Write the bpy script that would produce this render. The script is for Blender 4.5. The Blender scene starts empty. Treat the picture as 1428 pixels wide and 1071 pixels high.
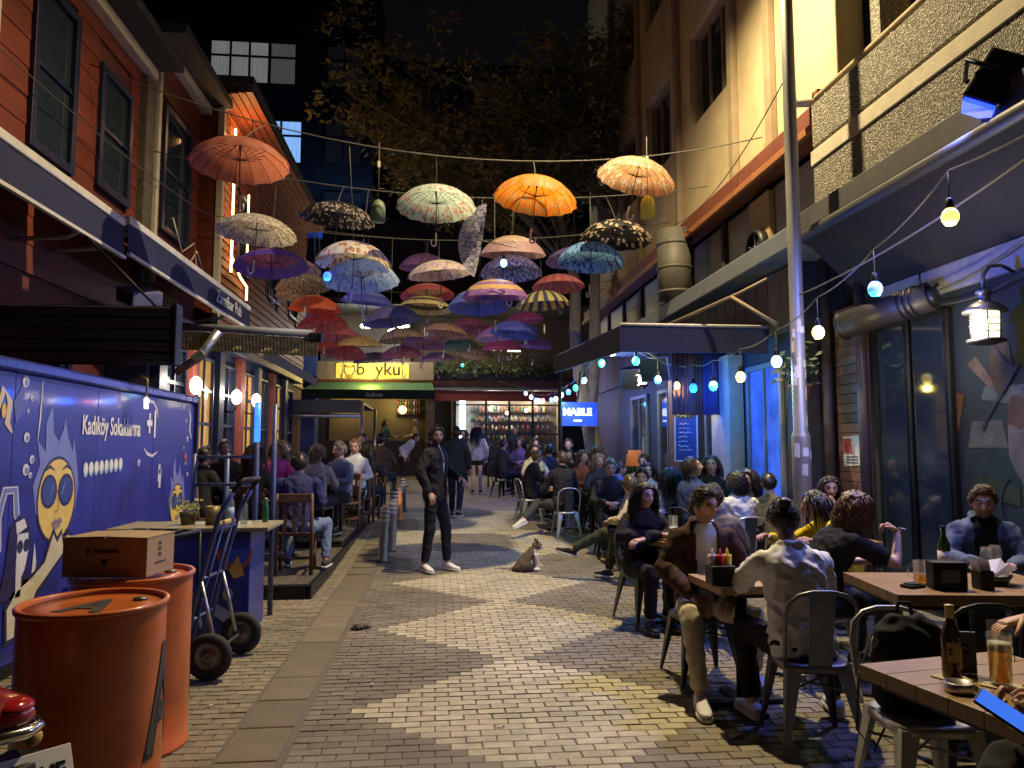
import bpy, bmesh, math, random
import numpy as np
from mathutils import Vector, Matrix, noise
R = math.radians
rnd = random.Random(7)
SC = bpy.context.scene
COL = SC.collection

# ------------------------------------------------------------------ camera
cam_d = bpy.data.cameras.new('camera'); cam = bpy.data.objects.new('camera', cam_d); COL.objects.link(cam)
cam_d.sensor_width = 36.0; cam_d.lens = 25.99; cam_d.clip_end = 400; cam_d.clip_start = 0.05
cam.location = (0, 0, 1.5); cam.rotation_euler = (R(94.93), 0, R(-5.75))
SC.camera = cam
# ------------------------------------------------------------------ night sky
W = bpy.data.worlds.new('World'); SC.world = W; W.use_nodes = True
wn = W.node_tree; bg = wn.nodes['Background']
sky = wn.nodes.new('ShaderNodeTexSky'); sky.sky_type = 'NISHITA'; sky.sun_disc = False
sky.sun_elevation = R(-3.0); sky.sun_rotation = R(200); sky.altitude = 50
wn.links.new(sky.outputs[0], bg.inputs[0]); bg.inputs[1].default_value = 0.05
# a trace of moonlight
sd = bpy.data.lights.new('moon', 'SUN'); sd.energy = 0.012; sd.angle = R(0.5); sd.color = (0.75, 0.85, 1.0)
so = bpy.data.objects.new('moon', sd); COL.objects.link(so); so.rotation_euler = (R(40), 0, R(160))
# ------------------------------------------------------------------ exposure
vs = SC.view_settings; vs.view_transform = 'Standard'; vs.look = 'None'; vs.gamma = 1; vs.use_curve_mapping = False
vs.exposure = 0.0
cy = SC.cycles
cy.use_denoising = True; cy.max_bounces = 6; cy.diffuse_bounces = 3; cy.glossy_bounces = 3
cy.transmission_bounces = 6; cy.transparent_max_bounces = 10; cy.sample_clamp_indirect = 4.0; cy.caustics_reflective = False; cy.caustics_refractive = False

# ------------------------------------------------------------------ materials
_M = {}
def nd(t, k, **kw):
    n = t.nodes.new(k)
    for a, b in kw.items(): setattr(n, a, b)
    return n
def M(name, col=(.5, .5, .5), rough=.6, metal=0., var=.18, scale=6., bump=0., bscale=60., emit=None, es=0., spec=.5,
      trans=0., ior=1.45, transl=0., coat=0., stretch=None, attr=None, sheen=0., rnd_obj=0.):
    if name in _M: return _M[name]
    m = bpy.data.materials.new(name); m.use_nodes = True; t = m.node_tree
    p = t.nodes['Principled BSDF']; L = t.links.new
    p.inputs['Base Color'].default_value = (*col, 1); p.inputs['Roughness'].default_value = rough
    p.inputs['Metallic'].default_value = metal; p.inputs['Specular IOR Level'].default_value = spec
    p.inputs['IOR'].default_value = ior
    if trans: p.inputs['Transmission Weight'].default_value = trans
    if coat: p.inputs['Coat Weight'].default_value = coat; p.inputs['Coat Roughness'].default_value = .08
    if sheen: p.inputs['Sheen Weight'].default_value = sheen
    if emit: p.inputs['Emission Color'].default_value = (*emit, 1); p.inputs['Emission Strength'].default_value = es
    src = None
    if attr:
        a = nd(t, 'ShaderNodeAttribute', attribute_name=attr); src = a.outputs['Color']
    tc = None
    if var or bump:
        tc = nd(t, 'ShaderNodeTexCoord'); vec = tc.outputs['Object']
        if stretch:
            mp = nd(t, 'ShaderNodeMapping'); mp.inputs['Scale'].default_value = stretch; L(vec, mp.inputs[0]); vec = mp.outputs[0]
    if var:
        n = nd(t, 'ShaderNodeTexNoise'); n.inputs['Scale'].default_value = scale; n.inputs['Detail'].default_value = 6; L(vec, n.inputs['Vector'])
        n.inputs['Roughness'].default_value = .65
        mr = nd(t, 'ShaderNodeMapRange'); L(n.outputs[0], mr.inputs[0]); mr.inputs[1].default_value = .25; mr.inputs[2].default_value = .75
        mr.inputs[3].default_value = 1 - var; mr.inputs[4].default_value = 1 + var
        val = mr.outputs[0]
        if rnd_obj:
            oi = nd(t, 'ShaderNodeObjectInfo'); ge = nd(t, 'ShaderNodeNewGeometry')
            ad = nd(t, 'ShaderNodeMath', operation='ADD'); L(oi.outputs['Random'], ad.inputs[0]); L(ge.outputs['Random Per Island'], ad.inputs[1])
            fr = nd(t, 'ShaderNodeMath', operation='FRACT'); L(ad.outputs[0], fr.inputs[0])
            m2 = nd(t, 'ShaderNodeMapRange'); L(fr.outputs[0], m2.inputs[0]); m2.inputs[3].default_value = 1 - rnd_obj; m2.inputs[4].default_value = 1 + rnd_obj
            mu = nd(t, 'ShaderNodeMath', operation='MULTIPLY'); L(val, mu.inputs[0]); L(m2.outputs[0], mu.inputs[1]); val = mu.outputs[0]
        vm = nd(t, 'ShaderNodeVectorMath', operation='SCALE')
        if src: L(src, vm.inputs[0])
        else: vm.inputs[0].default_value = col
        L(val, vm.inputs['Scale']); src = vm.outputs[0]
        rr = nd(t, 'ShaderNodeMapRange'); L(n.outputs[0], rr.inputs[0]); rr.inputs[3].default_value = max(.03, rough - .12); rr.inputs[4].default_value = min(1, rough + .12)
        L(rr.outputs[0], p.inputs['Roughness'])
    if src: L(src, p.inputs['Base Color'])
    if emit and var:
        ev = nd(t, 'ShaderNodeVectorMath', operation='SCALE'); ev.inputs[0].default_value = emit; L(val, ev.inputs['Scale']); L(ev.outputs[0], p.inputs['Emission Color'])
    if bump:
        n2 = nd(t, 'ShaderNodeTexNoise'); n2.inputs['Scale'].default_value = bscale; n2.inputs['Detail'].default_value = 4; L(vec, n2.inputs['Vector'])
        b = nd(t, 'ShaderNodeBump'); b.inputs['Strength'].default_value = bump; b.inputs['Distance'].default_value = .01
        L(n2.outputs[0], b.inputs['Height']); L(b.outputs[0], p.inputs['Normal'])
    if transl:
        tr = nd(t, 'ShaderNodeBsdfTranslucent'); mx = nd(t, 'ShaderNodeMixShader'); mx.inputs[0].default_value = transl
        if src: L(src, tr.inputs[0])
        else: tr.inputs[0].default_value = (*col, 1)
        o = t.nodes['Material Output']; L(p.outputs[0], mx.inputs[1]); L(tr.outputs[0], mx.inputs[2]); L(mx.outputs[0], o.inputs[0])
    _M[name] = m
    return m
def EM(name, col, s):
    return M(name, (.8, .8, .8), .5, var=0, emit=col, es=s)

# ------------------------------------------------------------------ mesh builder
def rotz(a): return Matrix.Rotation(a, 3, 'Z')
class MB:
    def __init__(s): s.v = []; s.f = []; s.m = []; s.sm = []; s.c = {}
    def add(s, vs, fs, mi=0, sm=False, T=None):
        o = len(s.v)
        if T is not None: vs = [T @ Vector(v) for v in vs]
        s.v.extend(tuple(v) for v in vs)
        for f in fs: s.f.append(tuple(i + o for i in f)); s.m.append(mi); s.sm.append(sm)
        return s
    def box(s, x0, x1, y0, y1, z0, z1, mi=0, T=None, taper=0.):
        t = taper
        vs = [(x0, y0, z0), (x1, y0, z0), (x1, y1, z0), (x0, y1, z0), (x0 + t, y0 + t, z1), (x1 - t, y0 + t, z1), (x1 - t, y1 - t, z1), (x0 + t, y1 - t, z1)]
        return s.add(vs, [(3, 2, 1, 0), (4, 5, 6, 7), (0, 1, 5, 4), (1, 2, 6, 5), (2, 3, 7, 6), (3, 0, 4, 7)], mi, False, T)
    def cbox(s, c, sz, mi=0, rot=None):
        T = Matrix.Translation(c).to_4x4()
        if rot is not None: T = T @ rot.to_4x4()
        a, b, d = (q / 2 for q in sz)
        return s.box(-a, a, -b, b, -d, d, mi, T)
    def prism(s, pts, vec, mi=0, sm=False):
        n = len(pts); v = Vector(vec)
        vs = [Vector(p) for p in pts] + [Vector(p) + v for p in pts]
        fs = [tuple(range(n))[::-1], tuple(range(n, 2 * n))] + [(i, (i + 1) % n, n + (i + 1) % n, n + i) for i in range(n)]
        return s.add(vs, fs, mi, sm)
    def tube(s, pts, r, n=8, mi=0, sm=True, closed=False, caps=True, ell=None, up=None):
        P = [Vector(p) for p in pts]; k = len(P)
        rs = r if isinstance(r, (list, tuple)) else [r] * k
        vs = []; prev = None
        for i in range(k):
            if closed: d = P[(i + 1) % k] - P[i - 1]
            else: d = P[min(i + 1, k - 1)] - P[max(i - 1, 0)]
            if d.length < 1e-9: d = Vector((0, 0, 1))
            d.normalize()
            if prev is None:
                a = Vector(up) if up else (Vector((0, 0, 1)) if abs(d.z) < .9 else Vector((0, 1, 0)))
            else: a = prev
            u = a - d * a.dot(d)
            if u.length < 1e-6: u = d.orthogonal()
            u.normalize(); prev = u; w = d.cross(u)
            e = ell if ell else (1, 1)
            for j in range(n):
                t = 2 * math.pi * j / n
                vs.append(P[i] + u * (math.cos(t) * rs[i] * e[0]) + w * (math.sin(t) * rs[i] * e[1]))
        fs = []
        for i in range(k if closed else k - 1):
            i2 = (i + 1) % k
            for j in range(n):
                j2 = (j + 1) % n
                fs.append((i * n + j, i * n + j2, i2 * n + j2, i2 * n + j))
        if caps and not closed:
            fs.append(tuple(range(n))[::-1]); fs.append(tuple((k - 1) * n + j for j in range(n)))
        return s.add(vs, fs, mi, sm)
    def lathe(s, prof, n=20, c=(0, 0, 0), mi=0, sm=True, T=None, a0=0., caps=True):
        vs = []; fs = []; k = len(prof)
        for r, z in prof:
            for j in range(n):
                t = 2 * math.pi * j / n + a0
                vs.append((c[0] + r * math.cos(t), c[1] + r * math.sin(t), c[2] + z))
        for i in range(k - 1):
            for j in range(n):
                j2 = (j + 1) % n; fs.append((i * n + j, i * n + j2, (i + 1) * n + j2, (i + 1) * n + j))
        if caps and prof[0][0] > 1e-6: fs.append(tuple(range(n))[::-1])
        if caps and prof[-1][0] > 1e-6: fs.append(tuple((k - 1) * n + j for j in range(n)))
        return s.add(vs, fs, mi, sm, T)
    def ball(s, c, r, nu=12, nv=8, mi=0, T=None):
        rx, ry, rz = r if isinstance(r, (tuple, list)) else (r, r, r)
        vs = []; fs = []
        for i in range(nv + 1):
            a = math.pi * i / nv
            for j in range(nu):
                b = 2 * math.pi * j / nu
                vs.append((c[0] + rx * math.sin(a) * math.cos(b), c[1] + ry * math.sin(a) * math.sin(b), c[2] - rz * math.cos(a)))
        for i in range(nv):
            for j in range(nu):
                j2 = (j + 1) % nu; fs.append((i * nu + j, i * nu + j2, (i + 1) * nu + j2, (i + 1) * nu + j))
        return s.add(vs, fs, mi, True, T)
    def mesh(s, name, mats):
        me = bpy.data.meshes.new(name); me.from_pydata(s.v, [], s.f)
        for m in (mats if isinstance(mats, (list, tuple)) else [mats]): me.materials.append(m)
        if s.f:
            me.polygons.foreach_set('material_index', s.m); me.polygons.foreach_set('use_smooth', s.sm)
        me.update()
        return me
    def build(s, name, mats, parent=None, bevel=0., world=False, solid=0., seg=2):
        return link(name, s.mesh(name, mats), parent, bevel, world, solid, seg)
def link(name, me, parent=None, bevel=0., world=False, solid=0., seg=2):
    o = bpy.data.objects.new(name, me); COL.objects.link(o)
    if parent is not None:
        o.parent = parent
        if world: o.location = -abs_loc(parent)
    if solid:
        q = o.modifiers.new('solid', 'SOLIDIFY'); q.thickness = solid; q.offset = 0
    if bevel:
        q = o.modifiers.new('bevel', 'BEVEL'); q.width = bevel; q.segments = seg; q.limit_method = 'ANGLE'; q.angle_limit = R(40)
    return o
def abs_loc(o):
    v = Vector(o.location)
    while o.parent is not None: o = o.parent; v = v + Vector(o.location)
    return v
def tag(o, label=None, cat=None, group=None, kind=None):
    if label: o['label'] = label
    if cat: o['category'] = cat
    if group: o['group'] = group
    if kind: o['kind'] = kind
    return o
def thing(name, label, cat, loc=(0, 0, 0), rz=0., group=None):
    o = bpy.data.objects.new(name, None); COL.objects.link(o); o.empty_display_size = .1
    o.location = loc; o.rotation_euler = (0, 0, rz)
    return tag(o, label, cat, group)
def copy_tree(o, parent=None):
    c = o.copy(); COL.objects.link(c); c.parent = parent
    for ch in list(o.children): copy_tree(ch, c)
    return c
TMP = bpy.data.scenes.new('scratch')
def bake(ob):
    TMP.collection.objects.link(ob); vl = TMP.view_layers[0]; vl.update()
    me = bpy.data.meshes.new_from_object(ob.evaluated_get(vl.depsgraph)); bpy.data.objects.remove(ob)
    return me
def text_mesh(name, txt, size, mat, depth=.004, bold=0., font_sx=1.):
    cu = bpy.data.curves.new(name, 'FONT'); cu.body = txt; cu.size = size; cu.extrude = depth / 2; cu.align_x = 'CENTER'; cu.align_y = 'CENTER'; cu.offset = bold; cu.resolution_u = 3
    me = bake(bpy.data.objects.new(name, cu)); bpy.data.curves.remove(cu)
    me.materials.clear(); me.materials.append(mat)
    if font_sx != 1: me.transform(Matrix.Diagonal((font_sx, 1, 1, 1)))
    return me
def text(name, txt, size, mat, loc, rot, parent, depth=.004, bold=0., sx=1., world=True):
    me = text_mesh(name, txt, size, mat, depth, bold, sx)
    o = bpy.data.objects.new(name, me); COL.objects.link(o); o.parent = parent
    o.location = Vector(loc) - (abs_loc(parent) if world else Vector((0, 0, 0))); o.rotation_euler = rot
    return o
def lamp(name, kind, loc, col, power, parent=None, rad=.03, spot=None, aim=None, blend=.4):
    d = bpy.data.lights.new(name, kind); d.energy = power; d.color = col
    if kind in ('POINT', 'SPOT'): d.shadow_soft_size = rad
    o = bpy.data.objects.new(name, d); COL.objects.link(o)
    if parent is not None: o.parent = parent; o.location = Vector(loc) - abs_loc(parent)
    else: o.location = loc
    if spot: d.spot_size = R(spot); d.spot_blend = blend
    if aim is not None: o.rotation_euler = (Vector(aim) - Vector(loc)).to_track_quat('-Z', 'Y').to_euler()
    return o
def gz(y): return 0. if y < 9 else .03 * (min(y, 27.) - 9)
FACE_X = lambda sgn: (R(90), 0, R(90) * sgn)      # lettering on a wall whose face looks along +x (1) or -x (-1)
FACE_CAM = (R(90), 0, 0)
# ------------------------------------------------------------------ shared materials
m_black = M('black_metal', (.02, .02, .022), .45, .6, var=.2)
m_gun = M('gunmetal', (.16, .16, .17), .42, .85, var=.3, scale=9, bump=.06, bscale=90)
m_steel = M('brushed_steel', (.5, .5, .52), .35, .9, var=.2, scale=14)
m_alu = M('white_aluminium', (.55, .54, .5), .45, .2, var=.15)
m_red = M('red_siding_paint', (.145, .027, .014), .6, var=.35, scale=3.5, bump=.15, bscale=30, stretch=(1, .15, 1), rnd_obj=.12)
m_redlit = M('red_siding_neon_lit', (.2, .05, .02), .6, var=.25, scale=5, bump=.15, bscale=30, rnd_obj=.12)  # red siding with the orange neon light put into its colour
m_navy = M('navy_paint', (.012, .016, .05), .45, var=.25, scale=5)
m_cream = M('cream_trim_paint', (.5, .46, .38), .6, var=.2, scale=7)
m_dark = M('dark_render', (.035, .033, .036), .85, var=.3, scale=2)
m_darkwood = M('dark_wood', (.05, .03, .02), .55, var=.4, scale=12, stretch=(8, 1, 1), bump=.1)
m_glass = M('window_glass', (.02, .03, .045), .06, 0, var=0, spec=.8)
m_stucco = M('cream_stucco', (.46, .375, .225), .9, var=.2, scale=1.6, bump=.35, bscale=45)
m_brownstrip = M('brown_pilaster', (.26, .2, .13), .8, var=.2, scale=4)
m_fascia = M('rust_red_fascia', (.14, .045, .028), .6, var=.25, scale=3, bump=.1)
m_grey = M('grey_paint', (.16, .17, .19), .55, var=.2, scale=4)
m_cable = M('cable', (.10, .095, .085), .6, var=0)
m_white = M('white_plastic', (.75, .75, .75), .5, var=.08)
m_tan = M('tan_wood', (.34, .22, .11), .55, var=.35, scale=5, stretch=(1.5, 14, 14), bump=.12, bscale=30)

# ------------------------------------------------------------------ street: sheet, pavers, slab strip
def street_material():
    m = bpy.data.materials.new('street_joint_and_far_paving'); m.use_nodes = True; t = m.node_tree; L = t.links.new
    p = t.nodes['Principled BSDF']; p.inputs['Roughness'].default_value = .8
    tc = nd(t, 'ShaderNodeTexCoord'); mp = nd(t, 'ShaderNodeMapping'); mp.inputs['Scale'].default_value = (1, 1, 1); L(tc.outputs['Object'], mp.inputs[0])
    br = nd(t, 'ShaderNodeTexBrick'); br.inputs['Scale'].default_value = 1; br.inputs['Brick Width'].default_value = .16; br.inputs['Row Height'].default_value = .08
    br.inputs['Mortar Size'].default_value = .004; br.inputs['Color1'].default_value = (.24, .215, .17, 1); br.inputs['Color2'].default_value = (.16, .145, .125, 1); br.inputs['Mortar'].default_value = (.05, .045, .04, 1)
    L(mp.outputs[0], br.inputs[0]); n = nd(t, 'ShaderNodeTexNoise'); n.inputs['Scale'].default_value = 1.3; n.inputs['Detail'].default_value = 6; L(tc.outputs['Object'], n.inputs[0])
    mr = nd(t, 'ShaderNodeMapRange'); L(n.outputs[0], mr.inputs[0]); mr.inputs[3].default_value = .6; mr.inputs[4].default_value = 1.4
    vm = nd(t, 'ShaderNodeVectorMath', operation='SCALE'); L(br.outputs[0], vm.inputs[0]); L(mr.outputs[0], vm.inputs['Scale'])
    sx = nd(t, 'ShaderNodeSeparateXYZ'); L(tc.outputs['Object'], sx.inputs[0])
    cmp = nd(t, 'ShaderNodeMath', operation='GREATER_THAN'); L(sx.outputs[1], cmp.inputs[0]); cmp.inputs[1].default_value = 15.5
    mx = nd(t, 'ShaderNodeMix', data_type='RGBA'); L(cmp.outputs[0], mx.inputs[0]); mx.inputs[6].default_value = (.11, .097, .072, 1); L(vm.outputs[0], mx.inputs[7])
    L(mx.outputs[2], p.inputs['Base Color'])
    return m
ys = [-30, 0, 9, 12, 15.5, 15.505, 20, 27, 60, 200]
mb = MB()
for i, y in enumerate(ys):
    dz = -.008 if y <= 15.5 else 0.
    for x in (-80, 80): mb.v.append((x, y, gz(y) + dz))
for i in range(len(ys) - 1): mb.f.append((2 * i, 2 * i + 1, 2 * i + 3, 2 * i + 2)); mb.m.append(0); mb.sm.append(False)
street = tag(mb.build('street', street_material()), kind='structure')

def paver_mat(name, col, rv):
    m = M(name, col, .72, var=.001, scale=5, rnd_obj=rv); t = m.node_tree; L = t.links.new; p = t.nodes['Principled BSDF']
    old = p.inputs['Base Color'].links[0].from_socket; ge = nd(t, 'ShaderNodeNewGeometry')
    a = nd(t, 'ShaderNodeTexNoise'); a.inputs['Scale'].default_value = 1.1; a.inputs['Detail'].default_value = 5; a.inputs['Roughness'].default_value = .7; L(ge.outputs['Position'], a.inputs[0])
    b = nd(t, 'ShaderNodeTexNoise'); b.inputs['Scale'].default_value = 170; b.inputs['Detail'].default_value = 3; L(ge.outputs['Position'], b.inputs[0])
    c = nd(t, 'ShaderNodeTexNoise'); c.inputs['Scale'].default_value = 16; c.inputs['Detail'].default_value = 6; L(ge.outputs['Position'], c.inputs[0])
    def mr(n, lo, hi, a0=.3, a1=.7):
        q = nd(t, 'ShaderNodeMapRange'); L(n.outputs[0], q.inputs[0]); q.inputs[1].default_value = a0; q.inputs[2].default_value = a1; q.inputs[3].default_value = lo; q.inputs[4].default_value = hi; return q.outputs[0]
    def mul(x, y):
        q = nd(t, 'ShaderNodeMath', operation='MULTIPLY'); L(x, q.inputs[0]); L(y, q.inputs[1]); return q.outputs[0]
    k = mul(mul(mr(a, .68, 1.22), mr(b, .72, 1.28)), mr(c, .8, 1.15))
    v = nd(t, 'ShaderNodeVectorMath', operation='SCALE'); L(old, v.inputs[0]); L(k, v.inputs['Scale']); L(v.outputs[0], p.inputs['Base Color'])
    L(mr(c, .55, .85), p.inputs['Roughness'])
    bp = nd(t, 'ShaderNodeBump'); bp.inputs['Strength'].default_value = .5; bp.inputs['Distance'].default_value = .006; L(mul(b.outputs[0], c.outputs[0]), bp.inputs['Height']); L(bp.outputs[0], p.inputs['Normal'])
    return m
m_pl = paver_mat('light_paver', (.385, .35, .255), .13)
m_pd = paver_mat('dark_paver', (.172, .149, .116), .15)
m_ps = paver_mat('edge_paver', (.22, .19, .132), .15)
m_sl = M('drain_slab', (.15, .125, .085), .7, var=.25, scale=4, bump=.3, bscale=120, rnd_obj=.18)
def is_light(x, y):
    if y > 9.4: return None
    k = abs(((y - 5.4) % 2.0) - 1.0)
    return abs(x - .6) < (1.0 - k) * 1.02 + .1
def paver_mesh(name, sx, sy, mat):
    b = MB(); e = .004
    b.box(-sx / 2, sx / 2, -sy / 2, sy / 2, -.02, -.004, taper=0.); b.f = b.f[2:]; b.m = b.m[2:]; b.sm = b.sm[2:]
    b2 = [(-sx / 2, -sy / 2, -.004), (sx / 2, -sy / 2, -.004), (sx / 2, sy / 2, -.004), (-sx / 2, sy / 2, -.004)]
    b3 = [(-sx / 2 + e, -sy / 2 + e, 0), (sx / 2 - e, -sy / 2 + e, 0), (sx / 2 - e, sy / 2 - e, 0), (-sx / 2 + e, sy / 2 - e, 0)]
    b.add(b2 + b3, [(4, 5, 6, 7), (0, 1, 5, 4), (1, 2, 6, 5), (2, 3, 7, 6), (3, 0, 4, 7)])
    return b.mesh(name, mat)
P_ME = {'l': paver_mesh('paver', .155, .075, m_pl), 'd': paver_mesh('paver', .155, .075, m_pd), 's': paver_mesh('paver', .155, .075, m_ps), 'b': paver_mesh('slab', .288, .43, m_sl), 'h': paver_mesh('paver', .075, .075, m_pd), 'H': paver_mesh('paver', .075, .075, m_ps)}
pav = []
row = 0; y = 2.6
while y < 15.5:
    x = -.64 + (.08 if row % 2 else 0)
    if row % 2: pav.append((-.68, y, 'h'))
    while x < 4.6:
        L_ = is_light(x, y)
        if L_ is None: kind = 'l' if math.sin(x * 2.2 + .4) * math.sin((y - 8.4) * 1.55) > -.15 else 'd'
        else: kind = 'l' if L_ else 'd'
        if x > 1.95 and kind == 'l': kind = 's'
        pav.append((x, y, kind)); x += .16
    x = -1.145 - (.08 if row % 2 else 0)
    if row % 2: pav.append((-1.105, y, 'H'))
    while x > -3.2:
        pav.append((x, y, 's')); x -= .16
    row += 1; y += .08
strip = [(-.905, 2.7 + .44 * i, 'b') for i in range(29)]
def in_frame(x, y): return y > 3.15 and -.62 * y < x < .8 * y and not (x < -1.05 and y < 3.7)
vis = sorted([p for p in pav if in_frame(p[0], p[1])], key=lambda p: p[1] + .15 * abs(p[0]))
near = set(vis[:300])
far = {k: MB() for k in 'lds'}
for (x, y, k) in pav:
    z = gz(y) + rnd.uniform(-.0025, .0015); tx = rnd.uniform(-.012, .012); ty = rnd.uniform(-.008, .008)
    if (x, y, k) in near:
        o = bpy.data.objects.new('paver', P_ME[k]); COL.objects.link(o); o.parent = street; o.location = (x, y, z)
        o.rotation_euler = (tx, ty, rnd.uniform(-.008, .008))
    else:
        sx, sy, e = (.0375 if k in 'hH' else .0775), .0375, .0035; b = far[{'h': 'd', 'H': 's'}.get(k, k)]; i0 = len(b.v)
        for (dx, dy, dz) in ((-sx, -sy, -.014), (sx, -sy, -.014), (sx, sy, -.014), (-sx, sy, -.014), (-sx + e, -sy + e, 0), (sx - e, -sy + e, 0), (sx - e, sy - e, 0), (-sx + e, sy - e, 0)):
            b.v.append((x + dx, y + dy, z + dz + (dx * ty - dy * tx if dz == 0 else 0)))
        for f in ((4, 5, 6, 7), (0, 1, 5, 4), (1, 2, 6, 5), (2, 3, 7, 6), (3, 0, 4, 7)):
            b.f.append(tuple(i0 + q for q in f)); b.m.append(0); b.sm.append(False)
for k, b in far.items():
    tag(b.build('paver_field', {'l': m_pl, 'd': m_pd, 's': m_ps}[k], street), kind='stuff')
for (x, y, k) in strip:
    o = bpy.data.objects.new('slab', P_ME['b']); COL.objects.link(o); o.parent = street
    o.location = (x, y, gz(y) + rnd.uniform(-.003, .001)); o.rotation_euler = (rnd.uniform(-.006, .006), rnd.uniform(-.006, .006), rnd.uniform(-.006, .006))

# ------------------------------------------------------------------ small helpers for buildings
def slab(name, x0, x1, y0, y1, z0, z1, mat, par, bevel=0.):
    return MB().box(x0, x1, y0, y1, z0, z1).build(name, mat, par, bevel, world=True)
def window_x(par, x, y0, y1, z0, z1, face, frame_m, glass_m=None, nv=1, nh=1, d=.1, fw=.07, name='window', curtain=None):
    """window on a wall whose outer face lies at x and looks along `face` (+1 / -1)"""
    f = MB(); s = face
    xs = sorted((x - s * d, x + s * .03))
    f.box(xs[0], xs[1], y0, y0 + fw, z0, z1); f.box(xs[0], xs[1], y1 - fw, y1, z0, z1)
    f.box(xs[0], xs[1], y0 + fw, y1 - fw, z0, z0 + fw); f.box(xs[0], xs[1], y0 + fw, y1 - fw, z1 - fw, z1)
    o = f.build(name, frame_m, par, .008, True)
    xm = x - s * d * .5
    for i in range(1, nv): q = y0 + (y1 - y0) * i / nv; MB().box(xm - .025, xm + .025, q - .02, q + .02, z0 + fw, z1 - fw).build('mullion', frame_m, o, 0, True)
    for i in range(1, nh): q = z0 + (z1 - z0) * i / nh; MB().box(xm - .027, xm + .027, y0 + fw, y1 - fw, q - .025, q + .025).build('glazing_bar', frame_m, o, 0, True)
    xg = x - s * d * .8
    MB().box(xg - .004, xg + .004, y0 + fw * .9, y1 - fw * .9, z0 + fw * .9, z1 - fw * .9).build('pane', glass_m or m_glass, o, 0, True)
    if curtain is not None:
        xc = x - s * (d + .1); c = MB(); n = 24; pts = []
        for i in range(n + 1):
            yy = y0 + (y1 - y0) * i / n; pts.append((xc + .02 * math.sin(i * 1.9), yy))
        for i in range(n):
            c.add([(*pts[i], z0), (*pts[i + 1], z0), (*pts[i + 1], z1), (*pts[i], z1)], [(0, 1, 2, 3)], 0, True)
        c.build('curtain', curtain, o, 0, True)
    return o

# ------------------------------------------------------------------ red clapboard house on the left
hs = thing('red_house', 'red clapboard house with dark sash windows above the navy pub awnings', 'house', (-5, 9, 0))
slab('wall', -9, -4.26, 4.2, 10.86, 0, 7.2, M('red_wall_backing', (.1, .025, .018), .8), hs)
slab('wall', -9, -4.26, 10.86, 13.18, 0, 7.9, _M['red_wall_backing'], hs)
wins = [(5.9, 6.8, 4.6, 6.45), (7.78, 8.72, 4.6, 6.5), (9.3, 10.25, 4.72, 6.3), (11.4, 12.65, 4.8, 6.8)]
z = 3.3; bh = .3
while z < 7.5:
    for (a, b) in ((4.2, 10.55), (11.12, 13.16)):
        if a < 5 and z > 6.75: continue
        cuts = [a]
        for w in wins:
            if a < w[0] < b and z + bh > w[2] - .02 and z < w[3] + .02: cuts += [w[0], w[1]]
        cuts.append(b)
        for i in range(0, len(cuts), 2):
            if cuts[i + 1] - cuts[i] < .05: continue
            MB().prism([(-4.258, cuts[i], z), (-4.219, cuts[i], z), (-4.23, cuts[i], z + bh), (-4.258, cuts[i], z + bh)], (0, cuts[i + 1] - cuts[i], 0)).build('clapboard', m_red, hs, 0, True)
    z += bh
for w in wins: window_x(hs, -4.2, *w, 1, m_navy, nv=1, nh=2, d=.04, fw=.1)
slab('fascia_board', -4.26, -4.08, 4.2, 10.8, 6.82, 6.97, m_cream, hs, .01)
slab('fascia_board', -4.26, -4.08, 10.9, 13.3, 7.46, 7.6, m_cream, hs, .01)
slab('eave', -9, -3.75, 4.2, 10.88, 6.99, 7.12, m_dark, hs, .01); slab('eave', -9, -3.75, 10.89, 13.4, 7.62, 7.78, m_dark, hs, .01)
slab('corner_post', -4.3, -4.12, 11.0, 11.1, 3.9, 7.4, m_cream, hs, .01); slab('corner_post', -4.3, -4.14, 10.6, 10.92, 3.9, 6.8, M('dark_quoin', (.09, .075, .055), .8, var=.4, scale=9), hs, .01)
slab('downpipe', -4.22, -4.12, 6.98, 7.1, 3.6, 6.8, m_cream, hs, .02)
# ground floor of the pub: dark red wall, navy door surround
for (a, b, zz) in ((6.2, 7.2, 3.0), (8.6, 9.9, 3.0)):
    slab('door_frame', -4.26, -4.16, a, b, 0, zz, m_navy, hs, .01); slab('door', -4.2, -4.13, a + .12, b - .12, 0, zz - .15, M('pub_door', (.09, .02, .015), .5), hs, .01)
# hanging sketch of bent wire under the third window
mbw = MB(); pts = [(-4.05, 11.5, 5.0), (-4.0, 11.8, 4.55), (-3.95, 12.2, 4.8), (-3.95, 12.4, 4.4), (-3.98, 12.0, 4.35), (-4.0, 12.5, 4.75), (-4.0, 12.9, 4.45)]
mbw.tube(pts, .012, 6); tag(mbw.build('wire_ornament', m_alu), 'bent white wire ornament hanging under an upper window of the red house', 'ornament')
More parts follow.
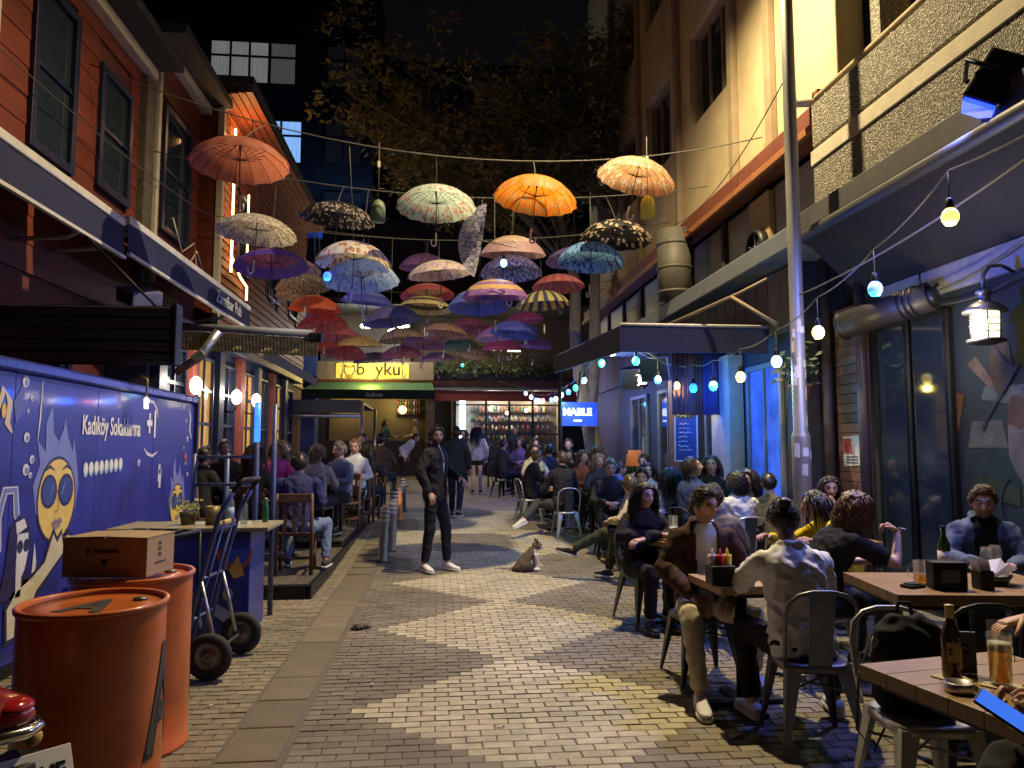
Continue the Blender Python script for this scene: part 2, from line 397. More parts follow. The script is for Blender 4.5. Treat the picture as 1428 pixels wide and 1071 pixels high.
# pub awnings
m_aw = M('navy_awning_cloth', (.008, .011, .05), .85, var=.2, scale=5, bump=.15, bscale=200)
def pub_awning(y0, y1, zt, zf, xf, label, txt=None):
    t = thing('awning', label, 'awning', (-4.1, (y0 + y1) / 2, zf), group='navy awnings on the red house')
    b = MB(); n = 14
    for i in range(n):
        ya, yb = y0 + (y1 - y0) * i / n, y0 + (y1 - y0) * (i + 1) / n
        xm, zm = (-4.2 + xf) / 2, (zt + zf) / 2 - .05
        b.add([(-4.2, ya, zt), (-4.2, yb, zt), (xm, yb, zm), (xm, ya, zm), (xf, yb, zf), (xf, ya, zf)], [(0, 3, 2, 1), (3, 5, 4, 2)], 0, True)
    b.build('canopy', m_aw, t, 0, True, .008)
    slab('front_rail', xf - .03, xf + .05, y0, y1, zf - .05, zf + .03, m_alu, t, .01)
    v = MB(); n = 20
    for i in range(n):
        ya, yb = y0 + (y1 - y0) * i / n, y0 + (y1 - y0) * (i + 1) / n
        v.add([(xf + .03 + .003 * math.sin(i * 1.3), ya, zf - .06), (xf + .03 + .003 * math.sin((i + 1) * 1.3), yb, zf - .06), (xf + .05, yb, zf - .36), (xf + .05, ya, zf - .36)], [(0, 1, 2, 3)], 0, True)
    vo = v.build('valance', m_aw, t, 0, True)
    slab('bottom_hem', xf + .03, xf + .07, y0, y1, zf - .40, zf - .37, m_alu, t)
    for yy in (y0 + .3, y1 - .3):
        MB().tube([(-4.2, yy, zf - .3), ((-4.2 + xf) / 2, yy + .15, zf - .22), (xf, yy, zf - .03)], .025, 8).build('arm', m_alu, t, 0, True)
    if txt: text('lettering', txt, .26, M('awning_letters', (.6, .6, .62), .7, var=.1), (xf + .066, y1 - 1.35, zf - .2), FACE_X(1), t)
pub_awning(4.6, 7.9, 4.2, 3.85, -3.3, 'plain navy awning without lettering, close to the drainpipe of the red house')
pub_awning(8.0, 13.1, 4.25, 3.92, -3.3, 'navy awning with a white rail and pale pub lettering on its valance', 'Zanzibar Pub')

# ------------------------------------------------------------------ second house with the neon tubes
h2 = thing('siding_house', 'neon lit red siding house with glowing zigzag light tubes beside a window', 'house', (-5, 17, 0))
slab('wall', -9, -3.96, 13.42, 22, 0, 8.0, _M['red_wall_backing'], h2)
z = 3.2
w2 = [(14.55, 15.5, 4.95, 6.5), (17.2, 18.4, 4.95, 6.5), (19.6, 20.8, 4.95, 6.5)]
while z < 7.9:
    cuts = [13.55]
    for w in w2:
        if z + .16 > w[2] and z < w[3]: cuts += [w[0], w[1]]
    cuts.append(22)
    for i in range(0, len(cuts), 2):
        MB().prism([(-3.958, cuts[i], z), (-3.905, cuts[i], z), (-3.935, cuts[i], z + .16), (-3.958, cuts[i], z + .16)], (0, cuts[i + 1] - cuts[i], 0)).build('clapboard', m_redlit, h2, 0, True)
    z += .16
for w in w2: window_x(h2, -3.9, *w, 1, m_navy, nh=2, d=.05)
slab('corner_post', -3.97, -3.86, 13.3, 13.42, 3.2, 7.7, m_cream, h2, .01); slab('end_wall', -4.3, -3.972, 13.33, 13.42, 3.2, 7.7, m_red, h2)
slab('corner_cap', -4.4, -3.8, 13.24, 13.6, 7.7, 7.85, m_cream, h2, .01)
for i in range(4):   # boards under the overhanging eave
    xa = -3.9 + .13 * i; slab('soffit_board', xa, xa + .12, 13.3, 22, 7.86 + .02 * i, 7.9 + .02 * i, m_redlit, h2)
slab('roof_edge', -4, -3.36, 13.25, 22.1, 8.06, 8.2, m_dark, h2, .01)
m_neon = EM('warm_neon', (1, .62, .22), 7)
nt = thing('light_tube', 'warm white zigzag light tube fixed to the siding house', 'lamp', (-3.85, 14, 4.4))
MB().tube([(-3.84, 13.95, 7.5), (-3.84, 13.95, 4.75)], .022, 8).build('tube', m_neon, nt, 0, True)
MB().tube([(-3.84, 13.95, 5.05), (-3.84, 14.6, 4.8), (-3.84, 15.1, 4.72), (-3.84, 15.1, 4.45)], .022, 8).build('tube', m_neon, nt, 0, True)
MB().tube([(-3.84, 15.05, 6.6), (-3.84, 15.05, 5.4)], .018, 8).build('tube', m_neon, nt, 0, True)
lamp('neon_glow', 'POINT', (-3.72, 14.1, 5.6), (1, .5, .15), 22, nt, .1)
lamp('neon_glow', 'POINT', (-3.66, 14.2, 7.3), (1, .5, .15), 45, nt, .1)
# pub front under the siding house
pf = thing('pub_front', 'red pub front with dark pilasters and amber glass panels', 'pub front', (-3.8, 13, 0))
slab('wall', -4.4, -3.62, 9.6, 19, 0, 3.2, M('pub_wall', (.03, .03, .045), .7), pf)
m_pred = M('pub_red_brick', (.22, .05, .035), .7, var=.3, scale=9)
yy = 9.7
for i in range(7):
    slab('pilaster', -3.62, -3.5, yy, yy + .28, 0, 3.1, m_navy if i % 2 == 0 else m_pred, pf, .01)
    slab('panel', -3.62, -3.56, yy + .36, yy + 1.16, .1, 1.2, m_pred, pf, .01)
    window_x(pf, -3.58, yy + .34, yy + 1.18, 1.35, 2.9, 1, m_navy, M('amber_glass', (.2, .1, .03), .2, emit=(1, .5, .1), es=.5, var=.3) if i % 2 else None, nv=2, nh=3, d=.03, fw=.05)
    yy += 1.3
slab('cornice', -3.7, -3.4, 9.6, 19, 3.1, 3.25, m_navy, pf, .02)
m_globe = EM('white_globe', (1, .93, .85), 3.5)
for k, (x, y, z) in enumerate(((-3.4, 10.8, 2.45), (-3.4, 12.93, 2.43), (-3.4, 14.3, 2.46))):
    t = thing('wall_lamp', ['white glass wall lamp beside the awning arm on the pub front', 'white glass wall lamp on the amber glass bay of the pub front', 'white glass wall lamp at the far brick bay of the pub front'][k], 'lamp', (x, y, z - .2), group='wall lamps on the pub front')
    MB().lathe([(.02, 0), (.06, .03), (.085, .1), (.075, .2), (.03, .25), (0, .26)], 16).build('shade', m_globe, t)
    MB().tube([(-.2, 0, -.1), (-.06, 0, -.14), (0, 0, -.05), (0, 0, .02)], .014, 8).build('bracket', m_black, t)
    lamp('bulb_light', 'POINT', (x + .18, y, z), (1, .9, .75), 24, t, .06)

# slatted dark shutter and the half-rolled awning with its arm
sh = thing('shutter_panel', 'dark slatted roll shutter mounted above the blue mural hoarding', 'shutter', (-3.3, 7, 2.26))
slab('backing', -4.25, -2.42, 7.02, 7.1, 2.26, 2.8, m_dark, sh)
for i in range(5): slab('slat', -4.2, -2.43, 6.97, 7.02, 2.27 + .106 * i, 2.362 + .106 * i, M('shutter_slat', (.055, .045, .035), .55, .2, var=.25, stretch=(.3, 1, 6)), sh, .012)
slab('end_cap', -2.42, -2.38, 6.95, 7.12, 2.25, 2.82, m_black, sh, .01); slab('mount', -4.0, -3.9, 7.1, 8.0, 2.4, 2.5, m_black, sh); MB().tube([(-2.6, 7.06, 2.8), (-3.3, 7.06, 3.5)], .012, 6).build('stay', m_black, sh, 0, True)
ra = thing('retractable_awning', 'half-rolled yellow lit awning with jointed grey arm above the deck', 'awning', (-3, 9.6, 2.4))
MB().tube([(-3.3, 9.55, 3.02), (-1.6, 9.55, 2.95)], .05, 10).build('roller', m_grey, ra, 0, True)
b = MB(); n = 40
for i in range(n):
    for j in range(3):
        def q(a, c):
            u = a / n; return (-3.25 + 1.72 * u, 9.55 + .02 * math.sin(a * .75 + c * 2.2) + .02 * c, 2.96 - .07 * u - .075 * c)
        b.add([q(i, j), q(i + 1, j), q(i + 1, j + 1), q(i, j + 1)], [(0, 1, 2, 3)], 0, True)
b.build('cloth', M('yellow_lit_awning_cloth', (.42, .36, .15), .8, var=.12, scale=3, transl=.2), ra, 0, True, .004)  # the yellow light on the cloth is put into its base colour
MB().tube([(-3.22, 9.45, 2.42), (-2.95, 9.45, 2.62), (-2.72, 9.45, 2.95)], [.045, .055, .06], 8).build('arm', m_steel, ra, 0, True)
MB().cbox((-2.95, 9.45, 2.63), (.16, .12, .1), 0, Matrix.Rotation(R(-40), 3, 'Y')).build('arm_joint', m_steel, ra, .01, True)
MB().prism([(-2.3, 9.7, 2.84), (-1.7, 10.5, 2.46), (-1.7, 10.5, 2.36), (-2.3, 9.7, 2.68)], (.02, .02, 0)).build('side_flap', M('brown_flap', (.16, .13, .09), .8), ra, 0, True)
MB().cbox((-1.55, 9.55, 2.9), (.16, .14, .12)).build('end_cap', m_black, ra, .02, True)
# black awning over the deck behind
da = thing('deck_awning', 'dark awning on a pale metal frame over the far deck tables', 'awning', (-3.2, 19, 0))
MB().box(-4.6, -1.9, 18.6, 22.5, 2.6, 2.68).box(-4.6, -1.9, 18.55, 18.6, 2.36, 2.68).build('canopy', m_navy, da, .01, True)
MB().tube([(-4.6, 18.5, 2.28), (-1.9, 18.5, 2.28)], .05, 8).build('front_bar', m_steel, da, 0, True)
for y in (18.5, 22.4): MB().tube([(-1.86, y, .3), (-1.86, y, 2.65)], .045, 8).build('post', m_steel, da, 0, True)
lt = EM('cool_strip', (.9, .95, 1), 5)
slab('strip_light', -4.2, -2.5, 19.4, 19.5, 2.52, 2.56, lt, da)

# ------------------------------------------------------------------ near right building: balcony, mural wall
def pebble():
    m = bpy.data.materials.new('pebble_dash'); m.use_nodes = True; t = m.node_tree; L = t.links.new; p = t.nodes['Principled BSDF']; p.inputs['Roughness'].default_value = .85
    tc = nd(t, 'ShaderNodeTexCoord'); v = nd(t, 'ShaderNodeTexVoronoi'); v.inputs['Scale'].default_value = 70; L(tc.outputs['Object'], v.inputs['Vector'])
    cr = nd(t, 'ShaderNodeValToRGB'); cr.color_ramp.elements[0].position = 0; cr.color_ramp.elements[0].color = (.5, .46, .36, 1); cr.color_ramp.elements[1].position = .5; cr.color_ramp.elements[1].color = (.15, .14, .115, 1)
    w = nd(t, 'ShaderNodeSeparateColor'); L(v.outputs['Color'], w.inputs[0]); mr = nd(t, 'ShaderNodeMapRange'); L(w.outputs[0], mr.inputs[0]); mr.inputs[3].default_value = .35; mr.inputs[4].default_value = 1.5
    L(v.outputs['Distance'], cr.inputs[0]); vm = nd(t, 'ShaderNodeVectorMath', operation='SCALE'); L(cr.outputs[0], vm.inputs[0]); L(mr.outputs[0], vm.inputs['Scale']); L(vm.outputs[0], p.inputs['Base Color'])
    b = nd(t, 'ShaderNodeBump'); b.invert = True; b.inputs['Strength'].default_value = .9; b.inputs['Distance'].default_value = .012; L(v.outputs['Distance'], b.inputs['Height']); L(b.outputs[0], p.inputs['Normal'])
    return m
m_peb = pebble()
m_soff = M('soffit_paint', (.05, .047, .045), .8, var=.2, scale=3)
m_rend = M('grey_blue_render', (.3, .3, .33), .9, var=.25, scale=6, bump=.6, bscale=90)
b1 = thing('corner_building', 'pebble dash balcony building with a painted ground floor wall', 'building', (5, 5, 0))
slab('wall', 4.46, 9, -1, 7.3, 0, 4.0, M('mural_ground', (.02, .03, .034), .75, var=.5, scale=1.4), b1)
slab('wall', 5.3, 9, -1, 7.18, 4.0, 12, M('ochre_wall', (.36, .29, .17), .9, var=.2, scale=2), b1)
slab('balcony_panel', 3.9, 4.05, 1, 7.18, 4.64, 5.1, m_peb, b1, .01)
slab('balcony_panel', 3.9, 4.05, 1, 7.18, 4.03, 4.44, m_peb, b1, .01)
slab('balcony_band', 3.885, 4.05, 1, 7.2, 4.44, 4.6, M('pale_band', (.46, .42, .32), .85, var=.2, scale=12, bump=.5, bscale=120), b1, .008)
slab('balcony_return', 4.06, 5.3, 7.05, 7.18, 4.03, 5.1, m_peb, b1)
slab('balcony_floor', 3.95, 5.3, 1, 7.04, 3.94, 4.06, m_soff, b1)
MB().tube([(3.97, 1, 5.2), (3.97, 7.2, 5.2)], .03, 8).build('handrail', m_brownstrip, b1, 0, True)
for i in range(6): MB().tube([(3.97, 1.4 + 1.12 * i, 5.08), (3.97, 1.4 + 1.12 * i, 5.2)], .015, 6).build('rail_post', m_brownstrip, b1, 0, True)
slab('pillar', 4.6, 4.95, 7.0, 7.17, 5.1, 12, m_peb, b1)
slab('soffit_beam', 3.72, 4.46, 1, 7.3, 3.72, 3.93, M('grey_beam', (.06, .06, .065), .7, var=.35, scale=3), b1, .01)
MB().prism([(3.72, 1, 3.71), (4.46, 1, 3.71), (4.46, 1, 3.1), (4.36, 1, 3.1)], (0, 6.2, 0)).build('sloped_soffit', M('stained_soffit', (.016, .015, .016), .9, var=.5, scale=2.5), b1, 0, True)
MB().tube([(3.62, 1, 3.6), (3.62, 7.15, 3.6)], .055, 10).build('awning_roller', M('roller_grey', (.05, .05, .055), .5, var=.3), b1, 0, True)
slab('plaster_band', 4.4, 4.46, 1, 6.9, 2.86, 3.1, m_rend, b1, .01)
for i in range(2): slab('window_frame', 4.4, 4.455, 5.95 + .55 * i, 6.45 + .55 * i, .25, 2.72, m_black, b1, .008)
for i in range(2): slab('pane', 4.385, 4.398, 6.0 + .55 * i, 6.4 + .55 * i, .3, 2.66, m_glass, b1)
for i in range(28): slab('cladding_board', 4.37, 4.46, 7.22, 7.72, .1 + .104 * i, .2 + .104 * i, M('red_brown_cladding', (.19, .085, .06), .65, var=.3, scale=6, stretch=(1, .4, 3), rnd_obj=.2), b1, .006)
for y in (7.1, 7.78): MB().tube([(4.3, y, 0), (4.3, y, 3.6)], .055, 10).build('drainpipe', M('dark_pipe', (.06, .045, .045), .5, var=.2), b1, 0, True)
# generic painted figures on the mural wall: flat colour shapes
def paint(pts, x, mat, par, name='painted_shape', dx=-.003):
    return MB().prism([(x, p[0], p[1]) for p in pts], (dx, 0, 0)).build(name, mat, par, 0, True)
def blob(cy_, cz_, ry, rz_, n=18, wob=.12, seed=1):
    q = random.Random(seed); return [(cy_ + ry * math.cos(2 * math.pi * i / n) * (1 + q.uniform(-wob, wob)), cz_ + rz_ * math.sin(2 * math.pi * i / n) * (1 + q.uniform(-wob, wob))) for i in range(n)]
PM = lambda n, c: M('mural_' + n, tuple(k * .5 for k in c), .75, var=.55, scale=7)
shapes = [(blob(5.35, 1.35, .34, .5, seed=2), 'teal', (.03, .07, .075)), (blob(5.1, 1.55, .32, .34, seed=3), 'shirt', (.2, .19, .19)), ([(5.62, 2.0), (5.1, 1.98), (5.05, 1.9), (5.3, 1.83), (5.66, 1.9)], 'hat', (.16, .2, .18)),
          (blob(5.28, 1.78, .11, .14, seed=4), 'face', (.13, .085, .065)), ([(5.78, 1.72), (5.45, 1.72), (5.4, 1.5), (5.84, 1.5)], 'keys', (.17, .18, .16)), ([(5.8, 2.2), (5.7, 2.26), (5.5, 2.02), (5.56, 1.98)], 'stripe', (.24, .17, .12)),
          (blob(5.42, 2.15, .12, .24, seed=5), 'feather', (.1, .075, .05)), ([(6.05, 2.0), (5.85, 1.95), (5.95, 1.62), (6.06, 1.6)], 'orange', (.22, .1, .025)), (blob(5.0, 2.2, .13, .15, seed=8), 'disc', (.03, .055, .075)), (blob(4.9, 2.45, .3, .25, seed=9), 'grey', (.06, .065, .06)),
          ([(5.75, 1.3), (5.3, 1.2), (5.3, 1.05), (5.7, 1.1)], 'green', (.05, .1, .05)), (blob(5.05, 1.1, .2, .2, seed=11), 'brown', (.09, .05, .05)), (blob(4.6, 1.7, .3, .6, seed=12), 'blue', (.03, .05, .09))]
qq = random.Random(44)
for i in range(14):   # loose brush lines across the painted wall
    cy0, cz0, ph = qq.uniform(4.5, 5.75), qq.uniform(.6, 2.2), qq.uniform(0, 6)
    ln = [(cy0 + .22 * math.sin(k / 8 * 2.2 + ph), cz0 + .5 * k / 8) for k in range(9)]
    shapes.append((ln + [(a + .03, b) for a, b in ln[::-1]], 'line%d' % (i % 5), [(.12, .12, .1), (.04, .09, .09), (.14, .08, .04), (.05, .05, .12), (.09, .11, .05)][i % 5]))
for i, (pts, n, c) in enumerate(shapes): paint(pts, 4.4585 - .0008 * i, PM(n, c), b1, dx=-.0006)
# posters on the cladding
ps = thing('poster', 'torn red and white paper poster pasted on the red brown cladding', 'poster', (4.36, 7.45, 1.3))
paint([(7.3, 1.32), (7.62, 1.3), (7.62, 1.62), (7.31, 1.63)], 4.368, M('poster_white', (.6, .56, .55), .8, var=.25, scale=20), ps, 'paper')
paint([(7.44, 1.44), (7.61, 1.44), (7.61, 1.6), (7.46, 1.6)], 4.364, M('poster_red', (.35, .05, .05), .8, var=.3, scale=20), ps, 'red_print')
for i in range(3): paint([(7.34, 1.34 + .03 * i), (7.56, 1.34 + .03 * i), (7.56, 1.352 + .03 * i), (7.34, 1.352 + .03 * i)], 4.364, M('poster_ink', (.15, .1, .12), .8), ps, 'print_line')

# ------------------------------------------------------------------ yellow building beyond, with fascia and shop floor
b2 = thing('stucco_building', 'tall cream stucco building with brown pilasters above a rust red fascia', 'building', (5, 13, 0))
ops = [(10.35, 11.95, 6.95, 8.6), (13.0, 14.6, 6.95, 8.6), (15.3, 16.9, 6.95, 8.6), (10.35, 11.95, 10.2, 11.8), (13.0, 14.6, 10.2, 11.8), (15.3, 16.9, 10.2, 11.8), (18, 19.4, 6.95, 8.6), (18, 19.4, 10.2, 11.8)]
# wall with real openings: vertical bays
edges = [7.3, 10.35, 11.95, 13.0, 14.6, 15.3, 16.9, 18, 19.4, 20.4]
for i in range(len(edges) - 1):
    a, b_ = edges[i], edges[i + 1]
    if i % 2 == 0: slab('wall', 4.3, 4.6, a, b_, 5.2, 14.5, m_stucco, b2)
    else:
        for (za, zb) in ((5.2, 6.95), (8.6, 10.2), (11.8, 14.5)): slab('wall', 4.3, 4.6, a, b_, za, zb, m_stucco, b2)
slab('wall', 4.62, 9, 7.3, 20.4, 0, 14.5, m_dark, b2)
m_cur = M('window_curtain', (.3, .22, .13), .9, var=.25, scale=10, stretch=(1, 6, .2))
for i, o in enumerate(ops):
    window_x(b2, 4.42, *o, -1, m_brownstrip, M('shop_glass', (.05, .05, .05), .05, var=0, trans=.0, spec=.7) if i > 1 else m_glass, nv=3, nh=1, d=.12, fw=.06)
for y in (8.75, 9.95, 12.42, 14.95, 17.4): slab('pilaster', 4.2, 4.298, y, y + .17, 5.2, 14.5, m_brownstrip, b2, .01)
MB().prism([(4.3, 7.2, 5.42), (3.98, 7.2, 5.18), (3.98, 7.2, 4.92), (4.3, 7.2, 4.92)], (0, 12.6, 0)).build('fascia', m_fascia, b2, .01, True)
slab('fascia_lip', 3.93, 3.99, 7.2, 19.8, 4.86, 4.95, M('lit_rust_lip', (.26, .1, .04), .6, var=.2), b2, .01)  # lip of the rust fascia, with the orange light on it put into the colour
slab('end_post', 3.98, 4.6, 7.19, 7.3, 3.5, 5.3, m_fascia, b2)
for i in range(8):
    a = 7.5 + 1.5 * i
    slab('shop_pane', 4.28, 4.3, a + .05, a + 1.38, 3.92, 4.84, M('frosted_glass', (.22, .23, .22), .35, var=.35, scale=1.2, spec=.6), b2); slab('shop_mullion', 4.22, 4.3, a - .06, a + .04, 3.9, 4.86, m_dark, b2, .01)
slab('ledge', 3.7, 4.6, 7.35, 19.8, 3.62, 3.86, M('blue_grey_ledge', (.13, .15, .18), .6, var=.2), b2, .02)
m_vb = M('plank_wall', (.075, .05, .045), .7, var=.3, scale=5, stretch=(1, 4, .3), rnd_obj=.25)
for i in range(36): slab('wall_plank', 4.0, 4.06, 7.9 + .33 * i, 8.215 + .33 * i, 2.85, 3.6, m_vb, b2, .006)
slab('pub_wall', 4.08, 4.6, 7.9, 19.8, 0, 3.6, M('pub_dark_wall', (.03, .03, .04), .7, var=.3), b2)
# pub openings
m_bluelit = M('blue_lit_glass', (.03, .06, .2), .15, emit=(.05, .16, 1.0), es=.55, var=.5, scale=3)
for (a, c, g) in ((8.35, 9.35, m_bluelit), (10.3, 11.5, m_glass), (12.2, 13.3, m_glass), (14, 15.2, m_glass)):
    window_x(b2, 4.06, a, c, .05, 2.55, -1, m_grey, g, nv=2, nh=1, d=.018, fw=.07, name='glazed_door')
slab('wall_pier', 3.86, 4.07, 9.5, 10.15, 0, 2.75, M('ochre_pier', (.42, .36, .26), .85, var=.2), b2, .01)
slab('brick_pier', 3.86, 4.07, 11.6, 12.1, 0, 2.8, m_fascia, b2, .01)
# fan in its opening, round duct
fn = thing('extractor_fan', 'round extractor fan set in an ochre panel between shop panes', 'fan', (4.15, 9.1, 3.7))
slab('panel', 4.2, 4.27, 8.86, 9.46, 3.9, 4.8, M('fan_panel', (.35, .26, .13), .7), fn)
fm = Matrix.Translation((4.14, 9.12, 4.1)) @ Matrix.Rotation(R(90), 4, 'Y')
MB().lathe([(.2, -.06), (.24, -.06), (.24, .06), (.2, .06), (.2, -.06)], 24, T=fm, caps=False).build('ring', m_black, fn, 0, True)
for k in range(5):
    a = 2 * math.pi * k / 5; c, s_ = math.cos(a), math.sin(a)
    MB().add([(4.12, 9.12 + .04 * c, 4.1 + .04 * s_), (4.16, 9.12 + .19 * math.cos(a - .35), 4.1 + .19 * math.sin(a - .35)), (4.11, 9.12 + .19 * math.cos(a + .35), 4.1 + .19 * math.sin(a + .35))], [(0, 1, 2)]).build('blade', m_steel, fn, 0, True, .006)
MB().ball((4.12, 9.12, 4.1), .045).build('hub', m_black, fn, 0, True)
dk = thing('ventilation_duct', 'large round grey ventilation duct standing behind the blue awning', 'duct', (3.75, 11.6, 3.6))
MB().lathe([(.28, 0), (.28, 1.2)], 28, (3.85, 11.6, 3.86)).build('pipe', M('duct_grey', (.1, .095, .08), .6, .2, var=.2), dk, 0, True)
for zz in (4.0, 4.4, 4.8): MB().lathe([(.281, 0), (.295, .01), (.295, .04), (.281, .05)], 28, (3.85, 11.6, zz)).build('band', _M['duct_grey'], dk, 0, True)
# blue awning over the right terrace
ra2 = thing('terrace_awning', 'dark blue awning over the right terrace with a corrugated front edge', 'awning', (3.4, 11, 0))
b = MB(); n = 46
for i in range(n):
    xa, xb = 2.22 + 1.77 * i / n, 2.22 + 1.77 * (i + 1) / n
    za, zb = 2.98 + .018 * math.sin(i * 2.1), 2.98 + .018 * math.sin((i + 1) * 2.1)
    b.add([(xa, 8.6, za), (xb, 8.6, zb), (xb, 13.6, zb + .25), (xa, 13.6, za + .25)], [(0, 1, 2, 3)], 0, True)
b.build('roof_sheet', M('terrace_sheet', (.04, .05, .1), .5, .2), ra2, 0, True, .012)
MB().box(2.19, 3.99, 8.55, 8.59, 2.64, 2.94).build('front_valance', m_aw, ra2, .006, True)
MB().prism([(2.15, 8.55, 2.64), (2.19, 8.55, 2.64), (2.19, 8.55, 2.94), (2.15, 8.55, 2.94)], (0, 5.05, .25)).build('side_valance', m_aw, ra2, .006, True)
MB().tube([(2.25, 13.5, gz(13.5)), (2.25, 13.5, 3.2)], .035, 8).build('post', m_black, ra2, 0, True)
MB().tube([(2.17, 8.56, 2.97), (3.98, 8.56, 2.97)], .018, 6).build('edge_rod', m_cream, ra2, 0, True)
MB().tube([(2.75, 8.9, 2.98), (3.5, 8.2, 3.3), (3.98, 7.95, 3.55)], .022, 6).build('brace', M('brace_brown', (.2, .15, .09), .6), ra2, 0, True)
MB().tube([(3.42, 8.27, 3.27), (3.7, 7.7, 2.85)], .022, 6).build('brace', _M['brace_brown'], ra2, 0, True)

# ------------------------------------------------------------------ street lamp on the right
sl = thing('street_lamp', 'tall grey steel lamp post with paper stickers beside the right terrace', 'street lamp', (3.42, 6.7, 0))
MB().lathe([(.085, 0), (.085, 1.6), (.082, 1.62), (.066, 1.66), (.062, 5), (.05, 9.0), (0, 9.02)], 20, (3.42, 6.7, 0)).build('pole', M('galvanised_pole', (.3, .3, .29), .5, .5, var=.25, scale=5, stretch=(1, 1, .25)), sl, 0, True)
MB().tube([(3.42, 6.7, 8.7), (3.0, 7.0, 8.95), (2.5, 7.3, 8.95), (2.2, 7.52, 8.86)], .035, 8).build('arm', m_gun, sl, 0, True)
MB().lathe([(.03, .2), (.12, .17), (.17, .02), (.165, 0), (.15, .03), (.0, .12)], 20, (2.15, 7.56, 8.66)).build('lamp_head', m_gun, sl, 0, True)
MB().ball((2.15, 7.56, 8.66), .055).build('lamp_bulb', EM('sodium_bulb', (1, .72, .34), 60), sl, 0, True)
lamp('street_lamp_light', 'SPOT', (2.15, 7.56, 8.6), (1.0, .78, .42), 4200, sl, .07, 152, (1.6, 8.0, 0), .65)
q = random.Random(3)
for i in range(16):
    zz = 1.05 + q.random() * 1.55; a = R(-120 + q.uniform(-60, 70)); h = q.uniform(.05, .14); wd = q.uniform(.45, .9); r_ = .0875 if zz + h < 1.58 else (.0655 if zz > 1.68 else 0)
    if not r_: continue
    b = MB(); k = 5
    for j in range(k):
        t0, t1 = a + wd * j / k, a + wd * (j + 1) / k
        b.add([(3.42 + r_ * math.cos(t0), 6.7 + r_ * math.sin(t0), zz), (3.42 + r_ * math.cos(t1), 6.7 + r_ * math.sin(t1), zz), (3.42 + r_ * math.cos(t1), 6.7 + r_ * math.sin(t1), zz + h), (3.42 + r_ * math.cos(t0), 6.7 + r_ * math.sin(t0), zz + h)], [(0, 1, 2, 3)], 0, True)
    c = q.choice([(.6, .6, .62), (.5, .5, .45), (.5, .38, .12), (.4, .42, .5)])
    b.build('sticker', M('sticker_%d' % (i % 4), c, .7, var=.4, scale=25), sl, 0, True)
dp = thing('downpipe', 'cream downpipe with an elbow running down behind the lamp post', 'pipe', (3.75, 7.35, 4.5))
MB().tube([(3.75, 7.35, 14), (3.75, 7.35, 5.3), (3.8, 7.3, 5.18), (4.1, 7.25, 5.18)], .045, 10).build('pipe', m_cream, dp, 0, True)
for zz in (6.2, 8.2, 10.2): MB().lathe([(.046, 0), (.06, .01), (.06, .06), (.046, .07)], 14, (3.75, 7.35, zz)).build('collar', m_cream, dp, 0, True)

# ------------------------------------------------------------------ end of the street: bars, sign, balcony
eb = thing('end_building', 'two storey bar building closing the end of the street', 'building', (0, 27, .5))
g0 = gz(27)
slab('wall', -9, -4.3, 26.6, 34, 0, 9, M('blue_facade', (.06, .085, .26), .75, var=.15), eb)
slab('wall', -4.3, 8, 27.4, 34, 0, 10, m_dark, eb)
for x in (-7.2, -6.4, -5.6, -4.9): slab('facade_strip', x, x + .1, 26.55, 26.6, 3.2, 8.8, M('blue_strip', (.2, .24, .4), .7), eb)
slab('floor_band', -4.3, 8, 26.2, 27.4, 3.62, 3.9, m_fascia, eb, .01); slab('awning_rail', -.1, 6, 25.9, 26.2, 3.52, 3.6, m_grey, eb); slab('red_valance', -.1, 6, 25.95, 26.0, 3.14, 3.5, M('red_valance_cloth', (.22, .04, .035), .8), eb)
# upper floor rooms
slab('back_wall', -4.3, 8, 27.3, 27.36, 4, 8, M('upper_room', (.06, .045, .035), .8, var=.4, scale=2), eb)
for i, (x, y) in enumerate(((.58, 25.6), (1.93, 25.6), (2.6, 25.8))): slab('ceiling_strip', x - .42 if i < 2 else x - .15, x + .3, y, y + .1, 4.9, 4.93, EM('warm_strip', (1, .75, .35), 14), eb)
# shelf shop front (lit)
m_shopw = M('shop_inside', (.3, .28, .24), .7, var=.3, scale=2)
slab('shop_back', .6, 4.4, 27.3, 27.38, g0, 3.5, m_shopw, eb); slab('shop_floor', .6, 4.4, 26.4, 27.3, g0 - .02, g0 + .01, m_darkwood, eb)
for xx in (.5, 4.4): slab('shop_side', xx, xx + .1, 26.4, 27.3, g0, 3.5, m_shopw, eb)
for xx in (.62, 1.72, 2.55, 3.4, 4.36): slab('shop_post', xx - .035, xx + .035, 26.3, 26.4, g0, 3.4, m_black, eb)
for zz in (1.95, 3.0): slab('shop_rail', .6, 4.4, 26.31, 26.39, zz, zz + .05, m_black, eb)
slab('counter', 2.4, 4.3, 26.5, 26.75, g0, 1.35, m_darkwood, eb)
slab('tube_light', .78, 1.0, 26.7, 26.75, .9, 3.3, EM('cool_tube', (.75, .88, 1), 7), eb)
q = random.Random(11)
pal = [(.25, .06, .04), (.06, .09, .18), (.4, .33, .18), (.05, .13, .06), (.4, .4, .38), (.25, .12, .04), (.2, .06, .09)]
for s_i in range(7):
    zz = .75 + .34 * s_i; slab('shelf', 1.2, 4.2, 27.0, 27.28, zz, zz + .03, m_darkwood, eb)
    x = 1.25
    while x < 4.1:
        w = q.uniform(.06, .11); h = q.uniform(.16, .28); k = q.randrange(7)
        MB().lathe([(w / 2, 0), (w / 2, h * .62), (w / 5, h * .78), (w / 5, h)], 8, (x, 27.1, zz + .03)).build('bottle', M('bottle_%d' % k, pal[k], .25, var=0), eb, 0, True)
        x += w + q.uniform(.02, .12)
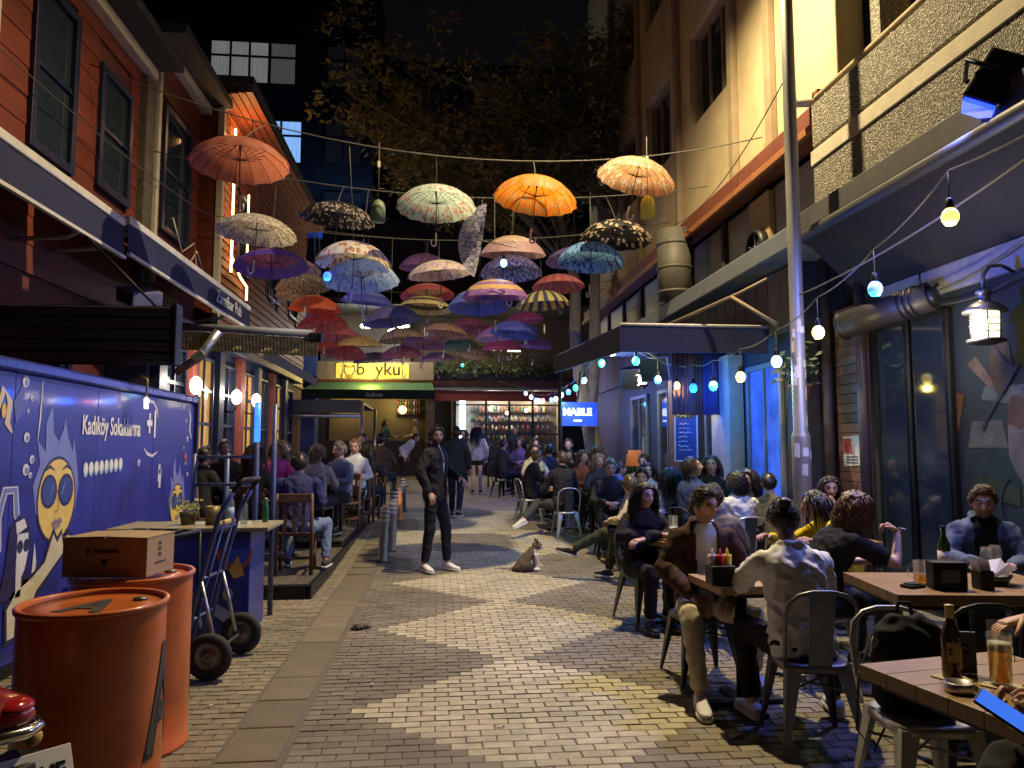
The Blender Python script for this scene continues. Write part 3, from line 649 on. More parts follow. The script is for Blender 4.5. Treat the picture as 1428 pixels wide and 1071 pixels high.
lamp('shop_light', 'POINT', (2.0, 26.6, 3.05), (1, .88, .7), 70, eb, .15); lamp('shop_light', 'POINT', (3.5, 26.6, 3.05), (1, .8, .5), 70, eb, .15)
for (x, z) in ((1.9, 2.9), (2.5, 2.75), (3.2, 2.85)): MB().ball((x, 26.6, z), .07).build('pendant', EM('pendant_warm', (1, .85, .6), 5), eb, 0, True)
# bar with the lit sign and green awning
bs = thing('bar_sign', 'long wooden fascia sign with yellow lit lettering and a cat emblem', 'sign', (-2.2, 25.9, 3.8))
slab('board', -4.15, -.15, 25.85, 26.1, 3.85, 4.48, M('sign_wood', (.2, .16, .12), .7, var=.3, stretch=(.4, 1, 6)), bs, .01)
m_sy = M('sign_yellow', (.5, .4, .1), .5, var=.35, scale=3, emit=(1, .62, .08), es=.8)
slab('lit_panel', -3.5, -1.0, 25.83, 25.85, 3.9, 4.43, m_sy, bs)
m_ink = M('sign_ink', (.02, .015, .01), .6, var=0)
text('lettering', 'b  yku', .62, m_ink, (-2.05, 25.815, 4.2), FACE_CAM, bs, .01, .004)
cat = [(-3.2, 4.36), (-3.12, 4.28), (-2.96, 4.28), (-2.88, 4.36), (-2.86, 4.14), (-2.95, 4.0), (-3.13, 4.0), (-3.22, 4.14)]
for i in range(8): MB().tube([(cat[i][0], 25.822, cat[i][1]), (cat[(i + 1) % 8][0], 25.822, cat[(i + 1) % 8][1])], .018, 6).build('emblem_line', m_ink, bs, 0, True)
for k in range(3): MB().tube([(-3.2 + .04 * k, 25.822, 3.96 - .03 * k), (-2.88 - .04 * k, 25.822, 3.96 - .03 * k)], .01, 6).build('emblem_line', m_ink, bs, 0, True)
lamp('sign_glow', 'POINT', (-2.3, 25.2, 3.75), (1, .72, .15), 130, bs, .2)
ga = thing('green_awning', 'dark green awning lit yellow from above below the lit bar sign', 'awning', (-2.1, 25.5, 3.2))
MB().add([(-4.1, 25.84, 3.75), (-.2, 25.84, 3.75), (-.1, 24.9, 3.42), (-4.5, 24.9, 3.42)], [(0, 3, 2, 1)]).build('canopy', M('green_cloth', (.03, .09, .03), .8, var=.2), ga, 0, True, .01)
slab('valance', -4.5, -.1, 24.88, 24.9, 3.12, 3.43, M('green_valance', (.01, .025, .014), .8), ga)
text('lettering', 'kubuo', .22, M('valance_letters', (.6, .6, .5), .7), (-2.1, 24.872, 3.27), FACE_CAM, ga)
# bar interior
slab('bar_back', -3.9, -.4, 27.3, 27.38, g0, 3.6, M('bar_wall', (.15, .12, .06), .8, var=.3, scale=1.5), eb)
slab('bar_counter', -3.9, -.5, 26.3, 26.6, g0, 1.75, m_darkwood, eb); slab('bar_floor', -3.9, -.5, 26.6, 27.3, 1.1, 1.15, m_darkwood, eb)
for zz in (2.7, 3.0): slab('bar_shelf', -1.5, -.6, 27.1, 27.3, zz, zz + .03, m_darkwood, eb)
for i in range(9):
    for zz in (2.73, 3.03): MB().lathe([(.035, 0), (.035, .14), (.012, .18), (.012, .22)], 8, (-1.45 + .1 * i, 27.18, zz)).build('bottle', M('bottle_%d' % ((i * 3) % 7), pal[(i * 3) % 7], .25), eb, 0, True)
slab('bar_post', -.42, -.1, 26.2, 26.5, g0, 3.5, M('brick_post', (.25, .15, .08), .8, var=.3), eb)
MB().ball((-1.25, 26.7, 2.85), .15).build('bar_globe', EM('globe_yellow', (1, .75, .25), 3), eb, 0, True)
lamp('bar_light', 'POINT', (-1.5, 26.7, 3.1), (1, .75, .3), 30, eb, .2); lamp('bar_light', 'POINT', (-3.2, 26.7, 3.1), (1, .75, .3), 30, eb, .2)
# mid street blue sign
ks = thing('bar_sign', 'glowing blue bar sign with white capital letters on the tree side terrace', 'sign', (3.05, 16, 2.0))
slab('board', 2.72, 3.5, 16.05, 16.1, 1.98, 2.5, M('sign_blue', (.02, .05, .4), .4, var=.3, scale=3, emit=(.01, .07, .9), es=.8), ks)
text('lettering', 'MABLE', .215, EM('sign_white', (.85, .93, 1), 3), (3.06, 16.04, 2.28), FACE_CAM, ks, .01, .008); slab('underline', 2.98, 3.16, 16.035, 16.05, 2.08, 2.11, _M['sign_white'], ks)
lamp('sign_glow', 'POINT', (3.0, 15.6, 2.3), (.1, .25, 1), 25, ks, .15); MB().tube([(3.07, 16.08, 2.5), (3.3, 16.9, 3.3)], .02, 6).build('bracket', m_black, ks, 0, True)
# tall dark apartment block behind, with two lit windows
ap = thing('apartment_block', 'tall dark apartment block behind the bars with lit upper windows', 'building', (-8, 36, 0))
slab('wall', -20, -3.2, 35, 48, 0, 26, M('night_facade', (.03, .03, .034), .85, var=.2), ap)
slab('wall', -3.2, 13, 38, 50, 0, 22, M('night_facade2', (.022, .022, .026), .85, var=.2), ap)
def far_win(x0, x1, z0, z1, emit, es, nv, y=35):
    f = MB(); f.box(x0 - .12, x1 + .12, y - .08, y - .02, z0 - .12, z0); f.box(x0 - .12, x1 + .12, y - .08, y - .02, z1, z1 + .12); f.box(x0 - .12, x0, y - .08, y - .02, z0, z1); f.box(x1, x1 + .12, y - .08, y - .02, z0, z1)
    o = f.build('window', m_dark, ap, 0, True)
    m = M('lit_curtain_%d' % int(es * 100), (.3, .3, .3) if es > .05 else (.02, .02, .025), .8, var=.35, scale=2.0, stretch=(6, 1, .15), emit=emit, es=es)
    # emission follows the curtain folds
    MB().box(x0, x1, y - .03, y - .015, z0, z1).build('pane', m, o, 0, True)
    for i in range(1, nv): q_ = x0 + (x1 - x0) * i / nv; MB().box(q_ - .05, q_ + .05, y - .07, y - .03, z0, z1).build('mullion', m_dark, o, 0, True)
    MB().box(x0, x1, y - .072, y - .03, z1 - .75, z1 - .65).build('glazing_bar', m_dark, o, 0, True)
far_win(-10.85, -8.2, 18.85, 20.85, (.8, .78, .8), .17, 3); far_win(-8.1, -6.95, 18.85, 20.85, (.8, .78, .8), .06, 1)
far_win(-8.45, -6.6, 15.0, 17.0, (.25, .5, 1), .9, 2)
for (x, z) in ((-14, 18.85), (-14, 15), (-5.4, 15), (-5.4, 11.5), (-8.4, 11.5), (-5.4, 18.85)): far_win(x, x + 1.6, z, z + 2, (.3, .3, .4), .01, 2)
slab('balcony_front', -6.6, 1.2, 33.6, 33.75, 11.0, 11.9, M('blue_balcony', (.08, .16, .4), .6), ap); slab('balcony_floor', -6.6, 1.2, 33.6, 35, 10.9, 11.0, m_dark, ap)
bl = thing('balcony_lamp', 'small bright lamp glowing blue on the far balcony front', 'lamp', (-3.9, 33.4, 11.9)); MB().ball((0, 0, .12), .08).build('bulb', EM('blue_white', (.3, .6, 1), 30), bl); MB().lathe([(.05, 0), (.05, .08)], 10).build('base', m_black, bl)
lamp('balcony_light', 'POINT', (-3.9, 33.25, 11.55), (.15, .4, 1), 240, bl, .1)
# lit ceiling lamps under the far umbrellas
for k, (x, y, z, c) in enumerate(((-2.45, 25.4, 5.64, (.8, .9, 1)), (-1.53, 25.6, 5.5, (1, .85, .7)), (.9, 25.4, 5.63, (1, .85, .4)), (-1.2, 25.4, 5.66, (1, .9, .8)))):
    t = thing('ceiling_lamp', ['cool white', 'warm white', 'pale yellow', 'bright white'][k] + ' ceiling lamp glowing on the upper floor above the bar sign', 'lamp', (x, y, z), group='upper floor lamps above the bar')
    MB().lathe([(.02, .12), (.19, .06), (.22, 0), (.15, -.06), (0, -.08)], 16).build('shade', EM('upper_lamp_%d' % k, c, 6), t); MB().tube([(0, 0, .1), (0, 0, .7)], .012, 6).build('stem', m_black, t)
    lamp('lamp_light', 'POINT', (x, y - .25, z - .1), c, 80, t, .1)
slab('upper_ceiling', -4.3, 8, 24.8, 27.3, 6.3, 6.4, m_dark, eb); slab('upper_floor', -4.3, 8, 26.2, 27.3, 3.9, 4.0, m_dark, eb)
slab('upper_panel', -4.2, -1.0, 26.9, 27.0, 4.5, 6.3, M('upper_panel', (.1, .085, .075), .8, var=.3), eb)
def see(name, tint, body, col):
    m = bpy.data.materials.new(name); m.use_nodes = True; t = m.node_tree; L = t.links.new; t.nodes.remove(t.nodes['Principled BSDF']); o = t.nodes['Material Output']
    a = nd(t, 'ShaderNodeBsdfTransparent'); a.inputs[0].default_value = (*tint, 1); d = nd(t, 'ShaderNodeBsdfTranslucent'); d.inputs[0].default_value = (*col, 1); g = nd(t, 'ShaderNodeBsdfGlossy'); g.inputs['Roughness'].default_value = .03
    x = nd(t, 'ShaderNodeMixShader'); x.inputs[0].default_value = body; L(a.outputs[0], x.inputs[1]); L(d.outputs[0], x.inputs[2])
    lw = nd(t, 'ShaderNodeLayerWeight'); lw.inputs[0].default_value = .25; mr = nd(t, 'ShaderNodeMapRange'); L(lw.outputs['Fresnel'], mr.inputs[0]); mr.inputs[3].default_value = .02; mr.inputs[4].default_value = .4
    y = nd(t, 'ShaderNodeMixShader'); L(mr.outputs[0], y.inputs[0]); L(x.outputs[0], y.inputs[1]); L(g.outputs[0], y.inputs[2]); L(y.outputs[0], o.inputs[0]); _M[name] = m
    return m
# ------------------------------------------------------------------ blue mural hoarding
m_hoard = M('hoarding_blue', (.03, .035, .27), .42, var=.35, scale=2.2, bump=.12, bscale=6, coat=.15)
hd = thing('mural_hoarding', 'blue painted hoarding with a yellow moon face in sunglasses and white lettering', 'hoarding', (-2.85, 6.5, 0))
for k in range(4): slab('panel', -2.86, -2.8, 4.0 + 1.22 * k, 5.217 + 1.22 * k, .08, 2.0, m_hoard, hd, .004)
slab('top_rail', -2.9, -2.76, 4.0, 8.9, 2.003, 2.09, M('hoarding_rail', (.03, .04, .22), .3, .3, var=.2), hd, .02); slab('end_post', -2.88, -2.76, 8.885, 8.95, 0, 2.1, m_navy, hd, .01); slab('foot_rail', -2.87, -2.79, 4, 8.88, 0, .078, m_black, hd)
HM = {}
def hp(pts, lay, col, name='painted_shape'):
    key = 'hoarding_' + '_'.join('%02d' % int(c * 99) for c in col)
    return MB().prism([(-2.7995 + .0012 * lay, p[0], p[1]) for p in pts], (.001, 0, 0)).build(name, M(key, col, .45, var=.15, scale=8), hd, 0, True)
def ell(cy_, cz_, ry, rz_, n=24, a0=0, a1=2 * math.pi): return [(cy_ + ry * math.cos(a0 + (a1 - a0) * i / n), cz_ + rz_ * math.sin(a0 + (a1 - a0) * i / n)) for i in range(n if a1 - a0 > 6.2 else n + 1)]
def stroke(pts, w, lay, col, name='painted_line'):
    L_ = []; R_ = []
    for i, p in enumerate(pts):
        a = pts[max(0, i - 1)]; b = pts[min(len(pts) - 1, i + 1)]; d = math.hypot(b[0] - a[0], b[1] - a[1]) or 1; nx, ny = -(b[1] - a[1]) / d, (b[0] - a[0]) / d
        k = w * (1 if 0 < i < len(pts) - 1 else .3); L_.append((p[0] + nx * k, p[1] + ny * k)); R_.append((p[0] - nx * k, p[1] - ny * k))
    key = 'hoarding_' + '_'.join('%02d' % int(c * 99) for c in col); b = MB(); x = -2.7995 + .0012 * lay
    for i in range(len(pts) - 1): b.add([(x, *L_[i]), (x, *R_[i]), (x, *R_[i + 1]), (x, *L_[i + 1])], [(0, 1, 2, 3)])
    return b.build(name, M(key, col, .45, var=.15, scale=8), hd, 0, True)
PALE, YEL, INK, WHT, HAIR = (.16, .2, .5), (.68, .5, .14), (.03, .03, .08), (.62, .62, .68), (.03, .025, .09)
def moon(cy_, cz_, r, k):
    def T(y, z): return (cy_ + y * r, cz_ + z * r * 1.08)
    fl = [T(*p) for p in ((-1.05, -.3), (-1.25, .4), (-.95, .9), (-1.15, 1.5), (-.7, 1.2), (-.75, 1.9), (-.45, 2.4), (-.35, 1.7), (-.05, 1.45), (.2, 1.8), (.25, 2.1), (.45, 1.6), (.75, 1.2), (.8, 1.6), (1.05, .9), (1.2, .3), (1.05, -.3))]
    hp(fl, 1, PALE); hp(ell(cy_, cz_, r * 1.04, r * 1.18), 2, INK); hp(ell(cy_, cz_, r * .97, r * 1.1), 3, YEL)
    for s in (-1, 1):
        hp([T(s * .45 + a, .22 + b) for a, b in ell(0, 0, .42, .42)], 4, INK, 'glasses_lens'); hp([T(s * .45 + a, .22 + b) for a, b in ell(0, 0, .34, .34)], 5, (.04, .07, .28), 'glasses_lens'); stroke([T(s * .3 - .1, .12), T(s * .3 + .1, .4)], .035 * r, 6, (.25, .35, .65))
        stroke([T(s * .72, .72), T(s * .45, .84), T(s * .2, .74)], .05 * r, 4, INK)
    stroke([T(-.08, .2), T(.08, .2)], .06 * r, 5, INK); stroke([T(.0, .15), T(.1, -.25), (T(-.02, -.32)), T(-.12, -.25)], .05 * r, 4, (.42, .28, .1))
    hp([T(*p) for p in ((-.25, -.58), (-.05, -.48), (.05, -.52), (.18, -.46), (.35, -.55), (.2, -.72), (-.02, -.76), (-.18, -.7))], 4, (.25, .2, .2)); stroke([T(-.2, -.6), T(.3, -.57)], .03 * r, 5, INK); stroke([T(-.1, -.9), T(.1, -.94), T(.25, -.88)], .025 * r, 4, (.42, .28, .1))
moon(5.83, 1.12, .27, 1); moon(8.4, .88, .2, 2)
hp([(6.08, .86), (6.04, .74), (5.98, .70), (5.82, .6), (5.62, .46), (5.46, .22), (5.24, .2), (5.22, .46), (5.34, .57), (5.52, .62), (5.68, .7), (5.76, .86), (5.8, .92), (5.86, .84), (5.92, .9), (5.95, .8), (6.0, .88)], 4, INK)
hp([(6.06, .83), (6.02, .74), (5.96, .72), (5.8, .62), (5.6, .5), (5.44, .25), (5.27, .24), (5.25, .44), (5.36, .54), (5.54, .6), (5.7, .68), (5.78, .83), (5.8, .87), (5.86, .8), (5.92, .86), (5.95, .77), (6.0, .84)], 5, (.6, .55, .42))
hp([(5.24, .98), (5.34, 1.05), (5.46, 1.0), (5.5, .86), (5.48, .5), (5.4, .5), (5.44, .62), (5.3, .5), (5.14, .5), (5.2, .7)], 4, HAIR)
hp([(5.33, .92), (5.46, .92), (5.47, .8), (5.44, .68), (5.4, .63), (5.4, .5), (5.34, .5), (5.33, .7)], 5, WHT)
for yy in (5.365, 5.44): hp(ell(yy, .835, .035, .045, 14), 6, INK, 'glasses_lens')
stroke([(5.42, .69), (5.46, .695)], .008, 6, (.4, .1, .12)); hp([(5.53, .62), (5.57, .62), (5.585, .7), (5.55, .84), (5.54, .74)], 4, WHT)
stroke([(4.9, .85), (5.05, .75), (5.12, .85), (5.1, 1.05), (5.16, 1.22), (5.28, 1.22), (5.31, 1.05), (5.36, .98)], .035, 3, WHT); stroke([(4.9, .85), (5.05, .75), (5.12, .85), (5.1, 1.05), (5.16, 1.22), (5.28, 1.22), (5.31, 1.05), (5.36, .98)], .022, 4, PALE)
hp([(5.3, 1.0), (5.4, 1.02), (5.44, .96), (5.32, .92)], 5, WHT)
for (y, z, r) in ((5.38, 1.57, .035), (5.46, 1.42, .03), (5.39, 1.35, .04), (5.45, 1.31, .022), (5.33, 1.95, .04), (5.42, 1.84, .02), (5.38, 1.75, .015), (7.86, 1.26, .03), (8.5, 1.95, .03), (8.6, 1.8, .02), (8.66, 1.6, .03), (8.62, 1.35, .04), (8.7, 1.2, .025), (8.55, 1.5, .018), (7.32, 1.36, .032)):
    hp(ell(y, z, r, r, 14), 3, WHT, 'bubble'); hp(ell(y + r * .2, z - r * .15, r * .55, r * .6, 12), 4, PALE, 'bubble')
stroke([(5.0, 1.66), (5.08, 1.88), (5.16, 1.8), (5.14, 1.66), (5.2, 1.6)], .03, 3, (.6, .5, .35)); hp(ell(5.09, 1.74, .025, .05, 12), 4, (.7, .42, .1)); hp([(5.2, 1.8), (5.34, 1.98), (5.3, 1.72), (5.24, 1.66)], 2, (.1, .11, .36)); stroke([(5.55, 1.98), (5.54, 1.7), (5.52, 1.55)], .01, 3, WHT)
for i in range(8): y = 6.26 + .093 * i; hp(ell(y, 1.325 + .004 * i, .043, .06, 16), 3, (.3, .45, .62), 'painted_ball'); hp(ell(y, 1.335 + .004 * i, .036, .045, 16), 4, (.68, .68, .66), 'painted_ball')
stroke([(7.42, 1.9), (7.5, 1.955), (7.62, 1.95), (7.72, 1.88), (7.76, 1.8)], .014, 3, WHT); stroke([(7.42, 1.5), (7.52, 1.44), (7.64, 1.42), (7.78, 1.46)], .014, 3, WHT)
hp([(7.82, 1.33), (7.87, 1.34), (7.87, 1.29), (7.9, 1.29), (7.89, 1.1), (7.84, 1.1), (7.84, 1.16), (7.81, 1.16)], 3, WHT)
hp(ell(8.62, 1.38, .05, .06, 14), 3, (.45, .12, .2)); stroke([(8.66, 1.95), (8.74, 1.85), (8.72, 1.7), (8.8, 1.6)], .02, 3, WHT); stroke([(7.0, .9), (7.02, 1.0)], .012, 3, (.1, .12, .4))
m_hw = M('hoarding_letter_white', (.75, .74, .76), .5, var=.08)
text('lettering', 'Kad\u0131k\u00f6y Sokaklar\u0131na', .215, m_hw, (-2.794, 6.74, 1.675), FACE_X(1), hd, .002, .004, .66)
text('lettering', '+1', .36, m_hw, (-2.794, 7.6, 1.72), FACE_X(1), hd, .002, .012, .7)
hl = thing('clip_light', 'small brass clip light hooked over the rail of the blue hoarding', 'lamp', (-2.74, 7.13, 1.88))
MB().tube([(0, 0, .28), (.06, 0, .25), (.06, 0, .08)], .01, 6).build('hook', M('brass', (.4, .28, .1), .35, .8), hl); MB().lathe([(.018, 0), (.022, .09), (.01, .1)], 10, (.06, 0, -.02)).build('bulb', EM('clip_bulb', (1, .9, .7), 5), hl)

# ------------------------------------------------------------------ orange barrels and the cardboard box
m_bar = M('orange_barrel_paint', (.46, .115, .025), .36, .0, var=.28, scale=5, bump=.25, bscale=5, coat=.2)
def wear(m, col, scale, lo):
    t = m.node_tree; L = t.links.new; p = t.nodes['Principled BSDF']; old = p.inputs['Base Color'].links[0].from_socket
    tc = nd(t, 'ShaderNodeTexCoord'); n = nd(t, 'ShaderNodeTexNoise'); n.inputs['Scale'].default_value = scale; n.inputs['Detail'].default_value = 9; n.inputs['Roughness'].default_value = .72; L(tc.outputs['Object'], n.inputs[0])
    r = nd(t, 'ShaderNodeMapRange'); L(n.outputs[0], r.inputs[0]); r.inputs[1].default_value = lo; r.inputs[2].default_value = lo + .06; mx = nd(t, 'ShaderNodeMix', data_type='RGBA'); L(r.outputs[0], mx.inputs[0]); L(old, mx.inputs[6]); mx.inputs[7].default_value = (*col, 1); L(mx.outputs[2], p.inputs['Base Color'])
wear(m_bar, (.1, .035, .015), 11, .66)
m_let = M('barrel_letter', (.05, .05, .045), .5, var=.3)
def barrel(x, y, h, rz, label, top_letter):
    t = thing('barrel', label, 'barrel', (x, y, 0), rz, 'orange steel barrels')
    r = .283
    MB().lathe([(r - .005, 0), (r + .006, .004), (r + .008, .016), (r, .024), (r + .001, h * .3), (r - .001, h * .6), (r, h - .025)], 64, caps=False).build('drum', m_bar, t)
    MB().lathe([(r - .001, h - .025), (r + .01, h - .02), (r + .012, h - .004), (r + .004, h + .004), (r - .01, h), (r - .012, h - .02)], 64, caps=False).build('rim', m_bar, t)
    MB().lathe([(0, h - .019), (r - .1, h - .018), (r - .012, h - .02)], 64).build('lid', m_bar, t)
    MB().lathe([(.03, h - .019), (.03, h - .008), (0, h - .007)], 16, (.15, .1, 0)).build('bung', m_gun, t)
    if top_letter: text('letter', 'A', .34, m_let, (0, -.03, h - .0155), (0, 0, R(-8)), t, .002, .012, .8, world=False)
    # letter on the side, bent round the drum
    me = text_mesh('letter', 'A', .62, m_let, .001, .014, .62)
    bm = bmesh.new(); bm.from_mesh(me); bmesh.ops.triangulate(bm, faces=bm.faces); 
    for _ in range(3): bmesh.ops.subdivide_edges(bm, edges=[e for e in bm.edges if e.calc_length() > .05], cuts=1)
    for v in bm.verts:
        a = v.co.x / r; v.co = Vector(((r + .0035) * math.cos(a), (r + .0035) * math.sin(a), h * .49 + v.co.y))
    bm.to_mesh(me); bm.free(); o = link('letter', me, t)
    return t, o
t1, l1 = barrel(-1.455, 3.4, .846, 0, 'orange barrel with a dark letter on its lid and side, front of the pair', True)
l1.rotation_euler = (0, 0, R(6))
t2, l2 = barrel(-1.55, 4.05, .862, 0, 'orange barrel carrying the cardboard box', False); l2.rotation_euler = (0, 0, R(40))
m_card = M('cardboard', (.36, .26, .155), .8, var=.14, scale=3, bump=.1, bscale=40)
bx = thing('cardboard_box', 'closed brown cardboard box printed with small icons on the rear barrel', 'box', (-1.6, 4.0, .868), R(-7))
MB().box(-.21, .21, -.14, .14, 0, .19).build('carton', m_card, bx, .004)
for s in (-1, 1):
    MB().add([(s * .212, -.145, .191), (s * .004, -.145, .197), (s * .004, .145, .197), (s * .212, .145, .191)], [(0, 1, 2, 3)]).build('flap', m_card, bx, 0, False, .004)
m_pr = M('box_print', (.07, .045, .035), .8, var=.2)
MB().box(-.06, .07, -.1415, -.1412, .117, .137).build('printed_bar', m_pr, bx); MB().box(-.095, -.075, -.1415, -.1412, .115, .14).build('printed_icon', m_pr, bx); MB().box(-.0875, -.0825, -.1415, -.1412, .095, .115).build('printed_icon', m_pr, bx)
MB().lathe([(0, 0), (.016, 0)], 14, T=Matrix.Translation((.0, -.1415, .075)) @ Matrix.Rotation(R(90), 4, 'X')).build('printed_disc', m_pr, bx)
for zz in (.09, .12, .145): MB().box(.2112, .2115, -.03, .0, zz, zz + .016).build('printed_icon', m_pr, bx)
MB().box(.2112, .2115, -.06, .05, .055, .063).build('printed_line', m_pr, bx)

# ------------------------------------------------------------------ hand truck
m_blue = M('slate_blue_paint', (.07, .09, .19), .42, .3, var=.25, scale=9)
tr = thing('hand_truck', 'slate blue upright hand truck with two black wheels beside the barrels', 'hand truck', (-1.6, 5.42, 0), R(86))
# local frame: x across, y forward (load side), z up
for s in (-1, 1):
    MB().tube([(s * .2, .06, .06), (s * .2, -.02, .5), (s * .2, -.16, 1.05), (s * .19, -.24, 1.2)], .018, 8).build('rail', m_blue, tr)
    MB().tube([(s * .09, .055, .07), (s * .09, -.025, .5), (s * .09, -.15, 1.0)], .012, 8).build('inner_rail', m_blue, tr)
    MB().tube([(s * .2, -.16, .19), (s * .2, -.05, .62)], .013, 8).build('strut', m_steel, tr)
    wt = MB().lathe([(.09, -.028), (.115, -.034), (.142, -.026), (.15, 0), (.142, .026), (.115, .034), (.09, .028)], 30, caps=False, T=Matrix.Translation((s * .31, -.16, .15)) @ Matrix.Rotation(R(90), 4, 'Y')).build('wheel', M('rubber', (.025, .025, .025), .8, var=.2), tr)
    MB().lathe([(0, -.012), (.03, -.03), (.04, -.014), (.085, -.01), (.092, -.02), (.092, .02), (.085, .01), (.04, .014), (.03, .03), (0, .012)], 24, T=Matrix.Translation((s * .31, -.16, .15)) @ Matrix.Rotation(R(90), 4, 'Y')).build('rim', m_gun, wt)
MB().tube([(-.33, -.16, .15), (.33, -.16, .15)], .012, 8).build('axle', m_gun, tr)
for zz, yy in ((.35, .01), (.62, -.05), (.95, -.135)): MB().tube([(-.2, yy, zz), (.2, yy, zz)], .012, 8).build('crossbar', m_blue, tr)
MB().tube([(-.19, -.24, 1.2), (-.17, -.3, 1.28), (.17, -.3, 1.28), (.19, -.24, 1.2)], .017, 8).build('handle', m_black, tr)
MB().tube([(-.16, -.13, .98), (.16, -.13, .98)], .02, 8).build('grip', M('yellow_grip', (.5, .36, .06), .5), tr)
MB().box(-.22, .22, .06, .3, .02, .03).build('toe_plate', m_gun, tr, .004)
# black rack frame behind the barrels
rk = thing('steel_rack', 'open black tubular rack standing behind the rear barrel', 'rack', (-1.98, 5.2, 0), R(-10))
for (x, y) in ((-.2, -.25), (.28, -.25), (-.2, .3), (.28, .3)): MB().tube([(x, y, 0), (x, y, .92)], .014, 8).build('leg', m_black, rk)
for (a, b) in (((-.2, -.25), (.28, -.25)), ((.28, -.25), (.28, .3)), ((.28, .3), (-.2, .3)), ((-.2, .3), (-.2, -.25))):
    for zz in (.92, .5): MB().tube([(*a, zz), (*b, zz)], .014, 8).build('rail', m_black, rk)
for k in range(3): MB().tube([(-.08 + .12 * k, -.25, .925), (-.08 + .12 * k, .3, .925)], .008, 6).build('rack_bar', m_black, rk)

# ------------------------------------------------------------------ painted service cabinet, frame of blue poles, deck
cb = thing('service_cabinet', 'blue painted serving cabinet with orange yellow doodles and bottles on top', 'cabinet', (-1.95, 6.45, 0))
m_cab = M('cabinet_blue', (.02, .035, .22), .35, var=.35, scale=4, coat=.2)
slab('body', -2.5, -1.46, 6.1, 6.6, .04, .84, m_cab, cb, .01)
slab('counter', -2.54, -1.32, 6.06, 6.66, .843, .875, M('pale_counter', (.26, .23, .15), .5, var=.25), cb, .006)
for i, (pts, c) in enumerate(((ell(-1.58, .7, .14, .17, 18, math.pi, 2 * math.pi), (.38, .12, .06)), (ell(-1.56, .71, .1, .13, 18, math.pi, 2 * math.pi), (.03, .08, .42)), ([(-1.55, .66), (-1.5, .5), (-1.58, .48), (-1.62, .54)], (.6, .4, .06)), (ell(-1.62, .36, .04, .05, 14), (.5, .38, .1)), ([(-1.75, .22), (-1.72, .3), (-1.56, .2), (-1.6, .12)], (.35, .36, .42)), ([(-1.86, .3), (-1.84, .32), (-1.8, .12), (-1.82, .1)], (.55, .55, .6)), (ell(-1.5, .14, .05, .05, 14), (.45, .4, .5)), ([(-2.0, .55), (-1.98, .57), (-1.92, .5), (-1.94, .48)], (.5, .5, .6)))):
    MB().prism([(p[0], 6.098 - .0015 * i, p[1]) for p in pts], (0, -.001, 0)).build('painted_shape', M('cabinet_paint_%d' % i, c, .5, var=.3), cb, 0, True)
pfm = thing('pole_frame', 'open frame of slate blue poles standing behind the serving cabinet', 'frame', (-1.8, 6.8, 0))
for (x, y) in ((-2.1, 6.7), (-1.93, 7.1), (-1.58, 6.72), (-1.49, 7.0)): MB().tube([(x, y, 0), (x, y, 1.9 if x > -1.7 else 1.45)], .024, 8).build('pole', m_blue, pfm, 0, True)
for zz in (1.18, 1.42): MB().tube([(-2.1, 6.7, zz), (-1.58, 6.72, zz)], .014, 8).build('rail', m_blue, pfm, 0, True)
MB().lathe([(.028, 0), (.028, .34)], 12, (-1.58, 6.72, 1.55)).build('light_sleeve', M('sleeve_blue', (.05, .2, .8), .3, emit=(.05, .25, 1), es=1.6, var=.4, scale=12), pfm, 0, True)
def bottle(loc, label, h=.27, r=.032, mat=None, cap=None, cat='bottle', group=None, lab=None):
    t = thing('bottle', label, cat, loc, 0, group)
    MB().lathe([(r * .9, 0), (r, .012), (r, h * .58), (r * .9, h * .66), (r * .42, h * .8), (r * .4, h * .96)], 18).build('body', mat, t)
    MB().lathe([(r * .45, h * .95), (r * .45, h), (0, h)], 14).build('cap', cap or m_white, t)
    if lab: MB().lathe([(r * 1.01, h * .2), (r * 1.01, h * .5)], 18).build('paper_label', lab, t)
    return t
m_pet = see('clear_plastic', (.8, .86, .9), .3, (.5, .55, .6))
m_plab = M('water_label', (.3, .42, .6), .5, var=.3, scale=40)
bottle((-1.68, 6.3, .876), 'tall clear water bottle with blue label on the serving cabinet', .28, .034, m_pet, m_white, group='bottles on the serving cabinet', lab=m_plab)
bottle((-1.58, 6.35, .876), 'slim clear water bottle with pale cap on the serving cabinet', .24, .028, m_pet, M('blue_cap', (.3, .35, .5), .5), group='bottles on the serving cabinet')
bottle((-1.44, 6.5, .876), 'small green glass bottle at the end of the serving cabinet', .2, .026, M('green_glass', (.04, .25, .08), .1, var=0, trans=.5), group='bottles on the serving cabinet')
pot = thing('planter', 'squat olive planter with pale leafy flowers on the serving cabinet', 'planter', (-2.02, 6.35, .876))
MB().lathe([(.05, 0), (.07, .08), (.072, .1)], 14).build('pot', M('olive_pot', (.1, .09, .03), .7), pot)
b = MB(); q = random.Random(5)
for i in range(60):
    c = Vector((q.gauss(0, .035), q.gauss(0, .035), .12 + abs(q.gauss(0, .03)))); d = Vector((q.uniform(-1, 1), q.uniform(-1, 1), q.uniform(-.5, 1))).normalized() * .022; e = d.orthogonal().normalized() * .014
    b.add([c - d, c + e, c + d, c - e], [(0, 1, 2, 3)])
b.build('leaves', M('pale_leaf', (.4, .42, .16), .6, var=.3, transl=.3), pot)
tin = thing('tin', 'dull brass tin pot beside the water bottles on the serving cabinet', 'tin', (-1.82, 6.32, .876)); MB().lathe([(.055, 0), (.06, .15), (.055, .15), (.05, .02), (0, .02)], 18).build('body', M('brass_tin', (.2, .15, .06), .5, .5), tin)
dk2 = thing('terrace_deck', 'low dark plank deck under the left tables', 'deck', (-2.4, 12, 0))
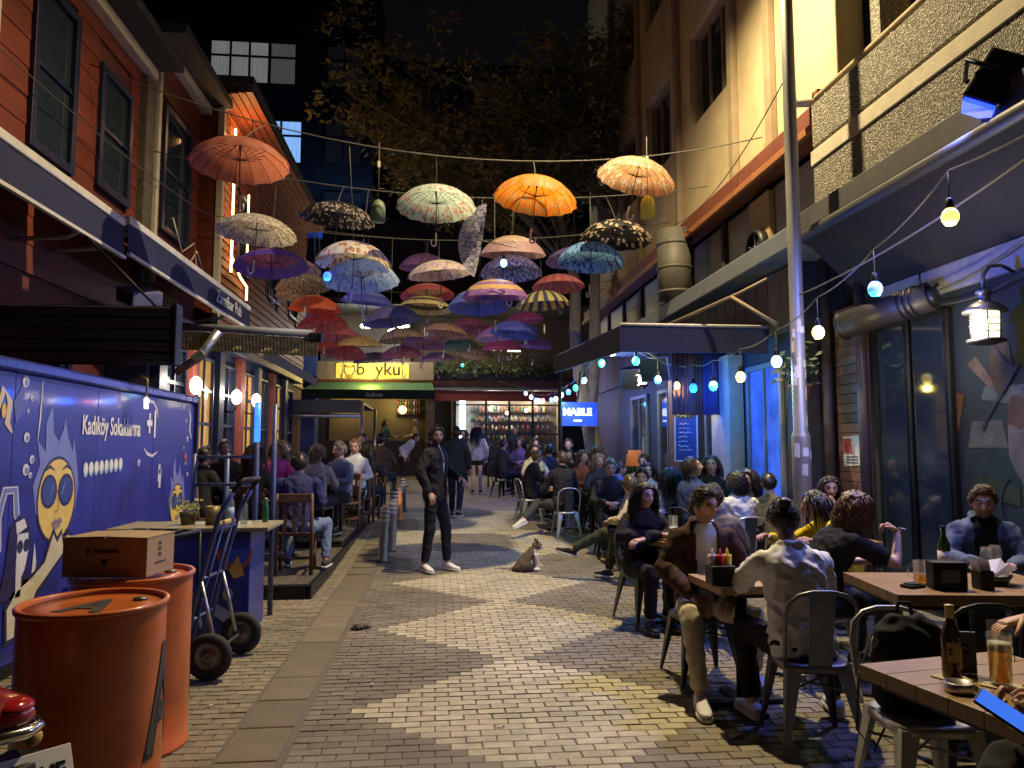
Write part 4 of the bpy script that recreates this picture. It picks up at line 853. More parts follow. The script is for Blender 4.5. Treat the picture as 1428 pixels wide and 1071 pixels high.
m_plank = M('deck_plank', (.085, .072, .06), .7, var=.3, scale=6, stretch=(1, .3, 1), bump=.2, rnd_obj=.25)
for k in range(3):
    ya, yb = [7.66, 10.4, 14.2, 19][k:k + 2]; zt = .15 + gz((ya + yb) / 2)
    slab('frame', -3.5, -1.29, ya + .01, yb - .01, -.02 + gz(ya), zt - .026, m_black, dk2)
    n = 15
    for i in range(n): slab('plank', -3.5 + 2.235 * i / n, -3.5 + 2.235 * (i + 1) / n - .008, ya, yb - .004, zt - .025, zt + rnd.uniform(-.002, .002), m_plank, dk2, .003)
slab('edge_board', -1.262, -1.235, 7.66, 19, 0, .14, m_black, dk2, .004)

# ------------------------------------------------------------------ bollards
for k, (x, y, c, lab) in enumerate(((-.7, 9.9, (.24, .26, .27), 'grey metal bollard with pale rings, next to the standing man in black'), (-.63, 10.7, (.2, .19, .13), 'olive grey bollard right behind the grey ringed bollard'), (-.73, 12.6, (.05, .05, .06), 'black bollard with white rings before the orange bollard'), (-.69, 14.0, (.55, .2, .05), 'orange bollard with pale rings'), (-.68, 15.6, (.06, .055, .05), 'dark bollard beyond the orange bollard'))):
    t = thing('bollard', lab, 'bollard', (x, y, gz(y)), 0, 'bollards along the drain strip')
    h = .7
    MB().lathe([(.072, 0), (.072, .02), (.06, .03), (.06, h - .02), (.05, h), (0, h + .004)], 20).build('post', M('bollard_%d' % k, c, .5, .3, var=.3, scale=9), t)
    for zz in (.52, .58, .64): MB().lathe([(.0602, 0), (.0625, .004), (.0625, .024), (.0602, .028)], 20, (0, 0, zz)).build('ring', M('bollard_ring', (.5, .5, .48), .5, var=.2), t)
    t.rotation_euler = (R(rnd.uniform(-2, 2)), R(rnd.uniform(-3, 3)), 0)
tr_ = thing('litter', 'small dark crumpled leaf lying on the drain strip paving', 'litter', (-.62, 6.38, .0)); b = MB(); q = random.Random(2)
for i in range(9): b.ball((q.uniform(-.06, .06), q.uniform(-.03, .03), .012), (q.uniform(.02, .04), q.uniform(.012, .03), q.uniform(.008, .02)), 7, 5)
b.build('scrap', m_black, tr_)

# ------------------------------------------------------------------ umbrellas
def umb_mat(key, c1, c2, style, seed):
    m = bpy.data.materials.new('umbrella_cloth_' + key.replace(' ', '_')); m.use_nodes = True; t = m.node_tree; L = t.links.new
    p = t.nodes['Principled BSDF']; p.inputs['Roughness'].default_value = .6
    tc = nd(t, 'ShaderNodeTexCoord'); sp = nd(t, 'ShaderNodeSeparateXYZ'); L(tc.outputs['Object'], sp.inputs[0])
    cm = nd(t, 'ShaderNodeCombineXYZ'); L(sp.outputs[0], cm.inputs[0]); L(sp.outputs[1], cm.inputs[1])
    ln = nd(t, 'ShaderNodeVectorMath', operation='LENGTH'); L(cm.outputs[0], ln.inputs[0]); rr = ln.outputs['Value']
    def math_(op, a, b=None):
        n = nd(t, 'ShaderNodeMath', operation=op)
        for i, q_ in enumerate((a, b)):
            if q_ is None: continue
            if isinstance(q_, (int, float)): n.inputs[i].default_value = q_
            else: L(q_, n.inputs[i])
        return n.outputs[0]
    vo = nd(t, 'ShaderNodeTexVoronoi'); vo.inputs['Scale'].default_value = 22; vo.inputs['Randomness'].default_value = .9
    L(cm.outputs[0], vo.inputs['Vector']); dots = math_('LESS_THAN', vo.outputs['Distance'], .42)
    band = math_('GREATER_THAN', rr, .36)
    if style == 'rim': f = math_('MULTIPLY', band, dots)
    elif style == 'band': f = math_('GREATER_THAN', rr, .38)
    elif style == 'floral':
        vo.inputs['Scale'].default_value = 14; f = math_('LESS_THAN', vo.outputs['Distance'], .38)
    elif style == 'lace':
        vo.inputs['Scale'].default_value = 34; f = math_('MULTIPLY', math_('LESS_THAN', vo.outputs['Distance'], .5), math_('GREATER_THAN', rr, .12))
    elif style == 'stripes':
        an = math_('ARCTAN2', sp.outputs[1], sp.outputs[0]); f = math_('GREATER_THAN', math_('SINE', math_('MULTIPLY', an, 16)), .1)
    elif style == 'rings': f = math_('GREATER_THAN', math_('SINE', math_('MULTIPLY', rr, 42)), 0)
    else: f = math_('MULTIPLY', math_('GREATER_THAN', rr, .5), 1)
    n = nd(t, 'ShaderNodeTexNoise'); n.inputs['Scale'].default_value = 9; n.inputs['Detail'].default_value = 5; L(tc.outputs['Object'], n.inputs[0])
    mx = nd(t, 'ShaderNodeMix', data_type='RGBA'); L(f, mx.inputs[0]); mx.inputs[6].default_value = (*c1, 1); mx.inputs[7].default_value = (*c2, 1)
    mr = nd(t, 'ShaderNodeMapRange'); L(n.outputs[0], mr.inputs[0]); mr.inputs[3].default_value = .65; mr.inputs[4].default_value = 1.3
    vm = nd(t, 'ShaderNodeVectorMath', operation='SCALE'); L(mx.outputs[2], vm.inputs[0]); L(mr.outputs[0], vm.inputs['Scale']); L(vm.outputs[0], p.inputs['Base Color'])
    tr = nd(t, 'ShaderNodeBsdfTranslucent'); L(vm.outputs[0], tr.inputs[0]); ms = nd(t, 'ShaderNodeMixShader'); ms.inputs[0].default_value = .55
    L(p.outputs[0], ms.inputs[1]); L(tr.outputs[0], ms.inputs[2]); L(ms.outputs[0], t.nodes['Material Output'].inputs[0])
    return m
RU, NR = .525, 16
def canopy_mesh(mat, deep):
    b = MB(); nr = 7; na = NR * 4; H_ = .235 * deep
    def P(i, j):
        u = i / nr; a = 2 * math.pi * j / na; s = (j % 4) / 4.0; sag = 1 - .045 * u * math.sin(math.pi * s); r = RU * math.sin(u * 1.25) / math.sin(1.25) * sag
        z = H_ * (math.cos(u * 1.42) - math.cos(1.42)) / (1 - math.cos(1.42)) - .08 + .006 * math.sin(math.pi * s) * u
        return (r * math.cos(a), r * math.sin(a), z)
    vs = [P(0, 0)]; fs = []
    for i in range(1, nr + 1):
        for j in range(na): vs.append(P(i, j))
    for j in range(na): fs.append((0, 1 + j, 1 + (j + 1) % na))
    for i in range(nr - 1):
        for j in range(na):
            a = 1 + i * na + j; c = 1 + i * na + (j + 1) % na; fs.append((a, a + na, c + na, c))
    b.add(vs, fs, 0, True)
    return b.mesh('canopy', mat), [[P(i, k * 4) for i in range(nr + 1)] for k in range(NR)]
m_rib = M('umbrella_rib', (.06, .06, .07), .4, .6, var=0)
rib_me = None
b = MB(); b.tube([(0, 0, .17), (0, 0, -.42)], .007, 6); shaft_me = b.mesh('shaft', m_rib)
b = MB(); b.tube([(0, 0, -.42), (0, 0, -.56)] + [(.04 - .04 * math.cos(a), 0, -.56 - .045 * math.sin(a)) for a in [math.pi * k / 8 for k in range(1, 9)]] + [(.08, 0, -.53)], .0115, 7); handle_me = b.mesh('handle', M('umbrella_handle', (.4, .38, .36), .4, var=.1))
b = MB(); b.lathe([(.012, .1), (.012, .15), (.005, .2), (0, .21)], 8); tip_me = b.mesh('tip', m_rib)
UM = [('terracotta', -2.12, 7.90, 4.57, (.42, .14, .09), (.36, .12, .1), 'plain'), ('cream lace', -2.29, 9.41, 4.25, (.56, .5, .4), (.3, .26, .2), 'lace'), ('purple', -2.42, 10.82, 4.18, (.25, .06, .2), (.1, .05, .35), 'band'), ('lilac', -2.88, 15.04, 5.11, (.35, .3, .5), (.2, .2, .5), 'rim'),
 ('charcoal', -2.51, 13.88, 4.53, (.06, .06, .07), (.25, .2, .12), 'lace'), ('cream and orange', -3.04, 16.40, 4.83, (.5, .36, .2), (.4, .2, .1), 'rim'), ('red orange', -2.40, 14.63, 4.25, (.5, .09, .04), (.4, .1, .06), 'plain'), ('brick red', -2.32, 15.04, 3.98, (.38, .07, .06), (.25, .05, .06), 'rim'),
 ('black with violet flowers', -1.43, 10.41, 4.78, (.02, .02, .022), (.4, .32, .34), 'rim'), ('ivory floral', -1.12, 9.75, 3.98, (.62, .56, .38), (.4, .2, .07), 'floral'), ('pale blue rimmed', -1.07, 10.25, 3.86, (.3, .42, .55), (.15, .25, .5), 'rim'), ('royal blue', -1.37, 14.24, 4.34, (.12, .16, .5), (.05, .06, .35), 'band'),
 ('pale mint', -0.04, 9.17, 4.59, (.45, .56, .52), (.5, .22, .2), 'rim'), ('plum', -0.29, 15.04, 5.24, (.2, .1, .22), (.12, .06, .2), 'rim'), ('pink and cream', 0.00, 12.03, 4.40, (.6, .45, .38), (.4, .25, .4), 'rim'), ('red and gold', -0.22, 14.24, 4.50, (.5, .3, .12), (.35, .06, .06), 'band'),
 ('black and gold', -0.24, 13.88, 4.18, (.05, .045, .03), (.4, .32, .12), 'rings'), ('beige pink', 1.15, 11.28, 4.57, (.55, .42, .3), (.45, .28, .28), 'band'), ('blue and white printed', 1.14, 11.52, 4.32, (.5, .5, .58), (.07, .08, .42), 'lace'), ('plain orange', 1.19, 8.87, 4.62, (.68, .22, .02), (.45, .3, .12), 'rim'),
 ('lavender', 2.62, 14.24, 5.29, (.42, .36, .6), (.25, .2, .55), 'band'), ('sky blue', 2.34, 11.05, 4.42, (.2, .42, .72), (.04, .05, .3), 'rim'), ('black with roses', 2.59, 10.41, 4.62, (.02, .02, .022), (.55, .42, .3), 'floral'), ('tilted red and white', 2.56, 9.17, 5.04, (.55, .3, .16), (.6, .58, .5), 'rim'),
 ('coral', 2.35, 14.24, 4.73, (.52, .16, .1), (.42, .1, .1), 'stripes'), ('yellow and black striped', 1.99, 13.88, 4.29, (.55, .42, .1), (.05, .05, .06), 'stripes'), ('sunset ringed', 0.845, 11.0, 3.83, (.6, .4, .15), (.3, .14, .4), 'rings'), ('lavender blue', 0.657, 11.9, 3.84, (.3, .25, .48), (.1, .14, .5), 'band'),
 ('wine red', 2.04, 17.46, 4.57, (.25, .04, .08), (.3, .1, .12), 'plain'), ('slate blue', 2.03, 18.66, 4.48, (.1, .12, .25), (.05, .06, .2), 'rings'), ('maroon', 0.74, 17.46, 4.37, (.22, .05, .06), (.3, .1, .08), 'rim'), ('navy', -0.82, 12.89, 3.75, (.05, .05, .16), (.08, .08, .2), 'plain'),
 ('dusty apricot', 0.17, 16.40, 4.09, (.4, .24, .14), (.3, .1, .08), 'rim'), ('burgundy', -2.05, 16.40, 3.60, (.3, .06, .08), (.2, .04, .06), 'plain'), ('old rose', -0.86, 17.46, 3.72, (.35, .12, .14), (.25, .1, .12), 'rim'), ('faded peach', -0.35, 17.46, 3.97, (.38, .2, .14), (.25, .12, .16), 'band'),
 ('butter yellow', -1.75, 16.40, 3.80, (.42, .34, .14), (.3, .14, .06), 'rim'), ('crimson', 1.68, 19.33, 4.19, (.32, .04, .06), (.2, .03, .05), 'plain'), ('bottle green', 0.54, 19.33, 4.21, (.05, .09, .05), (.1, .14, .06), 'floral'), ('grey violet', -1.68, 19.33, 3.81, (.16, .14, .2), (.1, .1, .16), 'rim'),
 ('rose pink', -2.21, 16.40, 3.96, (.42, .12, .18), (.3, .1, .14), 'plain'), ('deep purple', 2.74, 20.82, 4.45, (.14, .05, .2), (.1, .04, .16), 'plain'), ('sand coloured', -0.83, 16.91, 4.02, (.36, .3, .2), (.2, .12, .08), 'lace'), ('mauve', -0.02, 20.05, 3.95, (.25, .12, .22), (.2, .1, .18), 'rim'),
 ('brown', 1.09, 20.82, 4.18, (.16, .08, .05), (.2, .12, .06), 'rings'), ('scarlet', -2.68, 18.04, 3.92, (.42, .06, .05), (.3, .05, .05), 'plain'), ('faded teal', -0.5, 19.6, 4.3, (.1, .16, .18), (.06, .1, .14), 'band'), ('smoky pink', 1.3, 16.3, 4.0, (.3, .14, .18), (.2, .08, .12), 'rim'), ('dark red', 0.1, 18.4, 4.35, (.26, .05, .05), (.2, .05, .05), 'plain'), ('ink blue', 1.6, 15.4, 3.95, (.07, .08, .22), (.05, .05, .15), 'rim')]
UCO = []
for i, (nm, x, y, z, c1, c2, st) in enumerate(UM):
    q = random.Random(i * 7 + 1)
    t = thing('umbrella', nm + ' umbrella hung open over the street by its tip', 'umbrella', (x, y, z), q.uniform(0, 6), 'umbrellas strung over the street')
    tilt = (R(-4 + q.uniform(-3, 3)), R(q.uniform(-5, 5)), q.uniform(0, 6))
    if nm.startswith('tilted'): tilt = (R(2), R(14), 0)
    t.rotation_euler = tilt; sc = q.uniform(.96, 1.03); t.scale = (sc, sc, sc)
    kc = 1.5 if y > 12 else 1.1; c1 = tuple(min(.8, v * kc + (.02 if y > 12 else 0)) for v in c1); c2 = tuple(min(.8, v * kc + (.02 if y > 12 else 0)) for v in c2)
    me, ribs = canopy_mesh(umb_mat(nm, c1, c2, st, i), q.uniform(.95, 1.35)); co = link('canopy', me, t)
    if st in ('rim', 'lace') and i % 3 == 0:
        pass
    if y < 12.5:
        for rb in ribs: MB().tube([(p[0] * .985, p[1] * .985, p[2] - .008) for p in rb], .0035, 4).build('rib', m_rib, t)
        for k in range(NR): a = 2 * math.pi * k / NR; MB().tube([(0, 0, -.02), (.26 * math.cos(a), .26 * math.sin(a), ribs[0][4][2] - .012)], .003, 4).build('stretcher', m_rib, t)
    else:
        b = MB()
        for rb in ribs: b.tube([(p[0] * .985, p[1] * .985, p[2] - .008) for p in rb[::2]], .004, 3)
        b.build('rib_frame', m_rib, t)
    link('shaft', shaft_me, t); h = link('handle', handle_me, t); h.rotation_euler = (0, 0, q.uniform(0, 6)); link('tip', tip_me, t)
    UCO.append((x, y, z, nm))
# clear umbrella hanging on its side
t = thing('umbrella', 'see-through lilac umbrella hanging on its side beside the pale mint umbrella', 'umbrella', (.5, 10.2, 4.42), 0, 'umbrellas strung over the street')
t.rotation_euler = (R(8), R(-80), R(-12))
mcl = umb_mat('clear vinyl', (.14, .14, .2), (.4, .38, .5), 'lace', 3)
link('canopy', canopy_mesh(mcl, 1.3)[0], t); link('shaft', shaft_me, t); link('handle', handle_me, t); link('tip', tip_me, t); UCO.append((.5, 10.2, 4.5, 'see-through lilac'))
# wires across the street and the strings of the umbrellas
def sag(a, b, d, n=18): return [Vector(a).lerp(Vector(b), i / n) - Vector((0, 0, 4 * d * (i / n) * (1 - i / n))) for i in range(n + 1)]
rows = [(9.0, 5.75, 5.15), (11.0, 5.5, 5.2), (12.9, 5.2, 5.2), (14.3, 5.6, 5.6), (16.6, 5.0, 5.0), (18.2, 5.0, 5.1), (20, 4.9, 5.0)]
for k, (y, za, zb) in enumerate(rows):
    xa = -4.2 if y < 13.3 else -3.9
    pts = sag((xa, y, za + .35), (4.25, y + .1, zb + .45), .7 if k == 0 else .42)
    w = tag(MB().tube(pts, .008, 5).build('suspension_wire', m_cable), 'thin wire across the street carrying the ' + ['plain orange', 'sky blue', 'pink and cream', 'royal blue', 'dusty apricot', 'maroon', 'mauve'][k] + ' umbrella among others', 'wire', 'wires carrying the umbrellas')
def wire_z(y, x):
    r_ = min(rows, key=lambda r: abs(r[0] - y)); xa = -4.2 if r_[0] < 13.3 else -3.9; u = (x - xa) / (4.25 - xa)
    return r_[0] + .1 * u, r_[1] + .35 + (r_[2] + .1 - r_[1]) * u - 4 * (.7 if r_[0] < 9.5 else .42) * u * (1 - u)
for (x, y, z, nm) in UCO:
    wy, wz = wire_z(y, x)
    tag(MB().tube([(x, y, z + .19), (x, (y + wy) / 2, (z + .2 + wz) / 2 + .02), (x, wy, wz)], .005, 4).build('hanging_string', m_cable), 'short string tying the tip of the ' + nm + ' umbrella to its wire', 'string', 'strings holding the umbrellas')
# two small bells on the front wire
for k, (x, y, z, c) in enumerate(((-.78, 9.4, 4.55, (.1, .14, .1)), (2.62, 8.9, 4.55, (.55, .48, .05)))):
    t = thing('wind_bell', ('dark green' if k == 0 else 'bright yellow') + ' bell shaped shade hanging on a cord among the umbrellas', 'lamp shade', (x, y, z))
    MB().lathe([(.09, -.16), (.09, .02), (.07, .09), (.02, .13), (0, .13)], 18).build('shade', M('bell_%d' % k, c, .6), t); MB().tube([(0, 0, .12), (0, 0, .9)], .005, 5).build('cord', m_cable, t)
    MB().cbox((0, 0, .6), (.03, .03, .08)).build('clip', m_alu, t)

# ------------------------------------------------------------------ bulb garland over the right terrace
BC = {'y': ((1, .74, .1), 'yellow'), 'b': ((.0, .1, 1), 'blue'), 'c': ((.2, .55, 1), 'ice blue'), 'g': ((.0, .8, .38), 'green'), 'w': ((1, .9, .75), 'white'), 'r': ((1, .2, .3), 'pink')}
BU = [(3.3, 4.38, 3.0, 'y'), (3.3, 5.23, 2.71, 'b'), (3.3, 6.09, 2.51, 'y'), (3.3, 6.9, 2.35, 'c'), (3.3, 7.77, 2.28, 'y'), (3.3, 8.58, 2.25, 'g'), (3.3, 9.28, 2.28, 'b'), (3.28, 9.9, 2.36, 'y'), (3.2, 10.5, 2.5, 'b'), (2.74, 10, 2.71, 'g'), (2.6, 10, 2.93, 'c'), (2.53, 10.5, 2.9, 'y'), (2.48, 11, 2.79, 'g'),
      (2.61, 13, 2.71, 'c'), (2.64, 14, 2.66, 'g'), (2.68, 15, 2.655, 'b'), (2.70, 16, 2.667, 'w'), (2.74, 17, 2.64, 'w'), (2.71, 17.5, 2.655, 'b'), (2.65, 18.5, 2.7, 'r'), (2.6, 18.9, 2.72, 'w'), (2.57, 19.3, 2.77, 'b'), (2.54, 20, 2.89, 'w'), (2.45, 20.5, 3.03, 'c'), (.83, 25, 4.3, 'g'), (-1.45, 9.7, 3.74, 'b'), (.97, 10.9, 4.28, 'c')]
gar = []; ORD = ['first', 'second', 'third', 'fourth', 'fifth', 'sixth']; cnt = {}
for k, (x, y, z, c) in enumerate(BU):
    col, cn = BC[c]
    if k < 9: where = 'on the garland over the right terrace'
    elif k < 13: where = 'at the corner post of the blue awning'
    elif k < 24: where = 'on the garland near the tree'
    elif k == 24: where = 'glowing on the balcony above the red valance'
    else: where = 'hidden among the umbrellas'
    cnt[(c, where)] = cnt.get((c, where), 0) + 1
    t = thing('light_bulb', ORD[cnt[(c, where)] - 1] + ' ' + cn + ' bulb ' + where + (', counted from the balcony' if k < 24 else ''), 'light bulb', (x, y, z), 0, 'coloured bulbs ' + where)
    MB().lathe([(0, -.066), (.03, -.06), (.05, -.03), (.054, .0), (.043, .03), (.02, .052)], 16).build('globe', EM('bulb_' + c, col, {'b': 4, 'g': 2.6, 'c': 2.4, 'r': 3, 'y': 2.6}.get(c, 4)), t)
    MB().lathe([(.021, .045), (.024, .05), (.024, .11), (.01, .12)], 12).build('socket', m_black, t)
    if k < 24: MB().tube([(0, 0, .11), (0, 0, .3 if k < 9 else .16)], .004, 5).build('cord', m_cable, t)
    lamp('bulb_light', 'POINT', (x, y, z - .115), col, (2 if k > 23 else (9 if k < 13 else 11)) * (6 if c == 'b' else (1.8 if c == 'c' else 1.2)), t, .035)
def garland(idx, dz, pre=(), post=()):
    pts = list(pre) + [(BU[i][0], BU[i][1], BU[i][2] + dz) for i in idx] + list(post); out = []
    for a, b in zip(pts, pts[1:]): out += sag(a, b, .04, 6)[:-1]
    out.append(Vector(pts[-1]))
    return MB().tube(out, .006, 5)
tag(garland(range(0, 9), .3, [(3.66, 3.4, 3.5)], [(2.55, 10.02, 3.15)]).build('cable', m_cable), 'black cable carrying the bulbs along the right terrace', 'cable')
tag(garland(range(13, 24), .16, [(2.5, 10.02, 3.15)], [(1.8, 22, 3.5)]).build('cable', m_cable), 'drooping cable carrying small bulbs past the tree', 'cable')
tag(garland(range(9, 13), .16, [(3.2, 10.5, 2.8)], [(2.5, 12.2, 2.9)]).build('cable', m_cable), 'short cable carrying bulbs at the awning corner', 'cable')
# loose wires on the near right wall
for k, (a, b, d) in enumerate((((3.65, 3.4, 3.45), (3.42, 6.7, 2.95), .1), ((4.3, 4.6, 3.15), (4.3, 6.8, 2.9), .15), ((4.35, 4.5, 3.0), (4.36, 6.0, 2.75), .12), ((3.42, 6.7, 5.2), (4.0, 12.5, 5.4), .35), ((-4.05, 5, 5.2), (-4.05, 14, 5.7), .2))):
    tag(MB().tube(sag(a, b, d), .007, 5).build('loose_wire', m_cable), ['thin wire sagging from the balcony to the lamp post', 'wire sagging across the plaster band', 'wire drooping behind the tube heater', 'wire running from the lamp post along the fascia', 'wire crossing the windows of the red house'][k], 'wire')

# ------------------------------------------------------------------ fittings on the right: heater, lantern, flood light, speakers, chalkboard
ht = thing('tube_heater', 'long dark tubular heater mounted over the painted wall windows', 'heater', (4.2, 6.2, 2.6))
pa, pb = Vector((3.72, 6.45, 2.62)), Vector((4.12, 5.75, 2.77)); dv = (pb - pa).normalized()
MB().tube([pa, pb], .125, 24).build('barrel', M('heater_body', (.022, .02, .02), .5, .2, var=.2), ht, 0, True)
for s in (.02, .72, .78, .84): MB().tube([pa + (pb - pa) * s, pa + (pb - pa) * (s + .035)], .134, 24).build('clamp_ring', m_black, ht, 0, True)
MB().tube([pb, pb + dv * .05], [.1, .06], 20).build('end_cap', m_black, ht, 0, True)
for s in (.2, .8): c = pa + (pb - pa) * s; MB().tube([c, (4.4, c.y + .15, c.z + .2)], .015, 6).build('bracket', m_black, ht, 0, True)
MB().tube(sag((4.1, 5.75, 2.8), (4.4, 6.3, 3.2), .2, 10), .008, 5).build('flex', m_cable, ht, 0, True)
m_lan = EM('lantern_glow', (1, .85, .5), 2.6)
def lantern(loc, s, label, arm):
    t = thing('wall_lantern', label, 'lantern', loc, 0, 'caged wall lanterns on the right'); t.scale = (s, s, s)
    MB().lathe([(.085, -.1), (.095, .1)], 18).build('glass', m_lan, t)
    for k in range(6): a = 2 * math.pi * k / 6; MB().tube([(.1 * math.cos(a), .1 * math.sin(a), -.12), (.108 * math.cos(a), .108 * math.sin(a), .12)], .006, 5).build('cage_bar', m_gun, t)
    for zz in (-.05, 0, .05): MB().tube([(.104 * math.cos(2 * math.pi * k / 20), .104 * math.sin(2 * math.pi * k / 20), zz) for k in range(20)], .004, 5, closed=True).build('cage_ring', m_gun, t)
    MB().lathe([(.15, .1), (.155, .115), (.09, .17), (.045, .19), (.045, .24), (.06, .25), (.05, .28), (0, .29)], 20).build('cap', m_gun, t); MB().lathe([(0, -.15), (.06, -.145), (.13, -.125), (.13, -.105), (.09, -.1)], 20).build('base', m_gun, t)
    MB().tube([(0, 0, .28), (.0, 0, .38), (.06, 0, .46), (.16, 0, .47), (.26, 0, .42)], .014, 8).build('arm', m_gun, t)
    lamp('lantern_light', 'POINT', Vector(loc) + Vector((-.22, 0, -.02)), (1, .84, .55), 40 * s, t, .06)
lantern((4.12, 5.15, 2.42), 1, 'caged brass lantern on a curved arm over the painted wall', 1)
lantern((3.6, 10.3, 2.69), .8, 'small caged lantern beside the chalkboard', 1); lantern((3.6, 12.7, 2.69), .8, 'small caged lantern between the two loudspeakers', 1)
fl = thing('flood_light', 'black flood light shining blue from under the balcony', 'flood light', (3.74, 4.45, 3.98))
MB().box(-.16, .12, -.1, .1, -.1, .1).build('housing', m_black, fl, .02); MB().box(-.185, -.162, -.085, .085, -.08, .08).build('lens', EM('flood_blue', (.01, .05, 1), 3), fl); MB().tube([(0, -.13, 0), (0, -.13, .16), (0, .13, .16), (0, .13, 0)], .014, 6).build('yoke', m_black, fl)
fl.rotation_euler = (0, R(-58), R(-35)); fl.scale = (1.25,) * 3
lamp('flood_blue_light', 'SPOT', (3.5, 4.55, 3.75), (.16, .24, 1), 330, None, .1, 120, (1.2, 6.8, 0), .7)
for k, (x, y, z) in enumerate(((3.6, 13.3, 2.78), (3.5, 11.5, 2.78))):
    t = thing('loudspeaker', ['black loudspeaker at the far side of the small lanterns', 'larger black loudspeaker tilted down beside the chalkboard lantern'][k], 'loudspeaker', (x, y, z), R(-30), 'loudspeakers under the terrace roof'); t.rotation_euler = (R(18), 0, R(-40))
    w = .2 + .05 * k; MB().box(-w, w, -.14, .14, -.2, .2).build('cabinet', M('speaker_blue_lit', (.05, .06, .16), .5, var=.2), t, .02); MB().box(-w + .02, w - .02, -.146, -.141, -.18, .18).build('grille', m_black, t); MB().tube([(0, .1, .2), (0, .25, .5)], .015, 6).build('bracket', m_black, t)  # black cabinets; the blue light falling on them is put into their colour
ck = thing('chalkboard', 'tall framed chalkboard with pale handwriting leaning at the terrace post', 'chalkboard', (3.4, 9.9, 1.33), R(-28))
MB().box(-.14, .14, 0, .012, 0, .72).build('board', M('slate', (.03, .045, .13), .6, var=.3), ck)
for a in ((-.16, -.14, -.02, .74), (.14, .16, -.02, .74), (-.14, .14, -.02, 0), (-.14, .14, .72, .74)): MB().box(a[0], a[1], -.008, .02, a[2], a[3]).build('frame', M('pale_frame', (.5, .45, .36), .6), ck, .003)
m_ch = M('chalk', (.6, .62, .68), .9, var=.3)
o = text('lettering', 'HAPPY', .085, m_ch, (0, -.004, .62), FACE_CAM, ck, .001, .001, 1, world=False)
q = random.Random(9)
for k in range(7):
    pts = [(-.1 + .02 * i, -.003, .5 - .06 * k + q.uniform(-.012, .012)) for i in range(int(q.uniform(6, 11)))]; MB().tube(pts, .004, 4).build('handwriting', m_ch, ck)
ck.rotation_euler = (R(-4), 0, R(-28))
hp2 = thing('hanging_pot', 'terracotta pot with dark trailing foliage hanging beside the drainpipe', 'plant pot', (3.9, 7.6, 1.95)); MB().lathe([(.07, 0), (.12, .2), (.13, .2), (.13, .23), (.1, .23)], 18).build('pot', M('terracotta_pot', (.2, .09, .05), .8), hp2)
b = MB(); q = random.Random(6)
for i in range(140):
    c = Vector((q.gauss(0, .1), q.gauss(0, .1), .25 + abs(q.gauss(0, .22)))); d = Vector((q.uniform(-1, 1), q.uniform(-1, 1), q.uniform(-1, 1))).normalized() * .06; e = d.orthogonal().normalized() * .025; b.add([c - d, c + e, c + d, c - e], [(0, 1, 2, 3)])
b.build('foliage', M('dark_leaf', (.04, .07, .035), .5, var=.3), hp2); MB().tube([(0, 0, .23), (0, 0, 1.3)], .006, 5).build('chain', m_cable, hp2)
lsd = thing('table_lamp', 'small orange lampshade standing on the terrace behind the crowd', 'lamp', (3.3, 12.2, 1.2)); MB().lathe([(.16, 0), (.1, .26)], 20).build('shade', M('orange_shade', (.5, .16, .05), .8, emit=(1, .25, .05), es=.25), lsd, 0, False, .004); MB().tube([(0, 0, .1), (0, 0, -1.1)], .015, 6).build('stem', m_black, lsd)
fg = thing('banner', 'dark red and purple cloth banner hanging from the terrace awning', 'banner', (3.6, 9.6, 2.2)); b = MB()
for i in range(16):
    f_ = lambda k: (3.2 + .05 * k, 9.85 + .04 * math.sin(k * .9), 0)
    a, c = Vector(f_(i)), Vector(f_(i + 1)); b.add([a + Vector((0, 0, 1.95)), c + Vector((0, 0, 1.95)), c + Vector((0, 0, 2.82)), a + Vector((0, 0, 2.82))], [(0, 1, 2, 3)], 0 if i < 9 else 1, True)
b.build('cloth', [M('banner_red', (.14, .05, .035), .8, var=.3), M('banner_violet', (.06, .05, .14), .8, var=.3)], fg, 0, True, .004)

# ------------------------------------------------------------------ tree behind the crowd
m_bark = M('bark', (.2, .17, .115), .9, var=.35, scale=6, stretch=(2, 2, .4), bump=.6, bscale=30)
te = thing('street_tree', 'twin stemmed street tree with a wide dark crown above the umbrellas', 'tree', (3.7, 17, .25))
q = random.Random(21)
tk = MB()
tk.tube([(3.75, 17, .2), (3.68, 17, 1.2), (3.5, 17, 2.2), (3.3, 17, 3.2), (3.2, 17, 4.2), (3.25, 17.1, 5.4), (2.9, 17.2, 7), (2.4, 17, 8.6)], [.26, .22, .18, .15, .14, .13, .1, .06], 12)
tk.tube([(3.5, 17, 2.1), (3.62, 17, 3.0), (3.68, 17, 4.2), (3.7, 17, 5.6), (4.2, 17.1, 7.2), (4.4, 17, 9)], [.14, .15, .14, .12, .09, .05], 12)
tk.build('trunk', m_bark, te, 0, True)
lm = MB(); cl = []
for i in range(40):
    s_ = Vector(q.choice([(2.9, 17.2, 7), (2.6, 17.1, 7.8), (3.25, 17.1, 5.6), (4.1, 17.1, 7.2), (4.3, 17, 8.5)]))
    e_ = Vector((q.uniform(-2.4, 4.6), q.uniform(15.6, 19), q.uniform(7.6, 11.8)))
    if e_.x < -.5: e_.z = q.uniform(8.0, 10.4)
    m_ = s_.lerp(e_, .5) + Vector((q.uniform(-.3, .3), q.uniform(-.3, .3), q.uniform(.0, .5)))
    lm.tube([s_, m_, e_], [.04, .022, .008], 6)
    for k in range(13): cl.append(s_.lerp(e_, .45 + .6 * q.random()) + Vector((q.gauss(0, .42), q.gauss(0, .5), q.gauss(0, .36))))
lm.build('limbs', m_bark, te, 0, True)
lf = MB()
